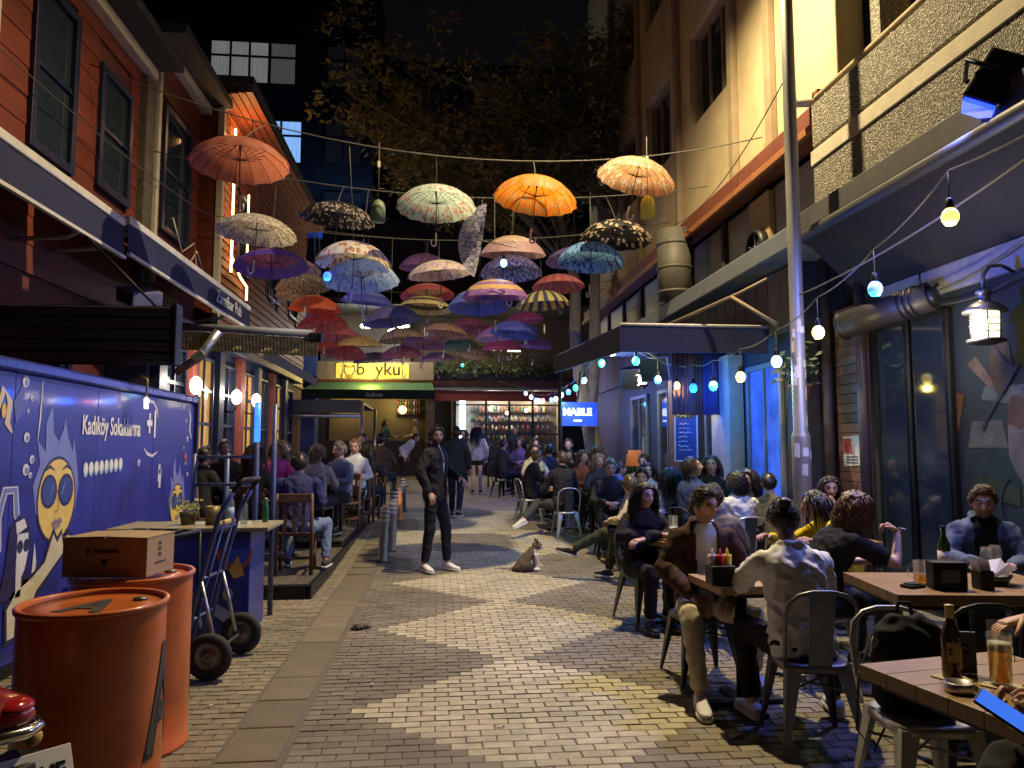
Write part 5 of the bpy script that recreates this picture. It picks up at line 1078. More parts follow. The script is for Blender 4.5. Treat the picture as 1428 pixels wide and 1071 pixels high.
for c in cl:
    for i in range(36):
        p = c + Vector((q.gauss(0, .2), q.gauss(0, .2), q.gauss(0, .15))); d = Vector((q.uniform(-1, 1), q.uniform(-1, 1), q.uniform(-.9, .3))).normalized() * q.uniform(.07, .12); e = (d.orthogonal().normalized() * q.uniform(.03, .045))
        e.rotate(Matrix.Rotation(q.uniform(0, 6.28), 3, d.normalized())); lf.add([p - d, p + e, p + d, p - e], [(0, 1, 2, 3)])
tag(lf.build('crown', M('tree_leaf', (.15, .13, .042), .55, var=.5, scale=1.2, transl=.3), te, 0, True), kind='stuff')
# balcony plants at the end building
for k in range(6):
    pl = thing('balcony_plant', ORD[k] + ' dark leafy balcony plant above the red valance, counted from the bar sign', 'plant', (.2 + .75 * k, 26.1, 3.9), 0, 'balcony plants at the end of the street'); b = MB(); q = random.Random(30 + k)
    for i in range(150):
        c = Vector((q.gauss(0, .25), q.gauss(0, .15), .2 + abs(q.gauss(0, .26)))); d = Vector((q.uniform(-1, 1), q.uniform(-1, 1), q.uniform(-.5, 1))).normalized() * .09; e = d.orthogonal().normalized() * .035; b.add([c - d, c + e, c + d, c - e], [(0, 1, 2, 3)])
    b.build('foliage', _M['dark_leaf'], pl); MB().box(-.3, .3, -.12, .12, 0, .2).build('trough', m_black, pl, .01)
# ------------------------------------------------------------------ chairs and tables
def tolix(name, mat, splat=None):
    t = thing(name, 'x', 'chair')
    S = .96
    b = MB(); n = 20
    # dished seat with rounded corners
    pts = []
    for k in range(24):
        a = 2 * math.pi * k / 24; c, s = math.cos(a), math.sin(a); pts.append((.18 * math.copysign(abs(c) ** .55, c), .18 * math.copysign(abs(s) ** .55, s)))
    vs = [(p[0], p[1], .43) for p in pts] + [(p[0] * .9, p[1] * .9, .435) for p in pts] + [(p[0] * .5, p[1] * .5, .425) for p in pts] + [(p[0] * 1.01, p[1] * 1.01, .395) for p in pts]
    fs = [(i, (i + 1) % 24, 24 + (i + 1) % 24, 24 + i) for i in range(24)] + [(24 + i, 24 + (i + 1) % 24, 48 + (i + 1) % 24, 48 + i) for i in range(24)] + [tuple(range(48, 72))] + [((i + 1) % 24, i, 72 + i, 72 + (i + 1) % 24) for i in range(24)]
    b.add(vs, fs, 0, True); b.build('seat', mat, t, 0, False, .003)
    for sx in (-1, 1):
        for sy in (-1, 1):
            x0, y0, x1, y1 = sx * .165, sy * .165, sx * .215, sy * (.21 if sy > 0 else .235)
            l = MB()
            for (w, d) in (((1, 0), (0, 1)), ((0, 1), (1, 0))):   # folded L section, tapering down
                a0 = Vector((x0, y0, .42)); a1 = Vector((x1, y1, 0)); u = Vector((-sx * w[0], -sy * w[1], 0)); th = Vector((-sx * d[0], -sy * d[1], 0)) * .003
                A = [a0, a0 + u * .075, a1 + u * .022, a1]; l.add([p for p in A] + [p + th for p in A], [(0, 1, 2, 3), (7, 6, 5, 4), (0, 4, 5, 1), (1, 5, 6, 2), (2, 6, 7, 3), (3, 7, 4, 0)])
            l.build('leg', mat, t)
    for (a, c) in (((-.15, -.15), (.15, .15)), ((-.15, .15), (.15, -.15))): MB().tube([(*a, .3), (*c, .3)], .007, 6).build('brace', mat, t)
    hoop = [(-.175, -.165, .42), (-.185, -.19, .55), (-.187, -.215, .68), (-.17, -.232, .76), (-.12, -.243, .805), (-.05, -.248, .823), (.05, -.248, .823), (.12, -.243, .805), (.17, -.232, .76), (.187, -.215, .68), (.185, -.19, .55), (.175, -.165, .42)]
    MB().tube(hoop, .0115, 8).build('back_hoop', mat, t)
    MB().add([(-.06, -.172, .42), (.06, -.172, .42), (.06, -.178 - .03, .6), (-.06, -.178 - .03, .6), (.068, -.246, .815), (-.068, -.246, .815)], [(0, 1, 2, 3), (3, 2, 4, 5)]).build('splat', splat or mat, t, 0, False, .004)
    t.scale = (S, S, S)
    return t
m_chb = M('black_chair_metal', (.035, .035, .038), .38, .5, var=.3, scale=8, bump=.05)
m_chw = M('pale_chair_metal', (.45, .45, .46), .35, .6, var=.2, scale=8)
m_chy = M('yellow_chair_metal', (.42, .34, .05), .4, .3, var=.2)
PROTO = {'g': tolix('metal_chair', m_gun), 'b': tolix('metal_chair', m_chb), 'w': tolix('metal_chair', m_chw, m_gun), 'y': tolix('metal_chair', m_chy)}
def wooden():
    t = thing('wooden_chair', 'x', 'chair'); mw = M('chair_wood', (.09, .045, .025), .5, var=.4, scale=8, stretch=(6, 6, .6))
    for sx in (-1, 1):
        MB().tube([(sx * .19, -.2, 0), (sx * .19, -.2, .45), (sx * .185, -.25, .9)], .022, 8).build('back_leg', mw, t); MB().tube([(sx * .19, .19, 0), (sx * .19, .19, .43)], .02, 8).build('leg', mw, t); MB().box(sx * .19 - .01, sx * .19 + .01, -.18, .18, .2, .235).build('stretcher', mw, t)
    MB().box(-.21, .21, -.21, .21, .43, .46).build('seat', mw, t, .012); MB().box(-.2, .2, -.262, -.235, .8, .9).build('top_rail', mw, t, .01)
    for k in range(3): MB().box(-.12 + .1 * k, -.08 + .1 * k, -.247, -.23, .46, .8).build('slat', mw, t)
    t.scale = (.96, .96, .96); return t
PROTO['o'] = wooden()
_used = set()
def chair(kind, x, y, z, face, label, group='metal chairs on the right terrace'):
    """face: heading the sitter looks along, degrees clockwise from +y"""
    p = PROTO[kind]; t = p if kind not in _used else copy_tree(p); _used.add(kind)
    t.location = (x, y, z); t.rotation_euler = (0, 0, R(-face)); t['label'] = label; t['group'] = group
    return t
def table(x, y, z, sx, sy, rz, label, h=.72, th=.045, base='post', mat=None, group='tables'):
    t = thing('table', label, 'table', (x, y, z), rz, group); mt = mat or m_tan
    n = max(3, int(round(sy / .12)))
    for k in range(n): a = -sy / 2 + sy * k / n; MB().box(-sx / 2, sx / 2, a, a + sy / n - .0015, h - th, h + rnd.uniform(-.0006, .0006)).build('plank', mt, t, .003)
    MB().box(-sx / 2 + .05, sx / 2 - .05, -sy / 2 + .05, sy / 2 - .05, h - th - .03, h - th - .001).build('apron', m_black, t)
    if base == 'post':
        MB().tube([(0, 0, .02), (0, 0, h - th - .03)], .035, 10).build('column', m_black, t); MB().box(-.25, .25, -.035, .035, 0, .03).build('foot', m_black, t, .006); MB().box(-.034, .034, -.25, .25, 0, .028).build('foot', m_black, t, .006)
    else:
        for sx_ in (-1, 1):
            for sy_ in (-1, 1): MB().box(sx_ * (sx / 2 - .07) - .02, sx_ * (sx / 2 - .07) + .02, sy_ * (sy / 2 - .07) - .02, sy_ * (sy / 2 - .07) + .02, 0, h - th - .03).build('leg', m_black, t)
    return t

pj = thing('projector', 'boxy projector tilted down under the far navy awning', 'projector', (-3.55, 9.1, 3.3)); MB().box(-.16, .16, -.2, .2, -.09, .09).build('case', M('projector_case', (.1, .11, .2), .4, var=.2), pj, .02); MB().lathe([(.06, -.22), (.07, -.2), (.07, -.18)], 16, T=Matrix.Rotation(R(90), 4, 'X')).build('lens', m_black, pj); MB().tube([(0, 0, .09), (0, 0, .4)], .015, 6).build('mount', m_black, pj); pj.rotation_euler = (R(12), R(20), R(-30))

for k, (x, y, a) in enumerate(((.35, 4.1, 20), (-.4, 4.9, 70), (1.15, 5.1, 130), (-.72, 7.3, 10), (.9, 6.7, 50), (.1, 8.3, 95), (-1.3, 4.6, 40))):
    t = thing('cigarette_butt', 'flattened white cigarette butt lying ' + ['in the pale diamond near the scooter side', 'beside the drain strip near the barrels', 'close to the grey sweater chair', 'beside the drain strip near the deck', 'in the pale diamond before the long haired woman', 'between the standing man and the cat', 'next to the hand truck wheels'][k], 'litter', (x, y, .004), R(a), 'cigarette butts on the paving'); MB().tube([(-.02, 0, .003), (.01, 0, .003)], .0042, 6).build('paper', m_white, t); MB().tube([(.0105, 0, .003), (.024, 0, .003)], .0042, 6).build('filter', m_tan, t)
# ------------------------------------------------------------------ people
m_skin = M('skin', (.5, .3, .22), .5, var=.08, scale=30, attr='Col')
m_sole = M('shoe_sole', (.6, .6, .58), .7, var=.1)
def V(*a): return Vector(a)
def remesh(mb, vox, it=4, folds=0., fs=9., seed=0, cut=None):
    me = bpy.data.meshes.new('tmp'); me.from_pydata(mb.v, [], mb.f); me.update()
    ob = bpy.data.objects.new('tmp', me)
    r = ob.modifiers.new('r', 'REMESH'); r.mode = 'VOXEL'; r.voxel_size = vox; r.use_smooth_shade = True
    if it: s = ob.modifiers.new('s', 'SMOOTH'); s.factor = .5; s.iterations = it
    out = bake(ob); bpy.data.meshes.remove(me)
    n = len(out.vertices)
    if folds and n:
        co = np.empty(n * 3); out.vertices.foreach_get('co', co); co = co.reshape(-1, 3)
        no = np.empty(n * 3); out.vertices.foreach_get('normal', no); no = no.reshape(-1, 3); off = V(seed * 3.7, seed * 1.3, 0)
        d = np.array([abs(noise.noise(V(c[0] * 13 + c[2] * 5, c[1] * 13 + c[2] * 4, c[2] * 8) + off)) * -1.9 + noise.noise(V(c[0] * 24, c[1] * 24, c[2] * 34) + off) * .45 for c in co])
        co += no * ((d + .35) * folds)[:, None]; out.vertices.foreach_set('co', co.ravel())
    if cut is not None:
        bm = bmesh.new(); bm.from_mesh(out); bmesh.ops.delete(bm, geom=[v for v in bm.verts if cut(v.co)], context='VERTS'); bm.to_mesh(out); bm.free()
    out.polygons.foreach_set('use_smooth', [True] * len(out.polygons)); out.update()
    return out
def loft(mb, rings, n=14):
    """rings: (centre, lateral unit, depth unit, half width, half depth)"""
    vs = []; fs = []
    for (c, u, w, a, d) in rings:
        for j in range(n):
            t = 2 * math.pi * j / n; ct, st = math.cos(t), math.sin(t)
            vs.append(c + u * (a * math.copysign(abs(ct) ** .85, ct)) + w * (d * math.copysign(abs(st) ** .85, st)))
    for i in range(len(rings) - 1):
        for j in range(n): j2 = (j + 1) % n; fs.append((i * n + j, i * n + j2, (i + 1) * n + j2, (i + 1) * n + j))
    fs.append(tuple(range(n))[::-1]); fs.append(tuple((len(rings) - 1) * n + j for j in range(n)))
    mb.add(vs, fs)
def limb(mb, pts, rs, n=12):
    """tube with rounded ends and eased joints"""
    P = [V(*p) for p in pts]; d0 = (P[0] - P[1]).normalized(); d1 = (P[-1] - P[-2]).normalized()
    Q = [P[0] + d0 * rs[0] * .7] + [P[0]]; S = [rs[0] * .45, rs[0]]
    for i in range(1, len(P)):
        if i < len(P) - 1:
            a, b = P[i - 1], P[i + 1]; Q += [P[i].lerp(a, .16), P[i] , P[i].lerp(b, .16)]; S += [rs[i] * 1.0, rs[i] * 1.05, rs[i]]
        else: Q.append(P[i]); S.append(rs[i])
    Q.append(P[-1] + d1 * rs[-1] * .5); S.append(rs[-1] * .5)
    mb.tube(Q, S, n)
def torso(mb, J, g, low=-.1, hem=None, female=False):
    """g: extra thickness"""
    up = (J['neck'] - J['pelvis']).normalized(); hl = (J['hipR'] - J['hipL']).normalized(); sl_ = (J['shR'] - J['shL']).normalized()
    P, N = J['pelvis'], J['neck']; C = J['chest']; L_ = (N - P).length; k = L_ / .52
    def ring(t, a, d, dy=0):
        if t < .5: c = P.lerp(C, t / .5)
        else: c = C.lerp(N, (t - .5) / .5)
        u = hl.lerp(sl_, max(0, min(1, t))).normalized(); w = up.cross(u).normalized() * 1
        return (c + w * dy, u, w, a + g, d + g)
    wst = .122 if female else .137
    rs = [ring(low, .15, .1), ring(0., .165, .115), ring(.22, .148, .105), ring(.42, wst + .008, .1), ring(.62, .15, .11, .005), ring(.8, .165, .112, .003), ring(.93, .15, .09), ring(1.02, .085, .065), ring(1.08, .06, .055)]
    loft(mb, rs, 16)
HEAD_N = {}
def head_mesh(lod, seed, col, beard, browc, lips, fem):
    nu, nv = {0: (56, 46), 1: (36, 30), 2: (22, 18)}[lod]; b = MB(); cols = []
    q = random.Random(seed); nose = q.uniform(.9, 1.15); jaw = q.uniform(.94, 1.04) * (.93 if fem else 1)
    def pt(u, v):
        lon = math.pi / 2 + (u - .45 * math.sin(u)); lat = v
        d = V(math.cos(lat) * math.cos(lon), math.cos(lat) * math.sin(lon), math.sin(lat))
        p = V(d.x * .0745, d.y * .094, d.z * .114); fr = max(0., d.y)
        t = max(0, -p.z / .114)
        p.x *= (1 - .3 * t ** 1.6) * (jaw if p.z < 0 else 1)
        if d.y < 0: p.y *= 1 - .42 * t; p.y *= 1.04
        else: p.y *= .93 + .05 * t
        G = lambda x, sx, z, sz: math.exp(-((p.x - x) / sx) ** 2 - ((p.z - z) / sz) ** 2)
        if d.y > .2:
            e = 0
            e += .021 * nose * math.exp(-(p.x / .0115) ** 2) * (math.exp(-((p.z + .03) / .014) ** 2) + .62 * math.exp(-((p.z + .008) / .02) ** 2))
            e += .006 * math.exp(-((p.z - .026) / .01) ** 2) * math.exp(-(p.x / .045) ** 4)
            e -= .0125 * (G(.031, .016, .006, .013) + G(-.031, .016, .006, .013))
            e += .006 * G(0, .022, -.062, .011) - .003 * G(0, .02, -.0615, .003) - .004 * G(0, .03, -.08, .008) + .009 * G(0, .024, -.1, .016)
            e += .004 * (G(.045, .02, -.02, .02) + G(-.045, .02, -.02, .02)) - .004 * (G(.05, .018, -.055, .02) + G(-.05, .018, -.055, .02))
            p.y += e
        c = list(col); fr_ = d.y > .25
        if fr_:
            lp = G(0, .022, -.063, .0085)
            if lp > .35: c = list(lips)
            ck_ = G(.043, .02, -.025, .022) + G(-.043, .02, -.025, .022); c = [c[0] * (1 + .1 * ck_), c[1] * (1 - .06 * ck_), c[2] * (1 - .06 * ck_)]
            br = max(math.exp(-((abs(p.x) - .033) / .017) ** 4) * math.exp(-((p.z - .027 + abs(abs(p.x) - .033) * .15) / .0052) ** 2), 0)
            if br > .3: c = list(browc)
        if beard:
            mk = (p.z < -.045 and d.y > -.15 and not (fr_ and G(0, .02, -.063, .007) > .4)) or (fr_ and abs(p.x) < .028 and -.056 < p.z < -.046) or (p.z < .0 and .0 < d.y < .35 and abs(p.x) > .05)
            if mk: c = [c[i] * (1 - beard) + browc[i] * beard for i in range(3)]; p *= 1 + .03 * beard
        return p, c
    vs = []
    for i in range(nv + 1):
        v = -math.pi / 2 + math.pi * i / nv
        for j in range(nu):
            p, c = pt(-math.pi + 2 * math.pi * j / nu, v); vs.append(p); cols.append(c)
    fs = [(i * nu + j, i * nu + (j + 1) % nu, (i + 1) * nu + (j + 1) % nu, (i + 1) * nu + j) for i in range(nv) for j in range(nu)]
    b.add(vs, fs, 0, True)
    def extra(f, c):
        n0 = len(b.v); f(); cols.extend([c] * (len(b.v) - n0))
    for s in (-1, 1):
        if lod < 2:
            extra(lambda: b.ball((s * .031, .0695, .006), .0125, 12, 9), (.34, .31, .3))
            extra(lambda: b.ball((s * .031, .0768, .006), (.0066, .0066, .0066), 10, 7), (.02, .012, .009))
            extra(lambda: b.tube([(s * .016, .079, .009), (s * .025, .0845, .0155), (s * .037, .0835, .0155), (s * .047, .073, .009)], .0028, 5), tuple(k * .45 for k in col))
        else: extra(lambda: b.ball((s * .031, .08, .006), (.01, .006, .006), 8, 5), (.05, .035, .03))
        extra(lambda: b.ball((s * .076, -.008, -.004), (.012, .019, .031), 10, 7), tuple(k * .95 for k in col))
    return b, cols
def hand_mb(wr, d, nrm, side, curl, S=1., thumb_in=.3):
    """hand from the wrist along d, palm facing nrm; side +1 right hand"""
    b = MB(); d = d.normalized(); nrm = (nrm - d * nrm.dot(d)).normalized(); lat = d.cross(nrm) * side   # lat points to the thumb side
    lat = lat.normalized()
    loft(b, [(wr - d * .02 * S, lat, nrm, .026 * S, .02 * S), (wr + d * .02 * S, lat, nrm, .03 * S, .018 * S), (wr + d * .055 * S, lat, nrm, .04 * S, .016 * S), (wr + d * .088 * S, lat, nrm, .039 * S, .0125 * S), (wr + d * .096 * S, lat, nrm, .03 * S, .008 * S)], 12)
    for k, (off, ln) in enumerate(((.029, .95), (.0095, 1.05), (-.0105, .98), (-.029, .78))):
        p = wr + d * .085 * S + lat * off * S; dir_ = (d + lat * off * 2.2).normalized(); pts = [p - dir_ * .012]; rs = [.0092 * S]
        ax = dir_.cross(nrm).normalized(); c = curl[k] if isinstance(curl, (list, tuple)) else curl
        for (sl_, bend, r) in ((.044, .9, .0092), (.028, 1.1, .0082), (.022, .8, .0068)):
            dir_ = dir_.copy(); dir_.rotate(Matrix.Rotation(c * bend, 3, ax)); p = p + dir_ * sl_ * ln * S; pts.append(p); rs.append(r * S * (.95 if ln < .8 else 1))
        pts.append(p + dir_ * .004); rs.append(.004 * S); b.tube(pts, rs, 8)
    p = wr + d * .025 * S + lat * .026 * S; dir_ = (d * .7 + lat * .75 + nrm * thumb_in).normalized(); pts = [p - dir_ * .015]; rs = [.013 * S]
    for (sl_, r) in ((.035, .0118), (.03, .0105), (.022, .0085)):
        p = p + dir_ * sl_ * S; pts.append(p); rs.append(r * S); dir_ = (dir_ - lat * .28 + nrm * .12 * (1 + thumb_in)).normalized()
    pts.append(p + dir_ * .006); rs.append(.004); b.tube(pts, rs, 8)
    return b
def hair_mb(style, length, lod, seed, thick):
    b = MB(); q = random.Random(seed); nu, nv = (44, 32) if lod == 0 else ((30, 22) if lod == 1 else (20, 14))
    def hl(lon):   # hairline height by longitude (0 = front)
        a = abs(lon); f = [(0, .068), (.5, .066), (.8, .05), (1.05, .012), (1.35, -.012), (1.6, .004), (1.9, -.03), (2.4, -.07), (3.15, -.082)]
        for (x0, y0), (x1, y1) in zip(f, f[1:]):
            if a <= x1: return y0 + (y1 - y0) * (a - x0) / (x1 - x0)
        return -.082
    vs = []
    for i in range(nv + 1):
        lat = -math.pi / 2 + math.pi * i / nv
        for j in range(nu):
            lon = -math.pi + 2 * math.pi * j / nu; d = V(math.cos(lat) * math.sin(lon), math.cos(lat) * math.cos(lon), math.sin(lat)); p = V(d.x * .0745, d.y * .094, d.z * .114)
            t = max(0, -p.z / .114); p.x *= 1 - .3 * t ** 1.6
            if d.y < 0: p.y *= (1 - .42 * t) * 1.04
            else: p.y *= .93
            m = max(0, min(1, (p.z - hl(lon)) / .016 + .5)); nz = noise.noise(p * 30 + V(seed, 0, 0)) * .5 + noise.noise(V(p.x * 120, p.y * 25, p.z * 60) + V(seed, 0, 0)) * .5
            vs.append(p + d * ((thick * (.75 + .7 * nz * (1.6 if style == 'curly' else 1)) + .003) * m - (1 - m) * .014))
    b.add(vs, [(i * nu + j, i * nu + (j + 1) % nu, (i + 1) * nu + (j + 1) % nu, (i + 1) * nu + j) for i in range(nv) for j in range(nu)], 0, True)
    N = {'short': 230, 'long': 230, 'curly': 330, 'bun': 150, 'fade': 130, 'wavy': 260}.get(style, 150); N = int(N * (2.6, 1.1, .35)[lod]); ns = (4, 3, 3)[lod]
    for _ in range(N):
        lon = q.uniform(-math.pi, math.pi); s_ = q.uniform(-.5, 1); lat = math.asin(max(-1, min(1, s_))); d = V(math.cos(lat) * math.sin(lon), math.cos(lat) * math.cos(lon), math.sin(lat)); p = V(d.x * .0745, d.y * .09, d.z * .114)
        if p.z < hl(lon) + .006: continue
        p = p + d * thick * .6
        if style in ('short', 'fade', 'bun'):
            tdir = (V(0, -.8, .2) if style != 'short' or q.random() < .3 else V(q.uniform(-.6, .6), .3, .5)) ; tdir = (tdir - d * tdir.dot(d)); tdir = tdir.normalized() if tdir.length > 1e-3 else d.orthogonal()
            ln = q.uniform(.02, .05) * (1.3 if style == 'short' else .8); pts = [p, p + tdir * ln * .5 + d * .012, p + tdir * ln + d * .004]; b.tube(pts, [.0036, .003, .0008], ns)
        else:
            pts = [p]; ln = length * q.uniform(.7, 1.08); steps = 9 if lod == 0 else 6; v = (d * .8 + V(0, -.25, .25)).normalized(); ph = q.uniform(0, 6.28); cur = p.copy(); amp = {'curly': .015, 'wavy': .008, 'long': .003}[style] * q.uniform(.5, 1.3)
            # stay off the face: front locks fall sideways
            if d.y > .3: v = (v + V(math.copysign(.9, d.x if abs(d.x) > .02 else q.uniform(-1, 1)), -.3, 0)).normalized()
            for k in range(steps):
                v = (v * .55 + V(0, 0, -1) * .55).normalized(); cur = cur + v * (ln / steps)
                # keep outside the skull
                e = math.sqrt((cur.x / .086) ** 2 + (cur.y / .104) ** 2 + (cur.z / .124) ** 2)
                if e < 1 and cur.z > -.09: cur = cur * (1.02 / e)
                if cur.y > .045 and abs(cur.x) < .062: cur.x = math.copysign(.066, cur.x)
                o = V(math.cos(ph + k * 1.9), math.sin(ph + k * 1.9), 0) * amp * min(1, k / 2)
                pts.append(cur + o)
            r0 = {'curly': .0048, 'wavy': .0045, 'long': .0042}[style] * (1, 1.5, 2.6)[lod]; rs = [r0 * (1 - .65 * (k / steps) ** 2) for k in range(steps + 1)]; b.tube(pts, rs, ns)
    if style == 'bun': b.ball((0, -.075, .085), (.04, .04, .036), 12, 9)
    return b
def shoe(t, ank, toe, col, sole, h=0.):
    d = (toe - ank); d.z = 0; d = d.normalized() if d.length > 1e-4 else V(0, 1, 0); u = V(d.y, -d.x, 0); tilt = toe - ank
    f = (toe - ank).normalized(); dn = u.cross(f).normalized()
    if dn.z > 0: dn = -dn
    u = f.cross(dn).normalized(); base = ank + dn * .065
    b = MB(); R_ = []
    for (y, w, hh, lift) in ((-.075, .022, .05, 0), (-.055, .036, .075, 0), (0, .039, .082, 0), (.05, .04, .07, 0), (.1, .045, .052, 0), (.15, .044, .04, 0), (.185, .032, .032, .004), (.2, .015, .02, .008)):
        R_.append((base + f * y - dn * (.012 + hh / 2 + lift), u, dn, w, hh / 2))
    loft(b, R_, 14); o = remesh(b, .009, 3); o.materials.clear(); o.materials.append(col); so_ = link('shoe', o, t)
    s = MB(); outl = [(-.08, .02), (-.06, .037), (0, .04), (.06, .042), (.12, .049), (.16, .045), (.195, .028), (.205, .008)]; outl = outl + [(y, -w) for y, w in outl[::-1]]
    s.prism([base + f * y + u * w for y, w in outl], -dn * .022); s.build('sole', sole, so_, .005)
    return so_
SIT = dict(pelvis=(0, 0, .5), chest=(0, -.01, .76), neck=(0, .02, 1.02), head=(0, .05, 1.17), kneeL=(-.13, .43, .5), kneeR=(.13, .43, .5), ankL=(-.13, .4, .085), ankR=(.13, .4, .085), elL=(-.25, .1, .74), elR=(.25, .1, .74), wrL=(-.14, .33, .73), wrR=(.14, .33, .73))
STAND = dict(pelvis=(0, 0, .94), chest=(0, .0, 1.18), neck=(0, -.01, 1.47), head=(0, .02, 1.62), kneeL=(-.1, .03, .5), kneeR=(.1, .03, .5), ankL=(-.1, -.01, .085), ankR=(.1, -.01, .085), elL=(-.25, -.04, 1.17), elR=(.25, -.04, 1.17), wrL=(-.25, .08, .93), wrR=(.25, .08, .93))
_CL = {}
def cloth(c, name=None, rough=.85):
    k = 'cloth_%02d_%02d_%02d' % tuple(int(q * 100) for q in c)
    return M(k, c, rough, var=.16, scale=14, bump=.25, bscale=260, spec=.25)
def person(label, x, y, z, face, base=SIT, pose=None, top=(.02, .02, .022), bottom=(.02, .02, .025), shoes=(.03, .03, .03), sole=None, hair=('short', 0, .012), hairc=(.02, .014, .01), skin=(.46, .27, .19), lod=1,
           head=(0, 0, 0), beard=0., fem=False, jacket=None, sleeves='long', scale=.96, curl=.55, hood=False, skirt=None, glasses=False, group=None, collar=False, shoes_on=True, palm=None, lips=None, stripes=None, scalecloth=1., thin=1., gap=.035):
    t = thing('person', label, 'person', (x, y, z), R(-face), group); t.scale = (scale,) * 3
    J = {k: V(*v) for k, v in base.items()}
    for k, v in (pose or {}).items(): J[k] = V(*v) if isinstance(v, (tuple, list)) and len(v) == 3 else v
    fwd = V(0, 1, 0); tw = R((pose or {}).get('twist', 0)); lat = V(math.cos(tw), -math.sin(tw), 0)
    sw = (.136 if fem else .158) * thin
    sd = J['neck'] - J['chest']; sd.normalize()
    J['shL'] = J['neck'] - lat * sw - sd * .06; J['shR'] = J['neck'] + lat * sw - sd * .06
    J['hipL'] = J['pelvis'] + V(-.09, .0, -.02); J['hipR'] = J['pelvis'] + V(.09, 0, -.02)
    vox = (.0135, .019, .03)[lod]
    # ---- body: one continuous skin
    b = MB(); torso(b, J, -.012, female=fem)
    b.tube([J['neck'] - V(0, 0, .05), J['neck'] + (J['head'] - J['neck']) * .3, J['head'] + V(0, -.02, -.05)], [.062, .05, .05], 12)
    for s in 'LR':
        limb(b, [J['sh' + s], J['el' + s], J['wr' + s]], [.045 * thin, .037 * thin, .027]); limb(b, [J['hip' + s], J['knee' + s], J['ank' + s]], [.075, .05, .036])
    bm_ = remesh(b, .017 if lod < 2 else .028, 3)
    P = [v.co.copy() for v in bm_.vertices]; F = [tuple(p.vertices) for p in bm_.polygons]; bpy.data.meshes.remove(bm_)
    ob = MB(); ob.add(P, F, 0, True); cols = [skin] * len(P)
    lp = lips or (skin[0] * .85, skin[1] * .6, skin[2] * .62)
    hb, hc = head_mesh(lod, hash(label) % 997 if False else sum(map(ord, label)) % 997, skin, beard, tuple(k * 1.2 + .005 for k in hairc), lp, fem)
    yaw, pit, rol = (R(a) for a in head); HR = Matrix.Rotation(-yaw, 4, 'Z') @ Matrix.Rotation(-pit, 4, 'X') @ Matrix.Rotation(rol, 4, 'Y'); HT = Matrix.Translation(J['head']) @ HR
    ob.add(hb.v, hb.f, 0, True, HT); cols += hc
    for s, sg in (('L', -1), ('R', 1)):
        if (pose or {}).get('nohand' + s): continue
        d = (J['wr' + s] - J['el' + s]); d = V(*pose['hd' + s]) if pose and 'hd' + s in pose else d
        pn = V(*pose['pn' + s]) if pose and 'pn' + s in pose else V(-sg * .35, 0, -1)
        c_ = pose.get('curl' + s, curl) if pose else curl
        if lod < 2 or True:
            hm = hand_mb(J['wr' + s], d, pn, sg, c_, 1.0 if not fem else .93); ob.add(hm.v, hm.f, 0, True); cols += [tuple(k * (1.02 if i == 0 else .97) for i, k in enumerate(skin))] * len(hm.v)
    me = ob.mesh('body', m_skin); ca = me.color_attributes.new('Col', 'FLOAT_COLOR', 'POINT'); ca.data.foreach_set('color', np.array([(*c, 1) for c in cols], dtype=np.float32).ravel())
    bo = link('body', me, t)
    # ---- clothes
    def top_mesh(g, sl_, vx, folds, sd_, cut=None, low=-.12):
        b = MB(); torso(b, J, g, low=low, female=fem)
        for s in 'LR':
            sh, el, wr = J['sh' + s], J['el' + s], J['wr' + s]
            if sl_ == 'long': limb(b, [sh, el, el.lerp(wr, .93)], [(.054 * thin + g * .8), (.045 * thin + g * .8), .035 + g * .6])
            elif sl_ == 'short': limb(b, [sh, sh.lerp(el, .72)], [.055 + g, .06 + g])
            elif sl_ == 'pushed': limb(b, [sh, el, el.lerp(wr, .35)], [(.054 + g * .8), (.045 + g * .8), .042 + g])
        if hood or collar:
            nk = J['neck'] + V(0, -.01, .02); k = .028 if hood else .016
            b.tube([nk + V(math.cos(a) * .075, math.sin(a) * .07 - (.03 if hood else 0), .01 + (.02 if math.sin(a) < 0 else -.01)) for a in [2 * math.pi * i / 14 for i in range(14)]], k, 8, closed=True)
            if hood: loft(b, [(nk + V(0, -.07, .0), V(1, 0, 0), V(0, .4, 1), .09, .06), (nk + V(0, -.1, -.05), V(1, 0, 0), V(0, .3, 1), .1, .05), (nk + V(0, -.11, -.12), V(1, 0, 0), V(0, .2, 1), .06, .03)], 12)
        return remesh(b, vx, 3, folds, 9, sd_, cut)
    sdv = sum(map(ord, label)) % 89
    fl_ = (.0115, .01, .009)[lod] * (1 + .5 * (scalecloth - 1))
    if jacket is not None:
        m1 = top_mesh(.004, 'none', vox, fl_ * .5, sdv); m1.materials.clear(); m1.materials.append(cloth(top)); link('shirt', m1, t)
        up_ = J['neck'] - J['pelvis']; fy = V(-lat.y, lat.x, 0) * 1
        fy = up_.normalized().cross(lat) * 1.0
        if fy.y < 0: fy = -fy
        def cutf(c):
            r = c - J['pelvis']; tt = r.dot(up_) / up_.length_squared
            ctr = J['pelvis'].lerp(J['chest'], tt / .5) if tt < .5 else J['chest'].lerp(J['neck'], (tt - .5) / .5)
            return (c - ctr).dot(fy) > .05 and abs((c - ctr).dot(lat)) < gap + (gap + .005) * max(0, tt) and tt < 1.2 and tt > -.25
        m2 = top_mesh(.02, sleeves, vox, fl_, sdv + 1, cutf, low=-.2); m2.materials.clear(); m2.materials.append(cloth(jacket)); jo = link('jacket', m2, t)
        q_ = jo.modifiers.new('solid', 'SOLIDIFY'); q_.thickness = .006; q_.offset = 1
    else:
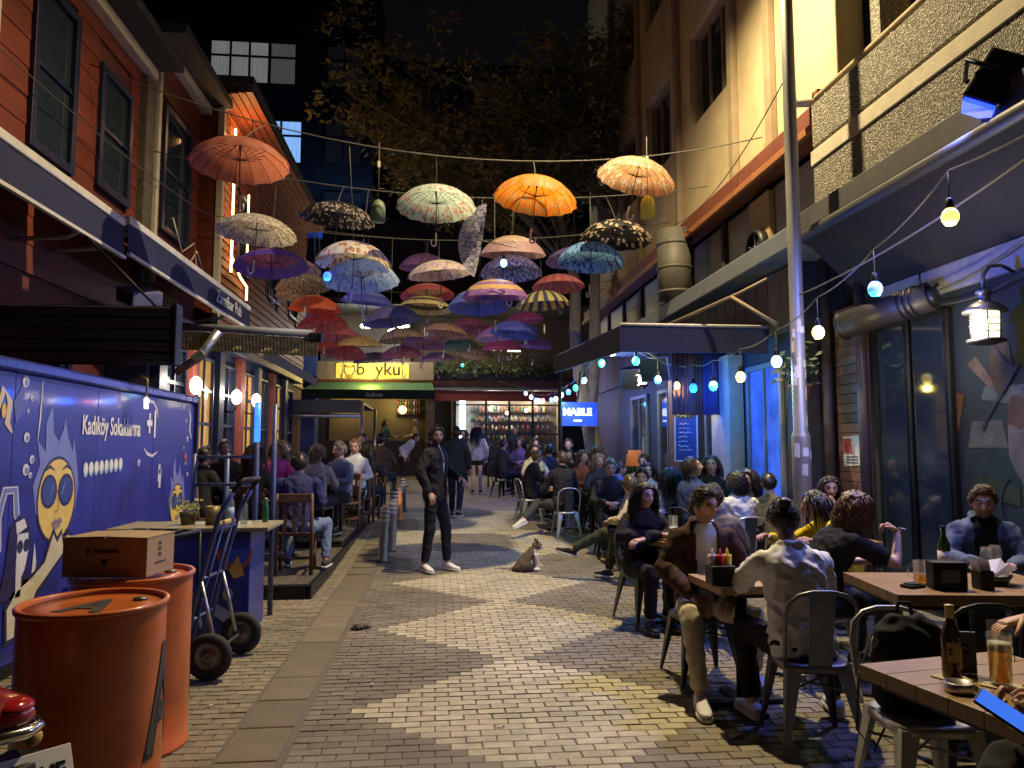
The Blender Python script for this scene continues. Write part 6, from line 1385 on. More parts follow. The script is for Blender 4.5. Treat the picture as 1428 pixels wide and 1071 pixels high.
        m1 = top_mesh(.012 * scalecloth, sleeves, vox, fl_, sdv, low=-.16); m1.materials.clear(); m1.materials.append(stripes or cloth(top)); link('shirt', m1, t)
    b = MB(); torso_p = J['pelvis']
    hl_ = V(1, 0, 0); upv = (J['chest'] - J['pelvis']).normalized(); dw = V(0, 1, 0)
    loft(b, [(torso_p + upv * -.09, hl_, dw, .12, .1), (torso_p, hl_, dw, .178, .125), (torso_p + upv * .1, hl_, dw, .162, .113), (torso_p + upv * .13, hl_, dw, .15, .105)], 16)
    if skirt is None:
        for s in 'LR':
            kn, an = J['knee' + s], J['ank' + s]; e_ = kn.lerp(an, .88)
            limb(b, [J['hip' + s], kn, kn.lerp(an, .5), e_], [.095, .07, .06, .052])
        nm = 'trousers'
    else:
        for s in 'LR': limb(b, [J['hip' + s], J['hip' + s].lerp(J['knee' + s], skirt)], [.1, .095])
        nm = 'skirt'
    m3 = remesh(b, vox, 3, fl_ * .8, 9, sdv + 2); m3.materials.clear(); m3.materials.append(cloth(bottom)); link(nm, m3, t)
    if shoes_on:
        for s in 'LR':
            a = J['ank' + s]; toe = J.get('toe' + s) or (a + V(.03 if s == 'R' else -.03, .2, 0)); shoe(t, a, toe, cloth(shoes, rough=.6), sole or m_sole)
    if hair:
        hm = hair_mb(hair[0], hair[1], lod, sdv, hair[2]); me = hm.mesh('hair', M('hair_%02d_%02d_%02d' % tuple(int(k * 200) for k in hairc), hairc, .42, var=.45, scale=40, spec=.6)); me.transform(HT); link('hair', me, t)
    if glasses:
        g = MB()
        for s in (-1, 1): g.tube([(s * .032 + .021 * math.cos(a), .094, .004 + .019 * math.sin(a)) for a in [2 * math.pi * i / 14 for i in range(14)]], .0022, 5, closed=True); g.tube([(s * .053, .092, .008), (s * .077, .0, .008)], .002, 5)
        g.tube([(-.011, .096, .008), (.011, .096, .008)], .002, 5); me = g.mesh('glasses', m_black); me.transform(HT); link('glasses', me, t)
    return t, J, HT
# ------------------------------------------------------------------ furniture and people, right terrace
GC = 'metal chairs on the right terrace'; GP = 'people on the right terrace'; GL = 'people at the left deck tables'; GS = 'people walking in the street'
dark_hair, brown_hair, fair_hair = (.012, .009, .007), (.07, .035, .015), (.2, .13, .06)
m_oak = M('oak_table', (.25, .155, .07), .45, var=.4, scale=4, stretch=(1.5, 16, 16), bump=.15, bscale=25)
T1 = table(1.9, 2.36, 0, .64, .64, R(10), 'thick wooden table with the beer glass and brown bottle', mat=m_oak, th=.05, group='wooden tables on the right terrace')
T2 = table(3.02, 4.08, 0, 1.05, .72, R(-8), 'thick wooden table with the menu box, napkins and wine glasses', mat=m_oak, th=.06, group='wooden tables on the right terrace')
T3 = table(1.8, 4.33, 0, .46, .46, R(4), 'small wooden table between the man in brown jacket and the grey sweater', group='wooden tables on the right terrace')
T4 = table(2.05, 6.4, 0, .55, .55, R(20), 'wooden table holding the tall beer glass before the long haired woman', mat=m_oak, group='wooden tables on the right terrace')
T5 = table(3.35, 6.2, 0, .7, .6, R(0), 'pale wooden table with a water bottle beside the lamp post', mat=m_oak, group='wooden tables on the right terrace')
T6 = table(2.75, 9.6, gz(9.6), .6, .6, 0, 'wooden table beneath the chalkboard', group='wooden tables on the right terrace')
T7 = table(2.1, 12.6, gz(12.6), .6, .6, 0, 'far wooden table beside the grey metal chair', group='wooden tables on the right terrace')

# front row
chair('g', 1.93, 3.78, 0, 8, 'gunmetal chair under the grey sweater sitter', GC)
person('person in a pale grey sweater seen from behind with tied dark hair', 1.92, 3.82, 0, 6, pose=dict(chest=(0, .07, .76), neck=(0, .15, .98), head=(.0, .23, 1.14), elL=(-.26, .3, .75), elR=(.26, .28, .75), wrL=(-.12, .5, .78), wrR=(.1, .5, .78), kneeL=(-.2, .4, .5), kneeR=(.22, .42, .5), ankL=(-.2, .25, .085), ankR=(.3, .3, .085)),
       top=(.72, .72, .75), bottom=(.015, .015, .018), shoes=(.5, .5, .52), hair=('bun', 0, .014), hairc=dark_hair, lod=0, head=(10, 14, 0), group=GP, collar=True, scalecloth=1.8)
chair('b', 1.74, 4.86, 0, 178, 'black chair under the man in the brown jacket', GC)
person('seated man in a dark brown jacket and white tee with cream trousers', 1.74, 4.82, 0, 184, pose=dict(neck=(0, .06, 1.02), head=(.0, .12, 1.17), kneeR=(.2, .46, .52), ankR=(.2, .64, .085), toeR=(.22, .84, .07), kneeL=(-.22, .42, .5), ankL=(-.28, .2, .085), elL=(-.27, .12, .76), elR=(.28, .1, .76), wrL=(-.1, .34, .62), wrR=(.15, .36, .62)),
       top=(.62, .64, .68), jacket=(.05, .024, .018), bottom=(.5, .45, .33), shoes=(.62, .62, .64), hair=('short', 0, .02), hairc=(.03, .02, .013), lod=0, head=(-28, 6, 0), beard=.45, group=GP, collar=True)
cad = thing('condiment_caddy', 'black caddy with red and yellow sauce bottles on the small table', 'caddy', (1.62, 4.17, .722)); MB().box(-.07, .07, -.06, .06, 0, .11).build('holder', m_black, cad, .006)
for k, (dx, dy, c, n) in enumerate(((.0, 0, (.5, .03, .03), 'red'), (.05, .02, (.6, .45, .05), 'yellow'), (-.04, .02, (.6, .55, .5), 'white'))):
    MB().lathe([(.024, .02), (.024, .14), (.01, .17), (.004, .2)], 12, (dx, dy, 0)).build('sauce_bottle', M('sauce_' + n, c, .4), cad); MB().lathe([(.025, .12), (.025, .165), (.0, .17)], 12, (dx, dy, 0)).build('cap', M('saucecap_' + n, c, .4), cad)
# curly woman in black tee with raised hand
chair('w', 2.5, 4.78, 0, 80, 'pale metal chair under the curly haired smoker', GC)
person('curly haired woman in a black tee resting her chin on a raised hand', 2.52, 4.78, 0, 82, pose=dict(chest=(0, .08, .76), neck=(0, .2, .98), head=(.02, .31, 1.12), elR=(.22, .46, .77), wrR=(.13, .56, .98), hdR=(-.4, -.5, .5), pnR=(-.4, -.8, -.2), curlR=1.0, elL=(-.25, .35, .72), wrL=(-.05, .55, .76)),
       top=(.012, .012, .014), sleeves='short', bottom=(.02, .022, .03), hair=('curly', .2, .035), hairc=(.11, .06, .025), fem=True, lod=0, head=(-8, 8, 0), group=GP, skin=(.52, .33, .25))
cg = thing('cigarette', 'lit white cigarette held near the hand of the yellow jacket sitter', 'cigarette', (3.28, 5.02, .93), R(30)); MB().tube([(0, 0, 0), (.07, 0, -.012)], .004, 8).build('paper', m_white, cg); MB().tube([(-.02, 0, .003), (0, 0, 0)], .0042, 8).build('filter', m_tan, cg)
chair('y', 3.05, 5.5, 0, -60, 'yellow metal chair behind the curly haired woman', GC)
person('person in a bright yellow jacket half hidden behind the curly haired woman', 3.1, 5.48, 0, -75, pose=dict(neck=(0, .12, 1.0), head=(0, .2, 1.1), elL=(-.3, .2, .8), wrL=(-.42, .32, .86), elR=(.2, .36, .78), wrR=(.05, .55, .84)), top=(.6, .45, .02), bottom=(.03, .03, .04), hair=('long', .25, .012), hairc=dark_hair, fem=True, lod=1, group=GP, collar=True)
# bearded man in denim
chair('b', 3.92, 5.06, 0, 200, 'black chair under the bearded man in denim by the painted wall', GC)
person('bearded man in a denim jacket sitting before the painted wall', 3.9, 5.02, 0, 208, pose=dict(neck=(0, .05, 1.02), head=(0, .1, 1.16), elL=(-.25, .15, .75), elR=(.25, .15, .75), wrL=(-.1, .42, .75), wrR=(.1, .42, .75)), top=(.012, .012, .014), jacket=(.075, .1, .15), bottom=(.03, .035, .05), hair=('short', 0, .016), hairc=(.09, .05, .02), beard=.7, lod=0, head=(6, 8, 0), group=GP, collar=True, skin=(.5, .31, .24))
# drinking woman
chair('b', 3.78, 6.95, 0, 190, 'black chair under the woman drinking beer', GC)
person('dark haired woman in black drinking with her hand at her mouth', 3.76, 6.9, 0, 192, pose=dict(neck=(0, .06, 1.01), head=(0, .12, 1.16), elR=(.24, .3, .8), wrR=(.08, .34, 1.0), hdR=(-.5, -.3, .55), pnR=(0, -1, .2), curlR=.8, elL=(-.26, .2, .74), wrL=(-.08, .46, .78)), top=(.015, .015, .018), bottom=(.02, .02, .025), hair=('wavy', .2, .016), hairc=(.03, .018, .012), fem=True, lod=0, head=(4, 4, 0), group=GP)
# row behind the lamp post
person('broad person in an olive jacket seen from behind next to the lamp post', 3.62, 7.75, 0, 10, top=(.12, .11, .06), hair=('short', 0, .016), hairc=dark_hair, lod=1, head=(0, 10, 0), group=GP, thin=1.1, pose=dict(chest=(0, .06, .76), neck=(0, .12, 1.0), head=(0, .18, 1.15)))
chair('b', 3.62, 7.72, 0, 10, 'black chair under the olive jacket sitter', GC)
person('person in a white sweater with curly dark hair seen from behind', 3.2, 7.65, 0, 0, top=(.6, .58, .55), hair=('curly', .1, .03), hairc=dark_hair, lod=0, head=(-10, 0, 0), group=GP, scalecloth=1.4)
chair('w', 3.2, 7.6, 0, 0, 'pale metal chair under the white sweater sitter', GC)
person('curly dark haired girl in black facing the white sweater', 3.72, 8.6, 0, 215, top=(.02, .02, .024), hair=('curly', .25, .03), hairc=dark_hair, fem=True, lod=1, head=(20, 0, 0), group=GP)
chair('b', 3.72, 8.64, 0, 215, 'black chair under the curly dark haired girl', GC)
person('brown haired man in a taupe jacket seen from behind', 2.22, 5.78, 0, 8, top=(.16, .13, .1), hair=('short', 0, .018), hairc=(.035, .02, .012), lod=0, head=(12, 4, 0), group=GP, collar=True, scalecloth=1.3, pose=dict(chest=(0, .03, .76), neck=(0, .07, 1.0), head=(0, .12, 1.13)))
chair('b', 2.22, 5.74, 0, 8, 'black chair under the taupe jacket man', GC)
# long haired woman in black coat
chair('g', 1.82, 6.45, 0, 165, 'gunmetal chair under the long haired woman in black coat', GC)
person('long dark haired woman in a black coat with folded arms', 1.78, 6.42, 0, 172, pose=dict(neck=(0, .06, .99), head=(0, .1, 1.13), elL=(-.26, .12, .78), elR=(.26, .12, .78), wrL=(.1, .26, .76), wrR=(-.1, .28, .8), kneeL=(-.1, .4, .5), kneeR=(.1, .42, .5), ankL=(-.08, .36, .085), ankR=(.1, .4, .085)), top=(.018, .016, .02), bottom=(.012, .012, .016), shoes=(.015, .015, .03), sole=M('dark_sole', (.04, .04, .05), .7), hair=('wavy', .3, .014), hairc=dark_hair, fem=True, lod=0, head=(-14, 4, 0), group=GP, skin=(.5, .31, .26), collar=True)
# man with striped cream jacket, crossed leg
m_strj = M('striped_cream_jacket', (.5, .43, .28), .85, var=.5, scale=5, stretch=(2, 2, 9))
person('man in a cream striped jacket with one leg crossed, sneaker out', 2.3, 8.15, 0, -50, pose=dict(chest=(0, .02, .76), neck=(.02, .12, .98), head=(.04, .2, 1.12), kneeL=(-.12, .46, .56), ankL=(-.2, .86, .34), toeL=(-.22, 1.05, .38), kneeR=(.1, .42, .5), ankR=(.05, .5, .085), elL=(-.28, .16, .74), wrL=(-.1, .4, .7)), stripes=m_strj, bottom=(.045, .05, .035), shoes=(.02, .02, .03), hair=('fade', 0, .014), hairc=(.08, .05, .02), lod=0, head=(45, 5, 0), group=GP, collar=True)
chair('b', 2.32, 8.12, 0, -50, 'black chair under the man in the striped jacket', GC)
person('grey haired man in black reading with his head bowed', 2.38, 10.1, gz(10.1), 186, top=(.02, .02, .024), hair=('fade', 0, .012), hairc=(.09, .085, .08), lod=0, head=(0, 14, 0), group=GP, beard=.3, scale=1.02, pose=dict(wrL=(-.05, .36, .72), wrR=(.08, .36, .72)))
chair('b', 2.38, 10.14, gz(10.1), 186, 'black chair under the grey haired man', GC)
person('bald man in a black jacket seen from behind with white shoe out', 2.0, 11.75, gz(11.7), -12, top=(.016, .016, .02), bottom=(.05, .05, .05), shoes=(.62, .6, .55), hair=('fade', 0, .003), hairc=(.06, .04, .03), lod=0, head=(-15, 5, 0), group=GP, collar=True, scale=1.06, pose=dict(kneeL=(-.3, .3, .5), ankL=(-.62, .1, .26), toeL=(-.8, .05, .2), kneeR=(.14, .42, .5)))
chair('w', 2.04, 11.72, gz(11.7), -5, 'pale steel chair under the bald man in black', GC)
person('woman with pinned up fair hair in a black coat turned to her table', 1.72, 13.7, gz(13.7), 75, top=(.018, .018, .02), hair=('bun', 0, .02), hairc=(.12, .08, .04), fem=True, lod=1, head=(0, 8, 0), group=GP, scale=1.04, pose=dict(neck=(0, .08, 1.0), head=(0, .14, 1.14)))
chair('w', 1.69, 13.7, gz(13.7), 75, 'pale steel chair under the woman with pinned up hair', GC)
# terrace middle
mid = [('woman in white with dark hair and a hand on her cheek', 3.05, 10.6, 190, dict(top=(.55, .52, .42), hair=('wavy', .3, .016), hairc=dark_hair, fem=True, pose=dict(elR=(.2, .3, .8), wrR=(.06, .3, 1.04), hdR=(-.3, -.5, .7)))),
       ('woman with long brown hair seen from behind', 3.0, 9.3, 5, dict(top=(.3, .27, .22), hair=('long', .36, .016), hairc=(.05, .025, .012), fem=True)),
       ('woman in a navy coat tilting her face up', 3.05, 8.75, 60, dict(top=(.03, .05, .13), hair=('long', .2, .014), hairc=dark_hair, fem=True, head=(60, -16, 0), scale=1.08, collar=True)),
       ('laughing woman in black beside the navy coat', 3.5, 9.25, 200, dict(top=(.02, .02, .02), hair=('wavy', .2, .016), hairc=brown_hair, fem=True, head=(0, -10, 0), scale=1.08)),
       ('man in a blue hoodie turned sideways under the loudspeakers', 2.7, 11.0, 80, dict(top=(.06, .1, .4), hair=('short', 0, .016), hairc=dark_hair, hood=True)),
       ('woman with a dark bob smiling towards the table', 2.35, 13.2, 190, dict(top=(.03, .03, .04), hair=('wavy', .14, .016), hairc=dark_hair, fem=True, scale=1.05)),
       ('person with brown wavy hair seen from behind near the tree', 3.0, 13.6, -10, dict(top=(.1, .09, .1), hair=('wavy', .2, .02), hairc=brown_hair, scale=1.08)),
       ('man in a dark coat with cropped hair near the blue sign', 2.3, 15.2, 10, dict(top=(.03, .03, .06), hair=('fade', 0, .01), hairc=dark_hair, scale=1.08)),
       ('seated man in a burgundy top beneath the bulbs', 2.2, 17.0, 150, dict(top=(.12, .03, .05), hair=('short', 0, .014), hairc=dark_hair, scale=1.15)),
       ('seated person in grey beside the tree trunk', 2.9, 16.2, 200, dict(top=(.14, .14, .16), hair=('short', 0, .014), hairc=brown_hair, scale=1.15)),
       ('seated man in charcoal at the far end of the terrace', 1.6, 18.4, 60, dict(top=(.05, .05, .05), hair=('short', 0, .014), hairc=dark_hair, scale=1.12)),
       ('far seated woman in lilac under the bulb garland', 2.2, 19.6, 210, dict(top=(.2, .16, .28), hair=('long', .3, .014), hairc=dark_hair, fem=True, scale=1.12)),
       ('man in a grey tee with short beard at the awning corner', 2.55, 9.1, 200, dict(top=(.2, .2, .21), hair=('short', 0, .016), hairc=dark_hair, beard=.6)),
       ('woman with a blonde ponytail in a black top', 2.6, 11.9, 170, dict(top=(.03, .03, .035), hair=('long', .25, .014), hairc=fair_hair, fem=True, scale=1.02)),
       ('man in a beige shirt under the small lantern', 3.3, 11.6, 215, dict(top=(.4, .34, .24), hair=('short', 0, .016), hairc=brown_hair, scale=1.02)),
       ('woman in a rust sweater by the terrace post', 2.5, 12.8, 150, dict(top=(.3, .1, .05), hair=('wavy', .25, .016), hairc=brown_hair, fem=True, scale=1.04)),
       ('man in a dark green jacket at the lamp table', 3.4, 12.9, 200, dict(top=(.04, .08, .05), hair=('short', 0, .016), hairc=dark_hair, scale=1.05)),
       ('woman in a cream top beneath the garland', 1.95, 15.0, 165, dict(top=(.5, .45, .36), hair=('long', .3, .014), hairc=dark_hair, fem=True, scale=1.08)),
       ('waiter in a dark shirt standing behind the benches', 2.35, 22.3, 180, dict(base=STAND, top=(.03, .03, .04), hair=('short', 0, .012), hairc=(.12, .1, .08), scale=1.0))]
for k, (lab, x, y, f, kw) in enumerate(mid):
    kw = dict(kw); kw.setdefault('group', GP); person(lab, x, y, gz(y), f, lod=1 if y < 12 else 2, **kw)
    if kw.get('base') is None: chair('b' if k % 3 else 'g', x, y, gz(y), f, 'chair under the ' + lab.split(' with ')[0].split(' in ')[0].replace('seated ', '') + ' ' + ['in white', 'with long brown hair', 'in navy coat', 'laughing in black', 'in blue hoodie', 'with dark bob', 'with brown wavy hair', 'with cropped hair', 'in burgundy', 'in grey', 'in charcoal', 'in lilac', 'in grey tee', 'with blonde ponytail', 'in beige shirt', 'in rust sweater', 'in dark green jacket', 'in cream top', ''][k], GC)
# near right corner: chair with backpack, empty black chair, hand and phone holder
chair('w', 1.98, 2.95, 0, 186, 'pale hooped chair with a black backpack hung on it', GC)
bp = thing('backpack', 'black backpack with dangling strap hung on the pale hooped chair', 'backpack', (1.98, 2.99, .42), R(-6))
b = MB(); loft(b, [(V(0, 0, -.02), V(1, 0, 0), V(0, 1, 0), .12, .06), (V(0, .0, .05), V(1, 0, 0), V(0, 1, 0), .165, .085), (V(0, .0, .2), V(1, 0, 0), V(0, 1, 0), .17, .085), (V(0, .02, .32), V(1, 0, 0), V(0, 1, 0), .14, .065), (V(0, .03, .38), V(1, 0, 0), V(0, 1, 0), .07, .03)], 20)
me = remesh(b, .012, 3, .012, 8, 5); me.materials.clear(); me.materials.append(cloth((.02, .022, .035))); link('bag', me, bp)
MB().tube([(-.15, .03, .3), (-.2, .06, .1), (-.22, .05, -.1), (-.16, .03, -.18), (-.1, .02, -.05)], .012, 6, ell=(1, .3)).build('strap', cloth((.02, .022, .035)), bp); MB().tube([(-.03, .06, .36), (-.02, .06, .42), (.03, .06, .42), (.04, .06, .36)], .008, 6).build('loop', cloth((.02, .022, .035)), bp)
chair('b', 2.5, 3.42, 0, 4, 'empty black chair with a white sticker on its back', GC)
stk = thing('sticker', 'white square paper sticker on the black chair back', 'sticker', (2.5, 3.17, .66)); MB().box(-.035, .035, -.002, .0, 0, .07).build('paper', m_white, stk); stk.rotation_euler = (R(-8), 0, R(-4))
person('person at the beer table whose hand reaches in over the chair', 2.85, 2.55, 0, -88, pose=dict(elR=(.22, .26, .88), wrR=(.3, .5, .84), hdR=(.1, .9, -.2), pnR=(-.1, -.2, -1), elL=(-.26, .1, .74)), top=(.05, .05, .07), bottom=(.02, .02, .03), lod=1, group=GP, sleeves='pushed', skin=(.55, .36, .27))
chair('b', 2.85, 2.55, 0, -88, 'black chair of the beer table sitter', GC)
person('person in charcoal trousers holding a glowing phone at the beer table', 2.0, 1.68, 0, -72, pose=dict(chest=(0, .06, .76), neck=(0, .16, 1.0), head=(0, .25, 1.12), kneeR=(.02, .58, .7), ankR=(-.25, .68, .36), toeR=(-.4, .75, .3), kneeL=(-.1, .42, .5), elR=(.24, .22, .74), wrR=(.12, .42, .78), hdR=(-.12, .75, .35), pnR=(-.6, .1, .7), curlR=.75, elL=(-.26, .22, .74), wrL=(-.06, .5, .8), hdL=(.4, .6, .25), pnL=(.5, -.1, .8), curlL=.6), top=(.03, .03, .035), bottom=(.022, .022, .025), sleeves='pushed', lod=0, group=GP, skin=(.5, .33, .25))
chair('b', 2.02, 1.66, 0, -72, 'black chair of the phone holder', GC)
ph = thing('phone', 'slim phone with a glowing blue screen held over the table edge', 'phone', (1.4, 1.74, .845)); MB().box(-.037, .037, -.078, .078, -.004, .004).build('case', m_black, ph, .004); MB().box(-.034, .034, -.074, .074, .0045, .005).build('screen', M('phone_screen', (.01, .01, .012), .3, var=0, emit=(.05, .21, 1), es=.85), ph); ph.rotation_euler = (R(30), R(-12), R(38))

# ------------------------------------------------------------------ things on the tables
m_beer = see('beer', (1, .6, .1), .55, (1, .55, .06)); m_foam = M('foam', (.8, .75, .6), .8, var=.1)
m_cg = see('clear_glass', (.95, .97, .97), .06, (.5, .5, .5))
def beer_glass(loc, label, r=.036, h=.16, fill=.62, txt=None):
    t = thing('beer_glass', label, 'glass', loc, 0, 'beer glasses')
    MB().lathe([(r * .8, 0), (r * .86, .004), (r, h), (r * .96, h), (r * .83, .012), (0, .01)], 24).build('glass', m_cg, t)
    MB().lathe([(0, .013), (r * .8, .013), (r * (.82 + .13 * fill), h * fill), (0, h * fill)], 24).build('beer', m_beer, t); MB().lathe([(0, h * fill), (r * (.82 + .13 * fill), h * fill), (r * .93, h * (fill + .16)), (0, h * (fill + .15))], 24).build('foam', m_foam, t)
    if txt: text('lettering', txt, .03, M('glass_print', (.7, .7, .65), .6), (.004, -r * .96, h * .55), FACE_CAM, t, .001, 0, 1, world=False)
    return t
coas = M('coaster_card', (.45, .4, .25), .8, var=.3)
for k, (x, y, a) in enumerate(((1.75, 2.42, 20), (1.85, 2.33, 35))): t = thing('coaster', ['square card coaster under the brown bottle', 'square card coaster under the lettered beer glass'][k], 'coaster', (x, y, .7215), R(a), 'coasters on the beer table'); MB().box(-.05, .05, -.05, .05, 0, .003).build('card', coas, t)
beer_glass((1.85, 2.33, .725), 'tall lettered beer glass with foam on the near table', .037, .165, .66, 'I A L')
bb = thing('beer_bottle', 'brown beer bottle with pale neck foil on the near table', 'bottle', (1.745, 2.42, .725)); m_bg = M('brown_glass', (.05, .018, .006), .08, var=0, spec=.8)
MB().lathe([(.028, 0), (.031, .006), (.031, .13), (.027, .155), (.015, .18), (.0135, .2)], 24).build('body', m_bg, bb); MB().lathe([(.0137, .196), (.0145, .2), (.0142, .232), (.015, .234), (.015, .24), (0, .241)], 18).build('neck_foil', M('neck_foil', (.45, .36, .18), .5, .3), bb)
b = MB()
for k in range(10): a0, a1 = R(-150 + 8 * k), R(-150 + 8 * (k + 1)); b.add([(.0314 * math.cos(a0), .0314 * math.sin(a0), .055), (.0314 * math.cos(a1), .0314 * math.sin(a1), .055), (.0314 * math.cos(a1), .0314 * math.sin(a1), .12), (.0314 * math.cos(a0), .0314 * math.sin(a0), .12)], [(0, 1, 2, 3)], 0, True)
b.build('paper_label', M('beer_label', (.42, .34, .17), .7), bb); text('lettering', 'S', .03, m_black, (-.021, -.0243, .09), (R(90), 0, R(-40)), bb, .001, .001, 1, world=False)
mn = thing('menu_stand', 'small dark menu stand with round emblem behind the beer glass', 'menu', (1.83, 2.47, .722), R(-20)); MB().box(-.035, .035, -.006, .006, 0, .14).build('card', M('menu_black', (.03, .03, .035), .5, var=.2), mn); MB().lathe([(0, 0), (.016, 0)], 16, T=Matrix.Translation((0, -.0065, .085)) @ Matrix.Rotation(R(90), 4, 'X')).build('emblem', m_grey, mn)
at_ = thing('ashtray', 'round steel ashtray on the near wooden table', 'ashtray', (1.67, 2.29, .722)); MB().lathe([(.04, 0), (.042, .002), (.042, .03), (.038, .031), (.036, .006), (0, .005)], 28).build('bowl', m_steel, at_)
# second table
mx = thing('menu_box', 'black napkin and menu box standing on the second table', 'box', (2.82, 3.92, .722), R(-12)); MB().box(-.09, .09, -.05, .05, 0, .15).build('holder', m_black, mx, .006); MB().box(-.05, .05, -.052, -.0505, .04, .11).build('print', M('menu_print', (.12, .12, .14), .5, var=.5), mx)
nk = thing('napkin_cup', 'square black cup of white napkins on the second table', 'cup', (3.02, 3.9, .722)); MB().box(-.04, .04, -.04, .04, 0, .1).build('cup', m_black, nk, .004)
b = MB(); q = random.Random(4)
for k in range(7): b.add([(-.03, -.03 + .01 * k, .08), (.03, -.03 + .01 * k, .08), (q.uniform(.01, .05), -.03 + .012 * k, .15), (q.uniform(-.05, 0), -.02 + .012 * k, .17)], [(0, 1, 2, 3)])
b.build('napkins', M('napkin', (.7, .68, .72), .9, transl=.3), nk, 0, False, .002)
fd = thing('food_basket', 'wire basket lined with crumpled white paper on the second table', 'basket', (3.2, 4.05, .722)); MB().lathe([(.07, 0), (.1, .05), (.097, .05), (.066, .005), (0, .005)], 18).build('basket', m_gun, fd)
b = MB(); q = random.Random(8)
for k in range(12): a = 2 * math.pi * k / 12; a2 = 2 * math.pi * (k + 1) / 12; r_ = lambda i: .1 + .05 * ((i * 7) % 5) / 5; h_ = lambda i: .07 + .08 * ((i * 3) % 4) / 4; b.add([(0, 0, .03), (r_(k) * math.cos(a), r_(k) * math.sin(a), h_(k)), (r_(k + 1) * math.cos(a2), r_(k + 1) * math.sin(a2), h_((k + 1) % 12))], [(0, 1, 2)])
b.build('paper', M('napkin', (.7, .68, .72)), fd, 0, False, .002)
def beer_mug(loc):
    t = thing('beer_mug', 'glass beer mug with handle beside the menu box', 'mug', loc, 0, 'beer glasses'); MB().lathe([(.04, 0), (.043, .13), (.04, .13), (.037, .01), (0, .01)], 24).build('glass', m_cg, t); MB().tube([(-.04, 0, .11), (-.075, 0, .1), (-.08, 0, .05), (-.04, 0, .03)], .007, 8).build('handle', m_cg, t); MB().lathe([(0, .012), (.036, .012), (.038, .05), (0, .05)], 20).build('beer', m_beer, t)
beer_mug((2.78, 4.08, .722))
wbm = M('green_bottle_glass', (.02, .05, .012), .08, var=0, spec=.8)
bottle((3.1, 4.32, .722), 'dark green wine bottle on the second table', .3, .036, wbm, m_black, group='bottles on the terrace tables', lab=M('wine_label', (.5, .5, .55), .7))
for k, (x, y) in enumerate(((3.3, 4.22), (3.42, 4.3))):
    t = thing('wine_glass', ['stemmed wine glass right beside the green bottle', 'stemmed wine glass farther from the green bottle'][k], 'glass', (x, y, .722), 0, 'wine glasses on the second table'); MB().lathe([(.034, 0), (.034, .003), (.005, .008), (.004, .07), (.03, .1), (.038, .13), (.031, .18), (.0295, .18), (.036, .13), (.028, .103), (0, .08)], 22).build('glass', m_cg, t)
wl = thing('wallet', 'black wallet and keys lying on the second table', 'wallet', (2.66, 3.98, .722), R(20)); MB().box(-.06, .06, -.04, .04, 0, .016).build('leather', cloth((.015, .015, .017), rough=.4), wl, .006); MB().box(-.04, .03, -.03, .03, .016, .024).build('phone', m_black, wl, .003)
beer_glass((2.02, 6.25, .722), 'tall half drunk beer glass before the long haired woman', .04, .2, .35)
pl = thing('plate', 'round pale plate at the table of the long haired woman', 'plate', (1.93, 6.22, .722)); MB().lathe([(.06, 0), (.1, .012), (.098, .016), (.055, .006), (0, .006)], 24).build('dish', m_tan, pl)
beer_glass((3.66, 6.42, .722), 'small beer glass before the drinking woman', .034, .13, .6)
bottle((3.3, 6.12, .722), 'clear water bottle on the pale table beside the lamp post', .24, .034, m_pet, m_white, group='bottles on the terrace tables', lab=M('pink_label', (.5, .45, .5), .6, var=.3))
hp_ = thing('headphones', 'pair of headphones resting on a dark case beside the water bottle', 'headphones', (3.18, 6.08, .722)); MB().tube([(.06 * math.cos(a), 0, .06 + .07 * math.sin(a)) for a in [math.pi * k / 10 for k in range(11)]], .006, 6).build('band', m_white, hp_); MB().box(-.08, .09, -.04, .06, 0, .03).build('case', m_black, hp_, .006)
cup = thing('paper_cup', 'white paper cup on the far terrace table', 'cup', (2.2, 12.6, gz(12.6) + .722)); MB().lathe([(.03, 0), (.042, .12), (.044, .12), (.044, .13)], 16).build('cup', M('cup_paper', (.7, .65, .55), .8), cup); MB().lathe([(.045, .12), (.045, .135), (0, .136)], 16).build('lid', m_white, cup)  # plain warm white paper

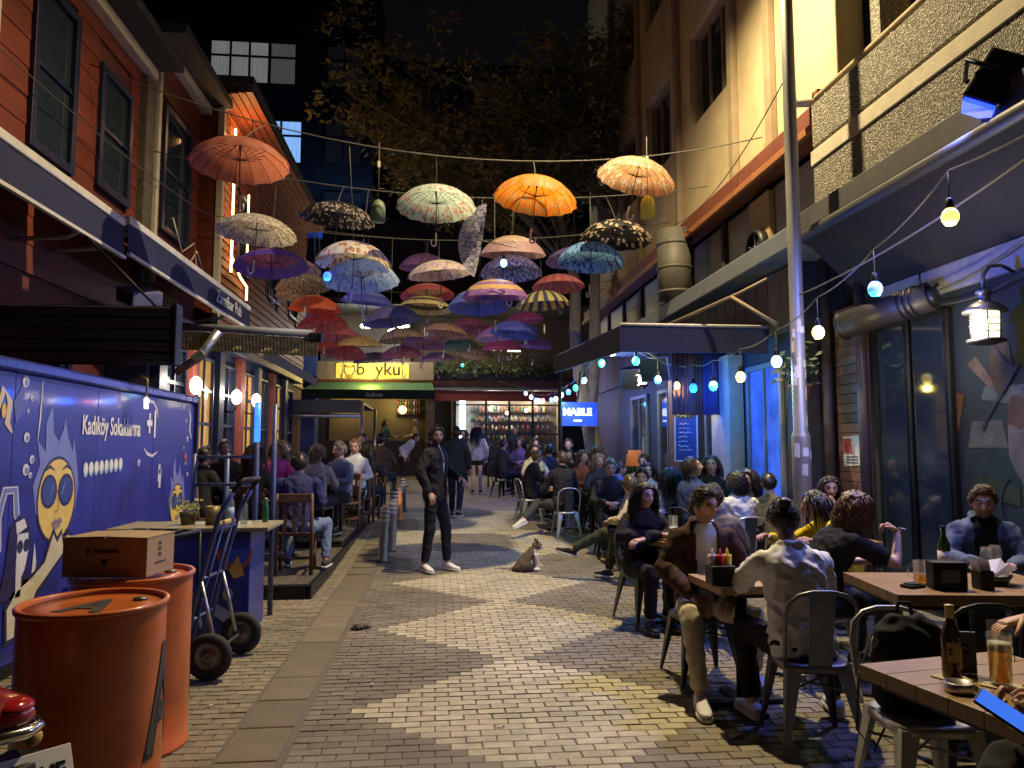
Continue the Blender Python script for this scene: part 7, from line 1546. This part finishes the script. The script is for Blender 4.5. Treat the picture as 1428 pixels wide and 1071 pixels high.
# ------------------------------------------------------------------ left deck people
def deck_z(y): return .15 + gz(9.03 if y < 10.4 else (12.3 if y < 14.2 else 16.6))
dk_z0 = .15
LT = [(-1.75, 9.35), (-1.75, 11.6), (-1.7, 13.6), (-1.6, 15.6), (-2.7, 11.2)]
for k, (x, y) in enumerate(LT): table(x, y, deck_z(y), .6, .6, 0, ['dark deck table before the man in navy', 'dark deck table with the grey haired man', 'dark deck table near the woman in white jacket', 'far dark deck table', 'dark deck table by the pub front'][k], mat=m_darkwood, group='dark tables on the left deck')
CO = 'wooden chairs on the left deck'
LP = [('broad man in a navy sweater seen from behind on a wooden chair', -1.52, 8.35, -4, dict(top=(.03, .035, .12), bottom=(.13, .19, .32), shoes=(.05, .05, .05), hair=('short', 0, .02), hairc=dark_hair, head=(-5, 8, 0), lod=0, scale=1.0, thin=1.12, pose=dict(chest=(0, .04, .77), neck=(0, .1, 1.03), head=(0, .16, 1.17), kneeR=(.3, .34, .5), ankR=(.3, .2, .085)))),
      ('fair haired person in a grey ribbed sweater seen from behind', -1.66, 10.45, 12, dict(top=(.3, .29, .27), hair=('curly', .1, .025), hairc=fair_hair, head=(20, 0, 0), lod=1, scale=1.0)),
      ('grey haired man in a blue vest turned towards his neighbours', -1.42, 11.3, 215, dict(top=(.1, .13, .22), hair=('short', 0, .016), hairc=(.13, .11, .1), head=(20, 5, 0), lod=1, scale=1.04, beard=.2)),
      ('woman in a white jacket with pulled back hair', -1.32, 12.3, 190, dict(top=(.58, .6, .66), hair=('bun', 0, .014), hairc=(.16, .09, .05), fem=True, head=(0, 2, 0), lod=1, scale=1.08, collar=True, pose=dict(kneeL=(.2, .44, .55), ankL=(.42, .7, .3)))),
      ('long dark haired woman seen from behind at the deck edge', -1.22, 13.1, 10, dict(top=(.04, .03, .04), hair=('long', .34, .016), hairc=dark_hair, fem=True, lod=1, scale=1.06)),
      ('person in a brown jacket sitting at the deck end', -1.15, 15.2, 15, dict(top=(.12, .07, .04), hair=('short', 0, .016), hairc=dark_hair, lod=2, scale=1.1)),
      ('man in a pale blue shirt near the deck end', -1.4, 14.4, 200, dict(top=(.3, .38, .5), hair=('short', 0, .016), hairc=brown_hair, lod=2, scale=1.08)),
      ('curly blonde woman in a pink top on the deck', -2.25, 10.9, 190, dict(top=(.6, .08, .3), hair=('curly', .18, .03), hairc=(.25, .15, .07), fem=True, lod=1, scale=1.04)),
      ('dark haired woman beside the pink top on the deck', -2.4, 10.0, 20, dict(top=(.06, .05, .03), hair=('wavy', .25, .02), hairc=brown_hair, fem=True, lod=1, scale=1.08)),
      ('young woman looking up from behind the pole frame', -2.95, 10.7, 165, dict(top=(.05, .04, .04), hair=('bun', 0, .014), hairc=brown_hair, fem=True, lod=1, scale=1.06, head=(-15, 0, 0))),
      ('person in a flat cap behind the pole frame', -3.1, 10.2, 30, dict(top=(.03, .03, .03), hair=('short', 0, .02), hairc=(.05, .03, .02), lod=2, scale=1.06)),
      ('man in dark clothes at the back of the deck', -2.5, 12.6, 180, dict(top=(.03, .03, .04), hair=('short', 0, .016), hairc=dark_hair, lod=2, scale=1.06))]
for (lab, x, y, f, kw) in LP:
    person(lab, x, y, deck_z(y), f, group=GL, **kw); chair('o', x, y, deck_z(y), f, 'wooden chair under the ' + ' '.join(lab.replace('broad man', 'man').split()[:6]), CO)
# ------------------------------------------------------------------ people in the street
person('bearded man all in black with white sneakers standing in the street', -.02, 9.2, gz(9.2), 118, base=STAND, pose=dict(pelvis=(0, 0, .95), neck=(0, -.02, 1.49), head=(.03, .03, 1.64), kneeL=(-.09, .1, .52), ankL=(-.1, .12, .085), toeL=(-.06, .32, .07), kneeR=(.1, -.02, .5), ankR=(.12, -.08, .085), toeR=(.22, .1, .07), elR=(.28, -.06, 1.2), wrR=(.26, .06, .96), elL=(-.26, .04, 1.2), wrL=(-.16, .26, 1.12)),
       top=(.5, .55, .65), jacket=(.012, .012, .015), bottom=(.01, .01, .013), gap=.012, shoes=(.62, .62, .64), hair=('short', 0, .022), hairc=dark_hair, beard=.92, lod=0, head=(42, 2, 0), scale=1.0, group=GS, collar=True, skin=(.42, .25, .19))
person('person in a dark padded jacket walking away up the street', .36, 14.3, gz(14.3), 15, base=STAND, pose=dict(kneeL=(-.1, .1, .5), ankL=(-.1, .12, .085), kneeR=(.1, -.05, .5), ankR=(.1, -.2, .12)), top=(.03, .035, .05), bottom=(.02, .025, .05), shoes=(.06, .04, .03), hair=('short', 0, .022), hairc=(.03, .018, .012), lod=1, scale=1.0, group=GS, hood=True, scalecloth=2.2)
person('woman in a white sweater and short skirt with long black hair walking away', 1.02, 19.3, gz(19.3), 3, base=STAND, pose=dict(kneeL=(-.08, .06, .5), kneeR=(.09, -.02, .5)), top=(.62, .57, .47), bottom=(.015, .015, .015), skirt=.35, shoes=(.015, .015, .015), hair=('long', .42, .014), hairc=dark_hair, fem=True, lod=1, scale=1.0, group=GS, scalecloth=2.4, skin=(.5, .33, .25))
person('man in a white shirt leaning over a table by the bar', -.95, 21, gz(21), 100, base=STAND, pose=dict(chest=(0, .12, 1.16), neck=(0, .28, 1.38), head=(0, .38, 1.48)), top=(.6, .56, .46), hair=('short', 0, .016), hairc=dark_hair, lod=2, group=GS)
person('woman in dark clothes near the shop door', .75, 21.5, gz(21), 200, base=STAND, top=(.06, .05, .06), hair=('long', .3, .014), hairc=dark_hair, fem=True, lod=2, group=GS)
for k, (lab, x, y, z, c, hc) in enumerate((('white haired guest inside the raised bar window', -.75, 26.9, 1.15, (.4, .3, .15), (.6, .55, .45)), ('guest in a dark green top inside the raised bar window', -1.9, 26.9, 1.15, (.02, .08, .07), dark_hair))):
    person(lab, x, y, z, 250 if k == 0 else 110, top=c, hair=('curly', .1, .03), hairc=hc, lod=2, scale=1.05, group='guests inside the bar')
    st_ = thing('bar_stool', 'round bar stool under the ' + ('white haired' if k == 0 else 'dark green topped') + ' guest', 'stool', (x, y, z)); MB().lathe([(.17, .38), (.18, .4), (.17, .43), (0, .43)], 18).build('seat', m_darkwood, st_)
    for j in range(4): a = math.pi / 4 + j * math.pi / 2; MB().tube([(.1 * math.cos(a), .1 * math.sin(a), .38), (.18 * math.cos(a), .18 * math.sin(a), 0)], .015, 6).build('leg', m_black, st_)
# benches at the far end
for k in range(2):
    bn = thing('slatted_bench', 'dark slatted bench backs before the lit shop, ' + ('beside the walking woman' if k == 0 else 'beside the waiter'), 'bench', (1.9 + .95 * k, 21.6, gz(21.6)))
    for zz in (.28, .42, .56, .7, .84): MB().box(-.45, .45, -.012, .012, zz, zz + .05).build('slat', m_black, bn)
    for x in (-.42, .42): MB().box(x - .025, x + .025, -.02, .02, 0, .92).build('post', m_black, bn)
    MB().box(-.45, .45, .02, .4, .42, .45).build('seat', m_black, bn)
# ------------------------------------------------------------------ the cat
ct = thing('cat', 'grey tabby and white cat sitting upright on the paving', 'cat', (1.13, 9.12, gz(9.12)), R(-78))
b = MB(); X_ = V(1, 0, 0)
loft(b, [(V(0, -.13, .02), X_, V(0, .6, .8), .06, .03), (V(0, -.11, .07), X_, V(0, .95, .3), .09, .1), (V(0, -.075, .13), X_, V(0, .95, .3), .09, .112), (V(0, -.035, .19), X_, V(0, .95, .3), .08, .105), (V(0, .01, .245), X_, V(0, 1, .1), .068, .085), (V(0, .04, .285), X_, V(0, 1, 0), .058, .066), (V(0, .065, .32), X_, V(0, 1, 0), .05, .055)], 14)
for s in (-1, 1):
    b.ball((s * .06, -.06, .08), (.045, .095, .08), 12, 8); b.tube([(s * .06, -.02, .03), (s * .06, .07, .022)], [.026, .022], 8); b.ball((s * .06, .085, .02), (.024, .032, .02), 10, 7)
    b.tube([(s * .038, .055, .23), (s * .036, .085, .12), (s * .036, .09, .02)], [.04, .028, .024], 8); b.ball((s * .036, .108, .02), (.024, .032, .02), 10, 7)
b.ball((0, .1, .335), (.072, .068, .066), 14, 10); b.ball((0, .152, .317), (.036, .032, .029), 10, 8)
for s in (-1, 1): b.prism([(s * .062, .085, .36), (s * .014, .085, .385), (s * .024, .108, .38), (s * .06, .104, .357)], (s * .01, -.004, .06))
b.tube([(0, -.18, .03), (-.09, -.18, .03), (-.15, -.1, .028), (-.15, .02, .028), (-.1, .11, .026)], [.03, .026, .025, .024, .018], 8)
b.v = [(v[0], v[1], v[2] * .88) for v in b.v]
me = remesh(b, .0085, 2, .003, 40, 2)
cols = []
for v in me.vertices:
    c = V(v.co.x, v.co.y, v.co.z / .88); w = (c.y > .045 and c.z < .3) or (c.y > .125 and c.z < .335) or c.z < .03 and c.y > .03
    st_ = .5 + .5 * math.sin(c.z * 190 + noise.noise(c * 30) * 3 + c.y * 40)
    cols.append((.66, .6, .52, 1) if w else (.045 + .09 * st_, .036 + .066 * st_, .028 + .046 * st_, 1))
ca = me.color_attributes.new('Col', 'FLOAT_COLOR', 'POINT'); ca.data.foreach_set('color', np.array(cols, dtype=np.float32).ravel()); me.materials.clear(); me.materials.append(M('cat_fur', (.3, .3, .3), .85, var=.25, scale=60, attr='Col', bump=.4, bscale=200)); link('body', me, ct)
for s in (-1, 1): MB().ball((s * .028, .157, .305), (.011, .008, .011), 8, 6).build('eye', M('cat_eye', (.1, .09, .02), .1, var=0), ct)
MB().ball((0, .185, .283), (.006, .004, .005), 8, 6).build('nose', M('cat_nose', (.35, .15, .13), .5, var=0), ct)

# ------------------------------------------------------------------ parked scooter, rear end in view
sc = thing('scooter', 'parked red scooter with chrome trimmed tail and number plate', 'scooter', (-1.7, 2.62, 0), R(-6)); m_sr = M('scooter_red', (.2, .012, .02), .25, var=.1, coat=.5); m_chr = M('chrome', (.75, .74, .7), .12, 1., var=.05)
X_, Y_ = V(0, 1, 0), V(0, 0, 1)
def rear(mb, k, x1=.42):
    loft(mb, [(V(-.6, 0, .6), X_, Y_, .1 * k, .08 * k), (V(-.3, 0, .6), X_, Y_, .17 * k, .13 * k), (V(.0, 0, .61), X_, Y_, .19 * k, .13 * k), (V(.25, 0, .63), X_, Y_, .15 * k, .1 * k), (V(.36, 0, .645), X_, Y_, .1 * k, .06 * k), (V(x1, 0, .65), X_, Y_, .03 * k, .02 * k)], 18)
b = MB(); rear(b, 1.); b.sm = [True] * len(b.f); b.build('rear_body', m_sr, sc)
MB().tube([(x, .19 * w, .6 + .012 * (x + .3)) for x, w in ((-.5, .6), (-.3, .95), (0, 1.03), (.25, .82), (.36, .55), (.43, .15))] + [(x, -.19 * w, .6 + .012 * (x + .3)) for x, w in ((.43, .15), (.36, .55), (.25, .82), (0, 1.03), (-.3, .95), (-.5, .6))], .02, 8).build('chrome_trim', m_chr, sc)
b = MB(); loft(b, [(V(-.75, 0, .76), X_, Y_, .1, .03), (V(-.5, 0, .775), X_, Y_, .15, .045), (V(0, 0, .78), X_, Y_, .15, .05), (V(.16, 0, .77), X_, Y_, .08, .03)], 16); b.sm = [True] * len(b.f); b.build('seat', cloth((.015, .015, .015), rough=.5), sc)
MB().ball((.37, 0, .675), (.05, .07, .03), 14, 8).build('tail_light', M('tail_lens', (.3, .01, .015), .15, var=0), sc)
for s in (-1, 1): MB().ball((.36, s * .12, .54), (.025, .03, .03), 12, 8).build('indicator', M('indicator_lens', (.5, .36, .1), .2, var=0), sc)
pt_ = MB().box(-.004, .004, -.1, .1, -.075, .075).build('number_plate', m_white, sc, .002); pt_.location = (.47, -.02, .47); pt_.rotation_euler = (0, R(-24), R(-38))
me = text_mesh('lettering', '34 UE', .07, m_black, .001, .002, .9); o = link('lettering', me, pt_); o.location = (.0055, .0, .0); o.rotation_euler = (R(90), 0, R(90))
MB().box(.3, .46, -.09, .09, .4, .52).build('mudguard', m_black, sc, .02)
for x in (.12, -1.12):
    T_ = Matrix.Translation((x, 0, .22)) @ Matrix.Rotation(R(90), 4, 'X'); w_ = MB().lathe([(.13, -.04), (.19, -.05), (.215, -.02), (.215, .02), (.19, .05), (.13, .04)], 28, T=T_).build('wheel', _M['rubber'], sc); MB().lathe([(0, -.03), (.13, -.035), (.13, .035), (0, .03)], 24, T=T_).build('rim', m_gun, w_)
MB().box(-1.0, -.5, -.14, .14, .24, .3).build('floorboard', m_black, sc, .02); MB().prism([(-1.0, -.2, .26), (-1.0, .2, .26), (-1.12, .16, .95), (-1.12, -.16, .95)], (-.05, 0, 0)).build('front_shield', m_sr, sc, .015)
MB().tube([(-1.12, 0, .25), (-1.12, 0, 1.0)], .03, 8).build('steering_column', m_gun, sc); MB().tube([(-1.0, -.3, 1.02), (-1.1, -.1, 1.05), (-1.1, .1, 1.05), (-1.0, .3, 1.02)], .016, 8).build('handlebar', m_chr, sc)
MB().tube([(.2, -.1, .3), (.36, -.12, .34)], .035, 10).build('exhaust', m_chr, sc)
bpy.data.scenes.remove(TMP)
